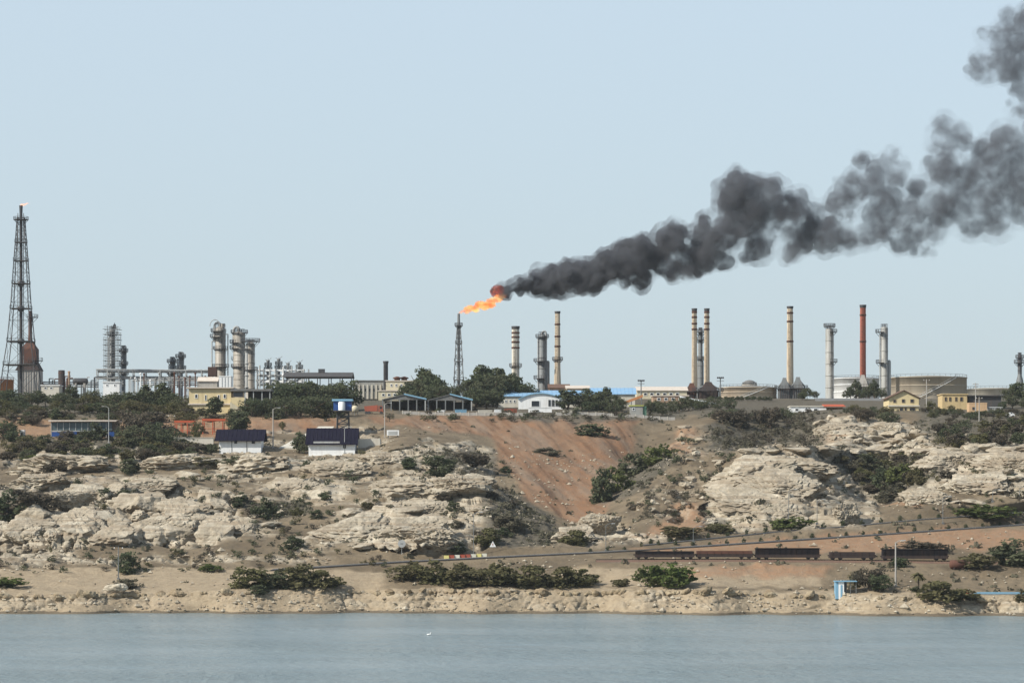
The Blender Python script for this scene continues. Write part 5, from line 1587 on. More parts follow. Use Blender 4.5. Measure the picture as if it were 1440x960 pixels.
def canopy(t, x0, x1, top, depth=5):
    mb = MB(); mb.box((t.X(x0), 0, t.Z(top+3)), (t.X(x1), depth, t.Z(top))); t.part(mb, 'roof', 'orange')
    for x in np.linspace(x0+1, x1-1, 4):
        for d in (.3, depth-.3):
            mb = MB(); mb.box((t.X(x)-.14, d-.14, -1), (t.X(x)+.14, d+.14, t.Z(top+4))); t.part(mb, 'post', 'orange')
    mb = MB(); mb.beam((t.X(x0+1), .3, t.Z(top+14)), (t.X(x1-1), .3, t.Z(top+14)), .12); t.part(mb, 'rail', 'orange')
canopy(t, 245, 273, 591)
t = Thing('red_canopy', 'right and longer orange-red canopy behind the left navy-roofed hut', 'canopy', 306, 868, 'red canopies'); canopy(t, 284, 328, 588.5)
t = Thing('apron_wall', 'pale concrete apron wall left of the left navy-roofed hut', 'wall', 268, 846)
mb = MB(); mb.box((t.X(245), 0, -1.5), (t.X(300), 1.0, t.Z(615.5))); t.part(mb, 'wall', 'conc_pale')
mb = MB(); mb.box((t.X(244.5), -.15, t.Z(615.5)), (t.X(300.5), 1.15, t.Z(614.7))); t.part(mb, 'coping', 'conc_pale')
t = Thing('navy_roofed_hut', 'left navy-roofed white hut with two round dark windows', 'hut', 338, 832, 'navy-roofed huts')
gable(t, 308, 367, 617, 604, None, 9, 'white', 'navy_roof', 'x', 1.1, 12)
windows(t, [(329.5, 333.5, 618.5, 623.5), (354, 358.5, 618.5, 623.5)], -.03, 'steel_dark')
for x in (326, 347):
    mb = MB(); mb.box((t.X(x)-.1, -.07, -1), (t.X(x)+.1, -.02, t.Z(618.5))); t.part(mb, 'wall_joint', 'steel_grey')
mb = MB(); mb.box((t.X(314), -.7, -1.5), (t.X(367), 0, .25)); t.part(mb, 'plinth', 'roof_dark')
t = Thing('navy_roofed_hut', 'right and larger navy-roofed white hut with one dark window', 'hut', 468, 818, 'navy-roofed huts')
gable(t, 434, 499, 622, 602, None, 11, 'white', 'navy_roof', 'x', .9, 14)
windows(t, [(482.5, 486.5, 624.5, 630)], -.03, 'steel_dark')
mb = MB(); mb.box((t.X(441), -.75, t.Z(623)), (t.X(478), -.3, t.Z(620.5))); t.part(mb, 'gutter_box', 'steel_light')
mb = MB(); mb.box((t.X(434), -.5, -1.5), (t.X(500), 0, .2)); t.part(mb, 'plinth', 'conc_pale')
t = Thing('paved_ramp', 'pale paved ramp rising behind the huts towards the red earth', 'ramp', 430, 850)
mb = MB()
pts = [(393, 630, 0), (432, 630, 0), (470, 594, 40), (452, 594, 40), ]
q = [Vector((t.X(a), d, ground_xy((a-CX)*(850+d)/F, 850+d)-t.gz)) for a, b, d in pts]
prev = None
for i in range(13):
    s = i/12
    y = 838+s*52; xa = (392+56*s-CX)*y/F; xb = (432+38*s-CX)*y/F
    za = max(ground_xy(xa, y), ground_xy(xb, y))+.25
    ox, oz = t.o.location.x, t.gz
    cur = [(xa-ox, y-850, za-oz), (xb-ox, y-850, za-oz)]
    if prev: mb.hexa([(prev[0][0], prev[0][1], prev[0][2]-1.2), (prev[1][0], prev[1][1], prev[1][2]-1.2), (cur[1][0], cur[1][1], cur[1][2]-1.2), (cur[0][0], cur[0][1], cur[0][2]-1.2), prev[0], prev[1], cur[1], cur[0]])
    prev = cur
t.part(mb, 'paving', 'conc_pale')
t = Thing('water_tower', 'water tower with blue cabin and white drum on steel legs above the right hut', 'water tower', 482, 872)
for i, x in enumerate((473, 491)):
    for d in (0, 3.6):
        mb = MB(); mb.beam((t.X(x), d, -1), (t.X(x+(1.5 if i == 0 else -1.5)), d, t.Z(578)), .32); t.part(mb, 'leg', 'steel_dark')
mb = MB()
for r0, r1 in ((604, 596), (596, 587), (587, 579)):
    for d in (0, 3.6):
        mb.beam((t.X(473.5), d, t.Z(r0)), (t.X(490.5), d, t.Z(r1)), .16); mb.beam((t.X(490.5), d, t.Z(r0)), (t.X(473.5), d, t.Z(r1)), .16); mb.beam((t.X(473.5), d, t.Z(r1)), (t.X(490.5), d, t.Z(r1)), .2)
t.part(mb, 'bracing', 'steel_dark')
mb = MB(); mb.box((t.X(469), -.3, t.Z(577)), (t.X(494), 4, t.Z(564))); t.part(mb, 'cabin', 'blue')
mb = MB(); mb.box((t.X(467), -.9, t.Z(563.8)), (t.X(496), 4.6, t.Z(561))); t.part(mb, 'roof', 'sky_paint')
mb = MB(); mb.lathe([(2*t.k*2.4, t.Z(577)), (2*t.k*2.4, t.Z(566)), (2*t.k*1.8, t.Z(565))], (t.X(481), -1.4), 16); t.part(mb, 'drum', 'white')
mb = MB(); mb.box((t.X(469), -2.6, t.Z(578.2)), (t.X(494), 4, t.Z(577))); t.part(mb, 'deck', 'steel_dark')
t = Thing('retaining_wall', 'pale grey concrete wall right of the right hut', 'wall', 520, 825)
mb = MB(); mb.hexa([(t.X(503),0,-2),(t.X(536),0,-2),(t.X(536),7,-2),(t.X(503),7,-2),(t.X(503),0,t.Z(617)),(t.X(534),0,t.Z(616)),(t.X(534),7,t.Z(616)),(t.X(503),7,t.Z(617))]); t.part(mb, 'wall', 'conc_pale')
mb = MB(); mb.box((t.X(500), -1.5, -2), (t.X(530), -.05, t.Z(634))); t.part(mb, 'footing', 'conc_pale')
t = Thing('meter_box', 'small white box on a stand above the dark gully right of the grey wall', 'box', 552, 840)
mb = MB(); mb.box((t.X(544), 0, t.Z(612)), (t.X(561), 2, t.Z(604.5))); t.part(mb, 'housing', 'white')
mb = MB(); mb.box((t.X(546), -.04, t.Z(611)), (t.X(559), -.01, t.Z(606))); t.part(mb, 'door', 'steel_light')
for x in (546, 559):
    mb = MB(); mb.box((t.X(x)-.12, .5, -2), (t.X(x)+.12, .8, t.Z(612))); t.part(mb, 'leg', 'steel_grey')
t = Thing('red_truck', 'dark red tipper truck parked on the plateau right of the water tower', 'truck', 526, 935)
mb = MB(); mb.hexa([(t.X(513),0,1.0),(t.X(531),0,1.0),(t.X(531),2.4,1.0),(t.X(513),2.4,1.0),(t.X(512),0,2.6),(t.X(531),0,3.0),(t.X(531),2.4,3.0),(t.X(512),2.4,2.6)]); t.part(mb, 'tipper_body', 'red_paint')
mb = MB(); mb.hexa([(t.X(532),0,.8),(t.X(539),0,.8),(t.X(539),2.4,.8),(t.X(532),2.4,.8),(t.X(532),0,2.8),(t.X(537.5),0,2.8),(t.X(537.5),2.4,2.8),(t.X(532),2.4,2.8)]); c_ = t.part(mb, 'cab', 'red_paint')
mb = MB(); mb.box((t.X(534), -.03, 1.8), (t.X(537), -.01, 2.5)); mb.build('window', 'glass', c_)
for x in (515, 519, 536):
    for d in (.15, 2.25):
        mb = MB(); mb.tube((t.X(x), d-.15, .5), (t.X(x), d+.15, .5), .5, None, 12); t.part(mb, 'wheel', 'steel_dark')
t = Thing('spherical_tank', 'small cream spherical tank just right of the water tower', 'tank', 499, 930)
mb = MB(); mb.sphere((0, 0, 2.0), 1.25, 16, 10); t.part(mb, 'shell', 'cream')
for a in (.5, 2.6, 4.7):
    mb = MB(); mb.beam((1.1*math.cos(a), 1.1*math.sin(a), -.5), (1.0*math.cos(a), 1.0*math.sin(a), 2), .15); t.part(mb, 'leg', 'steel_grey')
t = Thing('white_tarpaulin_shed', 'small grey-white peaked shelter left of the dark trees behind the street lamp', 'shed', 392, 930)
gable(t, 385, 401, 574, 566, None, 4, 'white', 'white', 'y', .2)
t = Thing('yellow_building', 'yellow two-storey building with flat pale roof and balcony above the terrace', 'building', 300, 930)
flat_block(t, 266, 325, 545, 12, 'yellow', 'roof_pale', .9)
mb = MB(); mb.box((t.X(325)+.02, -1.5, -2), (t.X(345), 8, t.Z(559))); t.part(mb, 'balcony', 'yellow')
mb = MB(); mb.box((t.X(325), -2, t.Z(550)), (t.X(382), 9, t.Z(547))); t.part(mb, 'canopy_roof', 'roof_grey')
for x in (345, 357, 369, 380):
    mb = MB(); mb.box((t.X(x)-.15, -1.6, -2), (t.X(x)+.15, -1.3, t.Z(550))); t.part(mb, 'canopy_post', 'steel_light')
mb = MB(); mb.box((t.X(346), 7, -2), (t.X(380), 8, t.Z(550))); t.part(mb, 'carport_wall', 'roof_dark')
windows(t, [(288, 290.5, 555, 563), (306, 309, 555, 566), (274, 278, 554, 560), (314, 318, 554, 560)], -.03, 'white'); windows(t, [(328, 343, 551, 558.5)], -1.45, 'wood', name='balcony_opening')
mb = MB(); mb.box((t.X(266)-.3, -.45, t.Z(569)), (t.X(325)+.3, -.02, t.Z(567))); t.part(mb, 'ledge', 'roof_pale')
mb = MB(); mb.hexa([(t.X(325),-3.5,-2),(t.X(348),-3.5,-2),(t.X(348),-1.6,-2),(t.X(325),-1.6,-2),(t.X(325),-3.5,t.Z(565)),(t.X(348),-3.5,.2),(t.X(348),-1.6,.2),(t.X(325),-1.6,t.Z(565))]); t.part(mb, 'stair', 'cream')

# rubble of parked things along the plateau edge above the red slope
for x, w_, h_, m_, nm, lab in ((620, 10, 4, 'white', 'site_cabin', 'low white cabin left of the brick-red heap on the plateau edge'), (648, 16, 5, 'sky_paint', 'container', 'pale blue container under the right blue-edged shed'), (682, 20, 4.5, 'conc_pale', 'low_wall', 'long pale low wall on the plateau edge left of the blue hall'),
                               (718, 18, 6, 'red_paint', 'container', 'rust-red container left of the bright white wall block'), (700, 10, 5, 'white', 'container', 'white container between the low wall and the rust-red container'), (800, 18, 4, 'conc_pale', 'low_wall', 'pale low wall right of the bright white wall block')):
    t = Thing(nm, lab, {'low_wall': 'wall'}.get(nm, 'container' if nm == 'container' else 'cabin'), x, 946)
    mb = MB(); W_, H_ = w_*t.k/2, h_*t.k
    mb.box((-W_, 0, -1), (W_, 2.4 if nm != 'low_wall' else .5, H_)); t.part(mb, 'body', m_)
    mb = MB()
    for i in range(int(w_/1.6)): mb.box((-W_+.2+i*1.6*t.k, -.07, 0), (-W_+.35+i*1.6*t.k, -.01, H_-.05))
    t.part(mb, 'ribs', m_)
    mb = MB(); mb.box((-W_-.06, -.08, H_), (W_+.06, 2.5 if nm != 'low_wall' else .6, H_+.1)); t.part(mb, 'top_edge', m_)

def edge_wall(label, x0, x1, Y, h):
    t = Thing('boundary_wall', label, 'wall', .5*(x0+x1), Y)
    n = int((x1-x0)/11)
    for i in range(n):
        a, b = x0+(x1-x0)*i/n, x0+(x1-x0)*(i+1)/n
        gz = .5*(ground_z(a, Y)+ground_z(b, Y))-t.gz
        mb = MB(); mb.box((t.X(a)+.14, -.1, gz-1), (t.X(b)-.14, .1, gz+h)); t.part(mb, 'panel', 'concrete')
        mb = MB(); mb.box((t.X(a)-.13, -.18, gz-1), (t.X(a)+.13, .18, gz+h+.2)); t.part(mb, 'post', 'conc_pale')
edge_wall('low grey panel wall along the rim left of the bright white wall block', 566, 740, 934, 1.0)
edge_wall('low grey panel wall along the rim right of the bright white wall block', 782, 950, 938, 1.0)

# ================================================================== railway wagons
def wagon(label, x0, x1, top, base, mat, kind):
    px = .5*(x0+x1); Y, z = rail(np.array(px)); Y, z = float(Y), float(z)
    t = Thing('railway_wagon', label, 'wagon', px, Y, 'railway wagons', z+.48)
    L = (x1-x0)*t.k; H_ = (base-top)*t.k
    dk = 1.0
    mb = MB(); mb.box((-L/2, -1.38, .38), (L/2, 1.3, dk+.1)); mb.box((-L/2-.35, -.2, .78), (L/2+.35, .2, 1.05)); t.part(mb, 'underframe', 'rust_dark')
    if kind == 'box':
        mb = MB(); mb.box((-L/2+.1, -1.4, dk+.1), (L/2-.1, 1.4, max(dk+1.2, H_))); b = t.part(mb, 'body', mat)
        for i in range(int(L/1.2)):
            rb = MB(); x = -L/2+.5+i*1.2; rb.box((x-.06, -1.5, dk+.1), (x+.06, -1.38, max(dk+1.2, H_)-.02)); rb.build('rib', mat, b)
        mb = MB(); mb.box((-L/2, -1.5, max(dk+1.2, H_)), (L/2, 1.5, max(dk+1.2, H_)+.1)); mb.build('top_rim', mat, b)
    else:
        mb = MB()
        for s in (-1, 1): mb.box((-L/2+.1, s*1.35-.06, dk+.1), (L/2-.1, s*1.35+.06, max(dk+.7, H_)))
        for s in (-1, 1): mb.box((s*(L/2-.15)-.06, -1.28, dk+.1), (s*(L/2-.15)+.06, 1.28, max(dk+.7, H_)))
        b = t.part(mb, 'side_boards', mat)
        for i in range(int(L/1.6)):
            rb = MB(); x = -L/2+.6+i*1.6; rb.box((x-.06, -1.5, dk), (x+.06, -1.42, max(dk+.7, H_)-.03)); rb.build('stake', mat, b)
    for x in (-L/2+1.6, L/2-1.6):
        mb = MB(); mb.box((x-1.2, -1.1, .42), (x+1.2, -.9, .7)); mb.box((x-1.2, .9, .42), (x+1.2, 1.1, .7)); bg = t.part(mb, 'bogie', 'rust_dark')
        for dx in (-.85, .85):
            for d in (-.78, .78):
                w = MB(); w.tube((x+dx, d-.07, .45), (x+dx, d+.07, .45), .45, None, 14); w.build('wheel', 'steel_dark', bg)
wagon('leftmost low black open wagon on the railway', 893, 976, 778.5, 788, 'black_blue', 'open')
wagon('low rust-brown open wagon, second from left on the railway', 979, 1058, 777, 788, 'rust', 'open')
wagon('tall blue-black wagon left of the gap in the train', 1062, 1152, 773, 788, 'black_blue', 'box')
wagon('low black flat-sided wagon in the gap between two tall wagons', 1166, 1230, 779.5, 789, 'rust_dark', 'open')
wagon('tall blue-black wagon crossed by the concrete pole', 1240, 1332, 774, 789, 'black_blue', 'box')
t = Thing('rusty_tank', 'small rusty tank body lying at the right end of the train', 'tank', 1347, 622)
mb = MB(); r_ = 1.0; L = 24*t.k
n = 14; full = [(.1, 0), (.7, .1), (1, .4), (1, L-.4), (.7, L-.1), (.1, L)]
vs_ = [(x-L/2, r*math.cos(6.283*i/n), 1.05+r*math.sin(6.283*i/n)) for r, x in full for i in range(n)]
mb.add(vs_, [(q*n+i, q*n+(i+1) % n, (q+1)*n+(i+1) % n, (q+1)*n+i) for q in range(len(full)-1) for i in range(n)], True); t.part(mb, 'shell', 'rust')
for x in (-L/4, L/4):
    mb = MB(); mb.box((x-.2, -.8, -.5), (x+.2, .8, .4)); t.part(mb, 'cradle', 'rust_dark')

# ================================================================== shore and roadside things
t = Thing('shore_cabin', 'small sky-blue and white cabin under the tree on the shore', 'cabin', 1184, 597)
mb = MB(); mb.box((t.X(1175), 0, -.6), (t.X(1179), 2.4, t.Z(817.5))); t.part(mb, 'blue_panel', 'sky_paint')
mb = MB(); mb.box((t.X(1179)+.01, .02, -.6), (t.X(1187), 2.4, t.Z(817.5))); w = t.part(mb, 'walls', 'white')
mb = MB(); mb.box((t.X(1188), .3, -.6), (t.X(1191), 2.4, t.Z(818))); t.part(mb, 'side_wall', 'steel_dark')
mb = MB(); mb.box((t.X(1174), -.3, t.Z(817.5)), (t.X(1205), 2.9, t.Z(816.3))); t.part(mb, 'roof', 'sky_paint')
mb = MB(); mb.box((t.X(1182), -.04, -.3), (t.X(1184.5), 0, t.Z(822))); t.part(mb, 'door', 'sky_paint')
for x in (1196, 1204):
    mb = MB(); mb.box((t.X(x)-.06, .1, -.6), (t.X(x)+.06, .25, t.Z(817.5))); t.part(mb, 'post', 'steel_grey')
t = Thing('kerb_wall', 'low blue-topped wall with white face on the shore at the right edge', 'wall', 1412, 597)
mb = MB(); mb.box((t.X(1368), 0, -.8), (t.X(1480), .5, t.Z(834.6))); t.part(mb, 'wall', 'white')
mb = MB(); mb.box((t.X(1368)-.05, -.15, t.Z(834.6)), (t.X(1480), .65, t.Z(832))); t.part(mb, 'coping', 'sky_paint')
t = Thing('red_barrel', 'small red barrel at the left end of the blue-topped wall', 'barrel', 1360, 597)
mb = MB(); mb.lathe([(.42, 0), (.42, .3), (.46, .33), (.42, .36), (.42, .62), (.46, .65), (.42, .68), (.42, .98), (.3, 1.0)], (0, 0), 14); t.part(mb, 'shell', 'orange')
mb = MB(); mb.lathe([(.4, 1.0), (.4, 1.03), (.05, 1.04)], (0, 0), 14); t.part(mb, 'lid', 'white')
# striped kerb
cols = ['kerb_yellow', 'kerb_red', 'kerb_white', 'kerb_red', 'kerb_red', 'kerb_white', 'kerb_yellow', 'kerb_white']
names = {'kerb_yellow': 'yellow', 'kerb_red': 'red', 'kerb_white': 'white'}
Y, z = road_low(np.array(655.0))
t = Thing('striped_kerb', 'roadside barrier of red, white and yellow painted blocks', 'barrier', 655, float(Y)+6.7, None, float(z))
for i in range(8):
    a = 624+i*7.6; Y1, z1 = road_low(np.array(a+3.8))
    mb = MB(); mb.box((t.X(a)+.05, float(Y1)-float(Y)-.35, float(z1)-t.gz-.3), (t.X(a+7.6)-.05, float(Y1)-float(Y)+.35, float(z1)-t.gz+.85)); t.part(mb, 'block', cols[i])
def sign(label, px, py, Y, shape, mat, w):
    t = Thing('road_sign', label, 'sign', px, Y)
    z = t.Z(py)
    mb = MB(); mb.tube((0, 0, -.5), (0, 0, z), .06, None, 6); t.part(mb, 'post', 'steel_light')
    mb = MB()
    if shape == 'disc': mb.tube((0, -.08, z), (0, -.14, z), w, w, 20)
    else:
        mb.add([(-w, -.08, z-w*.8), (w, -.08, z-w*.8), (0, -.08, z+w), (-w, -.13, z-w*.8), (w, -.13, z-w*.8), (0, -.13, z+w)], [(0,1,2),(5,4,3),(0,3,4,1),(1,4,5,2),(2,5,3,0)])
    pl = t.part(mb, 'plate', mat)
    mb = MB(); mb.box((-w*.35, -.17, z-.1), (w*.35, -.145, z+.1)) if shape == 'disc' else mb.box((-.08, -.16, z-w*.3), (.08, -.135, z+w*.35)); mb.build('symbol', 'red_paint' if shape != 'disc' else 'steel_grey', pl)
sign('pale round sign beside the road near the pale slab', 565, 764, 652, 'disc', 'steel_light', .9)
sign('white triangular road sign above the striped kerb', 693, 765, 656, 'tri', 'white', .75)
t = Thing('gull', 'small white gull floating on the water', 'bird', 603, 0.5*(CAM_H*F/(893-HY))*2, None, .02)
mb = MB()
pr = [(.02, -.38), (.1, -.3), (.17, -.1), (.18, .1), (.1, .3), (.02, .36)]
n = 10; vs_ = [(x, r*math.cos(6.283*i/n), .16+.8*r*math.sin(6.283*i/n)+(.12*max(0, -x-.2))) for r, x in pr for i in range(n)]
mb.add(vs_, [(q*n+i, q*n+(i+1) % n, (q+1)*n+(i+1) % n, (q+1)*n+i) for q in range(len(pr)-1) for i in range(n)], True)
mb.sphere((.33, 0, .42), .11, 10, 8); mb.tube((.3, 0, .2), (.33, 0, .4), .09, .08, 8); b = t.part(mb, 'body', 'white')
mb = MB(); mb.tube((.42, 0, .41), (.54, 0, .39), .03, .01, 6); t.part(mb, 'beak', 'kerb_yellow')

# ================================================================== trees
ORD = ['leftmost', 'second from left', 'third from left', 'fourth from left', 'fifth from left', 'sixth from left', 'seventh from left', 'eighth from left', 'ninth from left', 'tenth from left'] + [str(i)+'th from left' for i in range(11, 21)] + ['21st from left', '22nd from left', '23rd from left'] + [str(i)+'th from left' for i in range(24, 61)]
def ordinal(i, n):
    return 'rightmost' if i == n-1 and n > 1 else ORD[i].replace(' ', '-')
def belt(kind, spots, label, group):
    spots = sorted(spots, key=lambda s: s[0])
    for i, s in enumerate(spots):
        x, top, Y = s[:3]; wd = s[3] if len(s) > 3 else 1.0
        tree(kind if len(s) < 5 else s[4], x, top, Y, ordinal(i, len(spots))+' '+label, group, wd)
R = random.Random(21)
sp = [(x+R.uniform(-6, 6), R.uniform(546, 556), R.uniform(935, 985), R.uniform(1.1, 1.5), R.choice(('round', 'wide', 'olive', 'round'))) for x in range(-30, 265, 11)]
belt('round', sp, 'bushy dark tree in the belt across the left, below the flare tower', 'trees of the left belt')
sp = [(x+R.uniform(-6, 6), R.uniform(560, 570), R.uniform(905, 925), R.uniform(1.2, 1.6), R.choice(('wide', 'olive', 'olive'))) for x in range(-25, 262, 13)]
belt('wide', sp, 'low olive tree at the front of the left belt, above the red bank', 'low trees before the left belt')
sp = [(x+R.uniform(-6, 6), R.uniform(572, 581), R.uniform(880, 900), R.uniform(1.3, 1.9), R.choice(('wide', 'olive', 'brown'))) for x in (-22, 8, 40, 150, 168, 200, 255)]
belt('wide', sp, 'low spreading tree along the foot of the left belt', 'spreading trees at the foot of the left belt')
for x, y, lab in ((206, 539, 'tall bushy tree left of the short dark columns'), (228, 537, 'tall dark tree in front of the pipe bridge, nearest the yellow building'), (100, 540, 'taller dark tree below the black horizontal drum')):
    tree('tall', x, y, 960, lab, None, 1.2)
sp = [(x+R.uniform(-4, 4), R.uniform(533, 541), R.uniform(945, 985), R.uniform(1.0, 1.3)) for x in range(384, 494, 11)]
belt('round', sp, 'dense dark tree in the clump under the open dark-roofed shed', 'trees under the open shed')
sp = [(x+R.uniform(-4, 4), R.uniform(552, 560), R.uniform(915, 935), 1.2) for x in range(350, 490, 18)]
belt('wide', sp, 'low dark tree at the foot of the clump behind the water tower', 'low trees behind the water tower')
tree('tall', 302, 557, 915, 'small dark tree in front of the yellow building', None, 1.6)
tree('round', 335, 572, 860, 'round dark tree behind the left navy-roofed hut', None, .8)
tree('tall', 335, 576, 858, 'slim dark tree beside the right red canopy', None, 1.4)
belt('round', [(572, 540, 985), (585, 530, 990), (594, 515, 1000, 1.0, 'tall'), (603, 519, 1000, 1.1, 'tall'), (612, 527, 990), (622, 536, 985), (630, 541, 980), (606, 540, 975, 1.2), (590, 544, 972, 1.2)], 'dark tree in the pointed clump left of the slim flare tower', 'trees left of the slim flare tower')
belt('round', [(660, 530, 990), (670, 525, 995), (678, 512, 1005, 1.1, 'tall'), (686, 516, 1005, 1.1, 'tall'), (693, 525, 995), (701, 514, 1005, 1.0, 'tall'), (709, 523, 1000), (717, 522, 1005, .9, 'tall'), (726, 527, 1005, .9, 'tall'), (735, 537, 1000), (745, 540, 1000), (668, 545, 975, 1.3), (684, 545, 975, 1.3), (698, 547, 978, 1.1)], 'dark tree in the clump right of the slim flare tower', 'trees right of the slim flare tower')
tree('tall', 797, 546, 962, 'solitary rounded dark tree in front of the blue roof', None, 1.7)
belt('round', [(818, 552, 965), (830, 545, 970, 1.1), (842, 546, 968), (853, 543, 972, .9, 'tall'), (864, 552, 965), (873, 558, 962), (845, 560, 952, 1.2), (828, 562, 950, 1.3), (862, 565, 950, 1.3)], 'dark tree in the clump right of the blue-roofed hall', 'trees right of the blue-roofed hall')
sp = [(x+R.uniform(-4, 4), R.uniform(553, 572), R.uniform(950, 985), R.uniform(1.0, 1.3), R.choice(('round', 'wide'))) for x in range(912, 1030, 11)]
belt('round', sp, 'dark tree on the plateau edge below the twin chimneys', 'trees below the twin chimneys')
sp = [(x+R.uniform(-2, 2), R.uniform(560, 564), 1040, 1.2) for x in range(1012, 1090, 8)]
belt('round', sp, 'clipped dark tree in the row before the tan tank', 'tree row before the tan tank')
sp = [(x+R.uniform(-4, 4), R.uniform(568, 580), R.uniform(925, 955), R.uniform(1.0, 1.4), R.choice(('wide', 'olive', 'brown'))) for x in range(1005, 1112, 11)]
belt('wide', sp, 'low olive scrub tree above the dark scrub slope', 'scrub trees above the dark slope')
belt('round', [(1135, 543, 1060, 1.0), (1146, 548, 1055, 1.0), (1128, 550, 1050, 1.2)], 'dark tree right of the furnaces under the single tan chimney', 'trees by the single tan chimney')
belt('round', [(1196, 541, 1060, .9, 'tall'), (1204, 533, 1070, .9, 'tall'), (1222, 540, 1060), (1230, 533, 1068, .9, 'tall'), (1240, 545, 1060), (1212, 547, 1055, 1.2), (1190, 548, 1055)], 'dark tree at the foot of the red chimney', 'trees at the foot of the red chimney')
belt('wide', [(1200, 572, 955), (1214, 574, 950), (1228, 570, 955), (1242, 575, 948), (1190, 577, 945)], 'low dark tree left of the yellow house', 'trees left of the yellow house')
belt('olive', [(1308, 563, 950), (1318, 570, 945), (1328, 573, 935), (1338, 569, 950), (1350, 574, 935), (1310, 578, 925, 1.3)], 'olive tree between the yellow house and the pink block', 'trees right of the yellow house')
belt('round', [(1418, 545, 1010), (1428, 535, 1020, .9, 'tall'), (1440, 537, 1020), (1453, 540, 1010), (1424, 556, 985, 1.2), (1442, 560, 975, 1.2), (1410, 562, 975)], 'dark tree in the clump at the right edge', 'trees at the right edge')
sp = [(x+R.uniform(-5, 5), R.uniform(566, 576), R.uniform(905, 940), R.uniform(1.0, 1.4), R.choice(('round', 'wide', 'olive', 'brown'))) for x in range(1200, 1250, 9)]
belt('wide', sp, 'low tree in the hedge under the grey warehouse', 'hedge under the grey warehouse')
sp = [(x+R.uniform(-5, 5), R.uniform(574, 586), R.uniform(925, 950), R.uniform(1.2, 1.7), R.choice(('round', 'wide', 'olive', 'brown'))) for x in range(1300, 1460, 12)]
belt('wide', sp, 'dark low tree in the hedge under the ochre and pink buildings', 'hedge under the ochre building')
sp = [(x+R.uniform(-5, 5), R.uniform(588, 606), R.uniform(838, 862), R.uniform(1.0, 1.5), R.choice(('round', 'wide', 'brown'))) for x in (174, 184, 203, 222, 236, 3, 20)]
belt('wide', sp, 'dark bushy tree on the left terrace beside the blue-panelled building', 'trees on the left terrace')
# hedge of olive scrub below the right-hand buildings
sp = [(x+R.uniform(-5, 5), R.uniform(584, 596), R.uniform(890, 925), R.uniform(1.2, 1.7), R.choice(('wide', 'brown', 'olive'))) for x in range(1318, 1465, 14)]
belt('wide', sp, 'low scrub tree on the slope below the pink block and gantry', 'scrub trees on the upper right slope')
tree('round', 1248, 576, 905, 'round dark tree standing below the yellow house', None, 1.3)
tree('brown', 1338, 590, 880, 'broad brownish tree right of the pale rock heap', None, 1.4)
# terrace trees on the left
for x, top, Y, kd, lab, w_ in ((192, 572, 852, 'brown', 'large brownish tree right of the long blue-panelled building', 1.1), (212, 588, 850, 'round', 'dark tree behind the large brownish tree', 1.0), (12, 594, 858, 'round', 'dark tree at the left edge of the terrace', 1.2), (232, 608, 838, 'round', 'round dark tree left of the pale apron wall', 1.3), (278, 592, 852, 'olive', 'thin tree between the two red canopies', .7),
                          (297, 622, 822, 'round', 'dark bushy tree in front of the left navy-roofed hut', 1.6), (397, 592, 882, 'olive', 'thin-crowned small tree at the top of the pale ramp', .8), (421, 606, 830, 'tall', 'clipped columnar dark tree left of the right navy-roofed hut', 1.2), (428, 612, 828, 'tall', 'second, shorter columnar tree touching the right navy-roofed hut', 1.0)):
    tree(kd, x, top, Y, lab, None, w_)
# shore trees
tree('brown', 1222, 794, 600, 'wide brownish tree over the shore cabin', None, 1.3)
tree('olive', 1205, 802, 602, 'olive tree just behind the sky-blue shore cabin', None, 1.0)
tree('round', 1238, 806, 597, 'low dark tree between the shore cabin and the concrete pole', None, 1.5)
t = Thing('palm_tree', 'small ragged palm on the shore right of the concrete pole', 'palm', 1291, 599)
h = t.Z(806)
mb = MB()
for i in range(7): mb.tube((.06*i*.4, 0, h*i/7-.3), (.06*(i+1)*.4, 0, h*(i+1)/7-.3), .24-.012*i, .2-.012*i, 8)
t.part(mb, 'trunk', 'bark')
for i in range(17):
    a = 6.283*i/17+R.uniform(-.15, .15); el = R.uniform(-.5, 1.1); L = R.uniform(1.7, 2.3)
    mb = MB(); prev = None; q = Vector((.17, 0, h-.25)); d = Vector((math.cos(a)*math.cos(el), math.sin(a)*math.cos(el), math.sin(el)))
    side = Vector((-math.sin(a), math.cos(a), 0))
    for s in range(7):
        nq = q+d*L/7
        wv = .34*math.sin(math.pi*(s+.6)/7.6)+.04
        mb.add([q-side*wv-Vector((0,0,wv*.5)), q, nq, nq-side*wv*.9-Vector((0,0,wv*.5))], [(0,1,2,3)]); mb.add([q, q+side*wv-Vector((0,0,wv*.5)), nq+side*wv*.9-Vector((0,0,wv*.5)), nq], [(0,1,2,3)])
        q = nq; d = (d+Vector((0, 0, -.2))).normalized()
    t.part(mb, 'frond', 'leaf_olive')

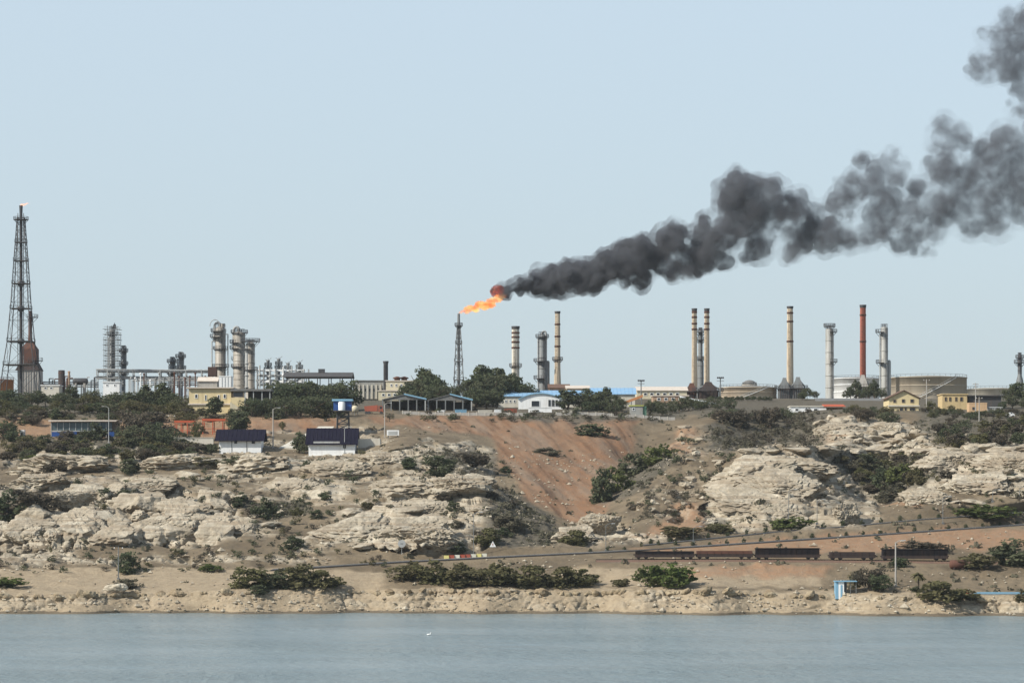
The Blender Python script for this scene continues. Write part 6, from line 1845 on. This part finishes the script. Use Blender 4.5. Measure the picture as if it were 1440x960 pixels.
# ================================================================== shrubs
S = shrub
for x, y, w_, h_, kd, lab in (
    (40, 728, 72, 46, 'brown', 'biggest dark bush on the left, beside the long tilted block'), (12, 732, 50, 44, 'dark', 'dark bush at the left edge behind the biggest dark bush'),
    (178, 806, 34, 34, 'dark', 'dark bush beside the thin grey pole on the shore path'), (178, 826, 36, 16, 'grey', 'grey scrub below the bush beside the thin grey pole'), (8, 826, 50, 18, 'green', 'low green bush at the left end of the shore path'),
    (296, 802, 38, 11, 'green', 'low bright green bush left of the long shore hedge'), (350, 826, 58, 34, 'olive', 'left end bush of the shore hedge, left of centre'), (385, 826, 50, 26, 'dark', 'dark bush inside the left shore hedge above its shadowed notch'),
    (418, 824, 60, 36, 'olive', 'tall olive bush in the middle of the left shore hedge'), (456, 824, 56, 30, 'olive', 'right end bush of the left shore hedge'), (362, 836, 30, 14, 'dark', 'dark scrub hanging over the shore bank under the left hedge'),
    (575, 814, 58, 28, 'olive', 'left end bush of the long central shore hedge'), (612, 818, 60, 36, 'olive', 'tall bush in the central hedge, below the striped kerb'), (655, 822, 64, 34, 'olive', 'bush in the central hedge under the white triangular sign'), (698, 822, 62, 34, 'olive', 'bush in the middle right of the central shore hedge'),
    (742, 822, 62, 36, 'olive', 'dense olive bush right of middle in the central shore hedge'), (786, 822, 58, 34, 'olive', 'second bush from the right in the central shore hedge'), (818, 822, 48, 26, 'olive', 'right end bush of the central shore hedge'),
    (912, 824, 40, 34, 'green', 'left half of the green bush pair below the wagons'), (942, 824, 66, 38, 'green', 'large bright green bush on the shore below the rust-brown wagon'), (872, 824, 26, 14, 'olive', 'small bush between the central hedge and the large bright green bush'),
    (1327, 857, 78, 34, 'olive', 'big round olive bush on the beach right of the palm'), (1358, 857, 40, 18, 'olive', 'low bush at the right foot of the big round beach bush'), (1437, 857, 24, 18, 'olive', 'small bush on the beach at the right edge'), (1288, 832, 20, 8, 'dark', 'dark tuft at the foot of the palm'),
    (1420, 795, 66, 38, 'dark', 'dark bush at the right end of the train'), (1374, 797, 60, 22, 'olive', 'olive scrub between the rusty tank and the dark bush at the right end'), (1292, 778, 74, 20, 'brown', 'brown scrub behind the tall wagon crossed by the pole'), (1264, 796, 30, 14, 'dark', 'dark scrub under the tall wagon by the concrete pole'),
    (845, 706, 40, 50, 'dark', 'tall dark green bush at the bottom of the red ravine'), (868, 690, 44, 38, 'green', 'green bush in the ravine, second from its bottom'), (893, 668, 50, 34, 'dark', 'dark bush in the middle of the ravine thicket'), (925, 650, 50, 30, 'green', 'green bush at the upper end of the ravine thicket'),
    (805, 765, 44, 26, 'olive', 'olive bush left of the large whitish rounded rock'), (684, 765, 40, 30, 'olive', 'olive bush above the road right of the striped kerb'), (640, 778, 34, 18, 'dark', 'dark bush behind the striped kerb'),
    (372, 728, 34, 30, 'dark', 'dark bush in the brown hollow left of centre on the slope'), (412, 772, 34, 18, 'dark', 'dark bush low on the slope above the left shore hedge'), (325, 662, 34, 20, 'dark', 'dark bush below the left navy-roofed hut, left of a pair'), (371, 663, 30, 22, 'dark', 'dark bush below the left navy-roofed hut, right of a pair'), (290, 655, 50, 14, 'olive', 'broad low bush below the pale apron wall'),
    (75, 668, 34, 24, 'brown', 'brown bush on the pale ledges at left'), (180, 664, 30, 22, 'dark', 'dark bush on the pale ledges below the brownish tree'), (55, 648, 60, 10, 'green', 'flat green patch bush on the ledge at left'), (80, 640, 36, 22, 'brown', 'brownish bush under the long blue-panelled building'),
    (1240, 690, 40, 34, 'dark', 'dark green bush in the hollow right of the layered bluff'), (1268, 680, 44, 30, 'green', 'green bush up the hollow right of the layered bluff'), (1215, 660, 50, 24, 'dark', 'dark bush under the flat rim right of the layered bluff'), (1330, 672, 24, 14, 'brown', 'brown bush at the left end of the right-hand bluff'),
    (1390, 726, 90, 20, 'green', 'wide green scrub above the upper road near the right edge'), (1115, 745, 60, 20, 'green', 'green scrub above the road left of the pale pointed boulder'), (955, 752, 60, 16, 'olive', 'olive scrub above the road below the orange scar'), (1010, 748, 50, 14, 'olive', 'olive scrub above the road at the foot of the layered bluff'),
    (770, 640, 36, 12, 'grey', 'grey tuft on the red slope'), (620, 668, 50, 30, 'dark', 'dark bush in the gully behind the white ragged slab'), (660, 655, 46, 22, 'brown', 'brown bush in the gully left of the red slope'), (715, 745, 40, 24, 'grey', 'grey-green bush in the rubble at the foot of the red slope'),
    (830, 612, 50, 18, 'dark', 'dark streak of scrub at the top of the red slope')):
    S(kd, x, y, w_, h_, lab, None)
# planted shrubs along the road, in rows
xs_ = list(range(830, 1440, 24))
for i, x in enumerate(xs_):
    Y, z = road_low(np.array(float(x+R.uniform(-3, 3))))
    S('dark', x, 0, R.uniform(4.5, 7), R.uniform(5, 8), ordinal(i, len(xs_))+' of the small clipped shrubs beside the lower carriageway', 'planted shrubs on the near side of the median', float(Y)+7.6)
for i, x in enumerate(range(915, 1450, 27)):
    Y, z = road_up(np.array(float(x+R.uniform(-4, 4))))
    S('dark', x, 0, R.uniform(5, 9), R.uniform(6, 10), ordinal(i, 20)+' of the small dark shrubs behind the upper carriageway', 'planted shrubs on the far verge', float(Y)+5.2)
# wild shrubs dotted over the slopes
DOTS = []
def dots(poly, n, lo, hi, kinds, where, group):
    for x, y in pick(poly, n):
        w_ = R.uniform(lo, hi)
        DOTS.append((x, y, w_, w_*R.uniform(.45, .75), R.choice(kinds), where, group))
dots([(0, 645), (480, 645), (540, 640), (540, 765), (350, 770), (0, 690)], 142, 7, 22, ('dark', 'brown', 'olive', 'dark'), 'on the pale left slope', 'wild shrubs of the left slope')
dots([(0, 612), (240, 618), (300, 635), (300, 648), (0, 650)], 76, 12, 34, ('olive', 'dark', 'brown'), 'along the left terrace edge', 'wild shrubs of the terrace edge')
dots([(560, 640), (700, 640), (760, 745), (690, 768), (600, 765)], 64, 7, 22, ('dark', 'grey', 'brown'), 'among rocks left of the red slope', 'wild shrubs of the central gully')
dots([(870, 700), (960, 620), (1040, 650), (990, 735), (900, 745)], 64, 7, 20, ('grey', 'brown', 'dark'), 'on the brown ridge between ravine and bluff', 'wild shrubs of the brown ridge')
dots([(1010, 650), (1180, 640), (1230, 735), (1000, 745)], 41, 5, 12, ('dark', 'brown'), 'on the layered bluff', 'wild shrubs of the layered bluff')
dots([(1170, 650), (1310, 645), (1290, 690), (1240, 715), (1220, 690)], 87, 10, 28, ('grey', 'brown', 'olive'), 'in the hollow right of the bluff', 'wild shrubs of the right hollow')
dots([(1300, 640), (1450, 640), (1450, 720), (1260, 720)], 83, 5, 16, ('dark', 'brown', 'olive'), 'on the pale right-hand bluff', 'wild shrubs of the right bluff')
dots([(1035, 585), (1165, 582), (1140, 630), (1020, 636), (1000, 605)], 152, 7, 18, ('grey', 'brown', 'grey'), 'on the dark scrub slope', 'wild shrubs of the dark scrub slope')
dots([(1300, 600), (1450, 595), (1450, 625), (1310, 632)], 76, 10, 28, ('dark', 'brown', 'olive'), 'on the upper right slope', 'wild shrubs of the upper right slope')
dots([(0, 775), (540, 775), (540, 800), (0, 812)], 49, 6, 18, ('dark', 'brown', 'olive'), 'above the left shore path', 'wild shrubs above the shore path')
dots([(0, 578), (480, 576), (480, 590), (0, 600)], 76, 10, 26, ('olive', 'dark', 'brown'), 'along the top of the left red bank', 'wild shrubs of the red bank')
dots([(540, 582), (960, 582), (960, 594), (540, 594)], 57, 7, 20, ('grey', 'dark', 'brown'), 'along the rim of the red slope', 'wild shrubs of the ravine rim')

DOTS.sort(key=lambda d: -d[2])
KEEP, REST = DOTS[:170], DOTS[170:]
CW = {'dark': 'dark green', 'brown': 'brownish', 'olive': 'olive', 'grey': 'grey-green', 'green': 'green'}
from collections import defaultdict
byg = defaultdict(list)
for d in KEEP: byg[(d[6], d[4])].append(d)
for (g, kd), lst in byg.items():
    lst.sort(key=lambda d: d[0])
    for i, (x, y, w_, h_, k_, where, _) in enumerate(lst):
        lab = (CW[kd]+' wild shrub '+where) if len(lst) == 1 else ordinal(i, len(lst))+' '+CW[kd]+' wild shrub '+where
        S(kd, x, y, w_, h_, lab, g)
def small_shrubs():
    bank = defaultdict(list)
    for x, y, w_, h_, kd, _, _ in REST:
        p, _i, _j = hit(x, y); k = p.y/F
        rs_ = np.random.RandomState(int(x*7+y))
        cs = [np.array([rs_.uniform(-.25, .25), rs_.uniform(-.25, .25), rs_.uniform(.15, .7)]) for _ in range(9)]
        q = leaf_cloud(rs_, cs, [.24]*9, 14, .07)
        q = q*np.array([w_*k, w_*k, h_*k*1.1])+np.array(p)[None, None]
        bank[kd if kd in ('olive', 'brown', 'grey') else 'dark'].append(q)
    allq = np.concatenate([np.concatenate(v_) for v_ in bank.values()])
    me = quads_mesh('small_shrubs', allq, 'leaf_dark'); me.materials.append(MT['leaf_olive']); me.materials.append(MT['leaf_brown']); me.materials.append(MT['leaf_grey'])
    idx = np.concatenate([np.full(sum(len(a_) for a_ in v_), {'dark': 0, 'olive': 1, 'brown': 2, 'grey': 3}[k_]) for k_, v_ in bank.items()])
    me.polygons.foreach_set('material_index', idx.astype(np.int32))
    o = link('small_shrubs', me); tag(o, 'many small wild shrubs dotted over the slopes', None, None, 'stuff')
small_shrubs()

def scrub_stuff():
    n = 5200
    w = (0.5 + zs*4 + 0.35*zr)*(1-.8*ze)*(1-.85*zsand)*flat*(vv > 2.05)[:, None]*(vv < 12.2)[:, None]*((pxs > -60) & (pxs < 1500))[None]
    w = w*np.clip(np.gradient(-PYd, axis=0), 0.02, 1.5)
    w = w*sstep(-.15, .35, fbm(Xb/9, Yb/9, Zb/9, 13, 3))
    c = np.cumsum(w.ravel()); idx = np.searchsorted(c, NR.uniform(0, c[-1], n))
    p = P3.reshape(-1, 3)[idx]
    rs = NR
    Q = []
    per = 9
    s = np.exp(rs.normal(-.75, .4, n))
    for k in range(per):
        d = rs.normal(size=(n, 3)); d[:, 2] = np.abs(d[:, 2])*.7; d /= np.linalg.norm(d, axis=1)[:, None]
        cpt = p+d*s[:, None]*.75
        u = rs.normal(size=(n, 3)); u /= np.linalg.norm(u, axis=1)[:, None]
        wv = np.cross(u, d); wv /= np.linalg.norm(wv, axis=1)[:, None]+1e-6
        z_ = (s*.42)[:, None]
        Q.append(np.stack([cpt-u*z_-wv*z_*.6, cpt+u*z_-wv*z_*.6, cpt+u*z_+wv*z_*.6, cpt-u*z_+wv*z_*.6], 1))
    me = quads_mesh('low_scrub', np.concatenate(Q), 'leaf_grey')
    o = link('low_scrub', me)
    tag(o, 'sparse grey-brown low scrub over the slopes', None, None, 'stuff')
scrub_stuff()

# ================================================================== flames and smoke
def flame_mat(name, c1, c2, c3, dens, strength, scale):
    m, nt, out = new_mat(name)
    v = coords(nt)
    f = noise(nt, scaled(nt, v, (.6, 1, 1.3)), scale, 4, .6, .36, .64)
    g = noise(nt, v, scale*2.2, 3, .6, .5, .72)
    col = mixc(nt, f, c1, c2); col = mixc(nt, g, col, c3)
    pv = nt.nodes.new('ShaderNodeVolumePrincipled')
    pv.inputs['Color'].default_value = (.02, .02, .02, 1)
    pv.inputs['Density'].default_value = dens
    pv.inputs['Emission Strength'].default_value = strength
    nt.links.new(col, pv.inputs['Emission Color'])
    nt.links.new(pv.outputs[0], out.inputs['Volume'])
    return m
MT['flame'] = flame_mat('orange_flame', (1.0, .16, .02), (1.0, .58, .16), (.55, .06, .015), .8, .95, .36)
MT['fireball'] = flame_mat('red_fireball', (.30, .03, .018), (.012, .010, .012), (.95, .2, .04), .7, .6, .5)

def blob_hull(name, spheres, voxel, mat, seed, amp=.0, loc=(0, 0, 0), nscale=.3):
    """closed lumpy surface round many overlapping puffs"""
    import bmesh
    bm = bmesh.new()
    for (c, r, sx) in spheres:
        M = Matrix.Translation(Vector(c)-Vector(loc)) @ Matrix.Diagonal((sx, 1, 1, 1))
        bmesh.ops.create_icosphere(bm, subdivisions=2, radius=r, matrix=M)
    me = bpy.data.meshes.new(name); bm.to_mesh(me); bm.free()
    o = link(name, me); o.location = loc
    md = o.modifiers.new('fuse', 'REMESH'); md.mode = 'VOXEL'; md.voxel_size = voxel
    dg = bpy.context.evaluated_depsgraph_get()
    me2 = bpy.data.meshes.new_from_object(o.evaluated_get(dg))
    o.modifiers.clear(); o.data = me2
    n = len(me2.vertices); co = np.zeros(n*3, np.float32); me2.vertices.foreach_get('co', co); co = co.reshape(-1, 3).astype(float)
    no = np.zeros(n*3, np.float32); me2.vertices.foreach_get('normal', no); no = no.reshape(-1, 3)
    if amp:
        co += no*(amp*fbm(co[:, 0]*nscale, co[:, 1]*nscale, co[:, 2]*nscale, seed, 4, .6))[:, None]
    me2.vertices.foreach_set('co', co.reshape(-1).astype(np.float32)); me2.update()
    me2.materials.clear(); me2.materials.append(mat)
    me2.name = name
    return o
def wp(px, py, Y): return Vector(((px-CX)*Y/F, Y, CAM_H+(HY-py)*Y/F))
FK = FLY/F
rs = random.Random(8)
# main flame
sph = []
axis = [(646.5, 439.5, 1.6), (651, 437.5, 2.8), (656, 436, 4.4), (662, 434.5, 5.8), (668, 433, 6.8), (675, 430.5, 7.8), (682, 427.5, 8.2), (689, 425, 7.6), (695, 422, 6.6), (701, 418.5, 5.6), (706, 415, 4.5)]
for x, y, r in axis:
    for _ in range(4):
        rr_ = r*rs.uniform(.45, .75)
        sph.append((wp(x+rs.uniform(-2, 2), y+rs.uniform(-1, 1)*r*.45, FLY)+Vector((0, rs.uniform(-1, 1)*r*.45*FK, 0)), rr_*FK, 1.5))
base = wp(647, 439, FLY)
fl = blob_hull('gas_flame', sph, .2, MT['flame'], 3, .9, base, .7)
tag(fl, 'orange gas flame streaming right from the slim flare tower', 'flame')
sph = []
for _ in range(26):
    a = rs.uniform(0, 6.283); q = rs.uniform(.2, 1)
    sph.append((wp(700+8*q*math.cos(a), 409.5+7*q*math.sin(a), FLY)+Vector((0, rs.uniform(-1.6, 1.6), 0)), rs.uniform(2.4, 4.6)*FK, rs.uniform(.9, 1.3)))
for _ in range(6):
    sph.append((wp(707+rs.uniform(-2, 5), 415+rs.uniform(-2, 2), FLY), rs.uniform(2.5, 4)*FK, 1.1))
fb = blob_hull('fireball', sph, .25, MT['fireball'], 5, 1.1, wp(700, 418, FLY), .5)
tag(fb, 'dark red rolling fireball between flame and smoke', 'flame')
t29 = wp(29.5, 288, 1100)
sph = [(wp(31+i*1.6, 288.2-.35*i+.5*math.sin(i), 1100), (1.9-.2*i)*1100/F, 1.7) for i in range(8)]
f2 = blob_hull('gas_flame', sph, .12, flame_mat('small_pale_flame', (1, .36, .12), (1, .55, .28), (1, .26, .08), .8, 1.5, .6), 9, .08, t29, 1.0)
tag(f2, 'small pale orange flame on top of the tall left flare tower', 'flame')

# the smoke
def smoke_mat(dens):
    m, nt, out = new_mat('black_smoke')
    v = coords(nt)
    sx = nt.nodes.new('ShaderNodeSeparateXYZ'); nt.links.new(v, sx.inputs[0])
    q = maprange(nt, sx.outputs[0], 0.0, 215.0, 0.0, 1.0)
    # density falls as the plume spreads
    crv = nt.nodes.new('ShaderNodeFloatCurve')
    c = crv.mapping.curves[0]
    c.points[0].location = (0, .95); c.points[1].location = (1, .065)
    for p in ((.10, .66), (.25, .34), (.45, .19), (.7, .11)): c.points.new(*p)
    crv.mapping.update()
    nt.links.new(q, crv.inputs['Value'])
    d = math_n(nt, 'MULTIPLY', crv.outputs[0], dens)
    n1 = noise(nt, v, .085, 5, .62)
    lo = maprange(nt, n1, .35, .60, .08, 2.0)
    n2 = noise(nt, v, .26, 4, .6)
    l2 = maprange(nt, n2, .34, .62, .3, 1.6)
    d = math_n(nt, 'MULTIPLY', math_n(nt, 'MULTIPLY', d, lo), l2)
    pv = nt.nodes.new('ShaderNodeVolumePrincipled')
    pv.inputs['Color'].default_value = (.25, .26, .285, 1)
    pv.inputs['Anisotropy'].default_value = 0.2
    nt.links.new(d, pv.inputs['Density'])
    nt.links.new(pv.outputs[0], out.inputs['Volume'])
    return m
SMOKE_D = 1.0
SM = [(704,405,6),(709,410,7),(713,414,7),(711,410,7),(720,405,9),(733,402,13),(748,400,14),(765,392,22),(780,398,20),(792,388,23),(808,392,22),(822,384,26),(838,390,20),(850,372,28),(868,376,28),(886,352,30),(900,374,28),(920,352,32),(935,372,26),(955,345,34),(972,366,26),(985,335,30),(1005,348,34),(1020,315,36),(1035,262,26),(1048,285,42),(1060,325,42),(1075,268,34),(1090,300,42),(1110,330,38),(1125,292,30),(1150,310,40),(1165,335,26),(1185,280,34),(1200,310,40),(1215,245,28),(1235,265,42),(1250,230,26),(1255,310,36),(1280,330,30),(1300,300,38),(1320,262,42),(1335,200,34),(1345,300,42),(1365,240,46),(1385,290,42),(1400,220,42),(1415,270,48),(1440,215,52),(1450,280,40),(1480,230,60),(1520,205,65),(1560,190,70)]
SM2 = [(1380,100,24),(1400,85,38),(1395,60,26),(1422,100,36),(1432,60,44),(1452,90,46),(1432,30,26),(1437,145,24),(1480,60,55)]
SM3 = [(1306,350,13),(1290,346,10),(1395,205,16)]
sph = []
def puffs(lst, n):
    for x, y, r in lst:
        Yc = FLY+(x-710)*.02
        for _ in range(n):
            a = rs.uniform(0, 6.283); q = rs.uniform(0, 1)**.5
            rr_ = r*rs.uniform(.24, .58)
            ox, oz = math.cos(a)*q*(r-rr_*.45), math.sin(a)*q*(r-rr_*.45)
            sph.append((wp(x+ox, y+oz, Yc)+Vector((0, rs.uniform(-1, 1)*r*.55*FK, 0)), rr_*FK, 1.0))
puffs(SM, 11); puffs(SM3, 6)
s0 = wp(708, 412, FLY)
MT['smoke'] = smoke_mat(SMOKE_D)
MT['smoke_thin'] = smoke_mat(SMOKE_D*.22)
def plume(spheres, seed, label):
    o = blob_hull('smoke_plume', [(c, r*.94, s) for c, r, s in spheres], .75, MT['smoke'], seed, 1.7, s0, .2)
    tag(o, label, 'smoke')
    fr = blob_hull('thin_smoke_fringe', [(c, r*1.28+.4, s) for c, r, s in spheres], 1.25, MT['smoke_thin'], seed+2, 2.6, s0, .16)
    fr.parent = o; fr.location = (0, 0, 0)
    return o
plume(sph, 13, 'long plume of black smoke drifting right and up from the flare')
sph = []; puffs(SM2, 11)
plume(sph, 17, 'separate thin grey smoke puff in the upper right corner')

# ================================================================== hazy sea air
def haze():
    m, nt, out = new_mat('hazy_air')
    pv = nt.nodes.new('ShaderNodeVolumePrincipled')
    pv.inputs['Color'].default_value = (.93, .96, 1.0, 1)
    pv.inputs['Density'].default_value = HAZE_D
    pv.inputs['Anisotropy'].default_value = 0.3
    nt.links.new(pv.outputs[0], out.inputs['Volume'])
    mb = MB(); mb.box((-900, -60, -6), (900, 5100, 215))
    o = mb.build('haze', m)
    tag(o, 'thin sea haze over the whole view', None, None, 'stuff')
HAZE_D = 0.000035
haze()
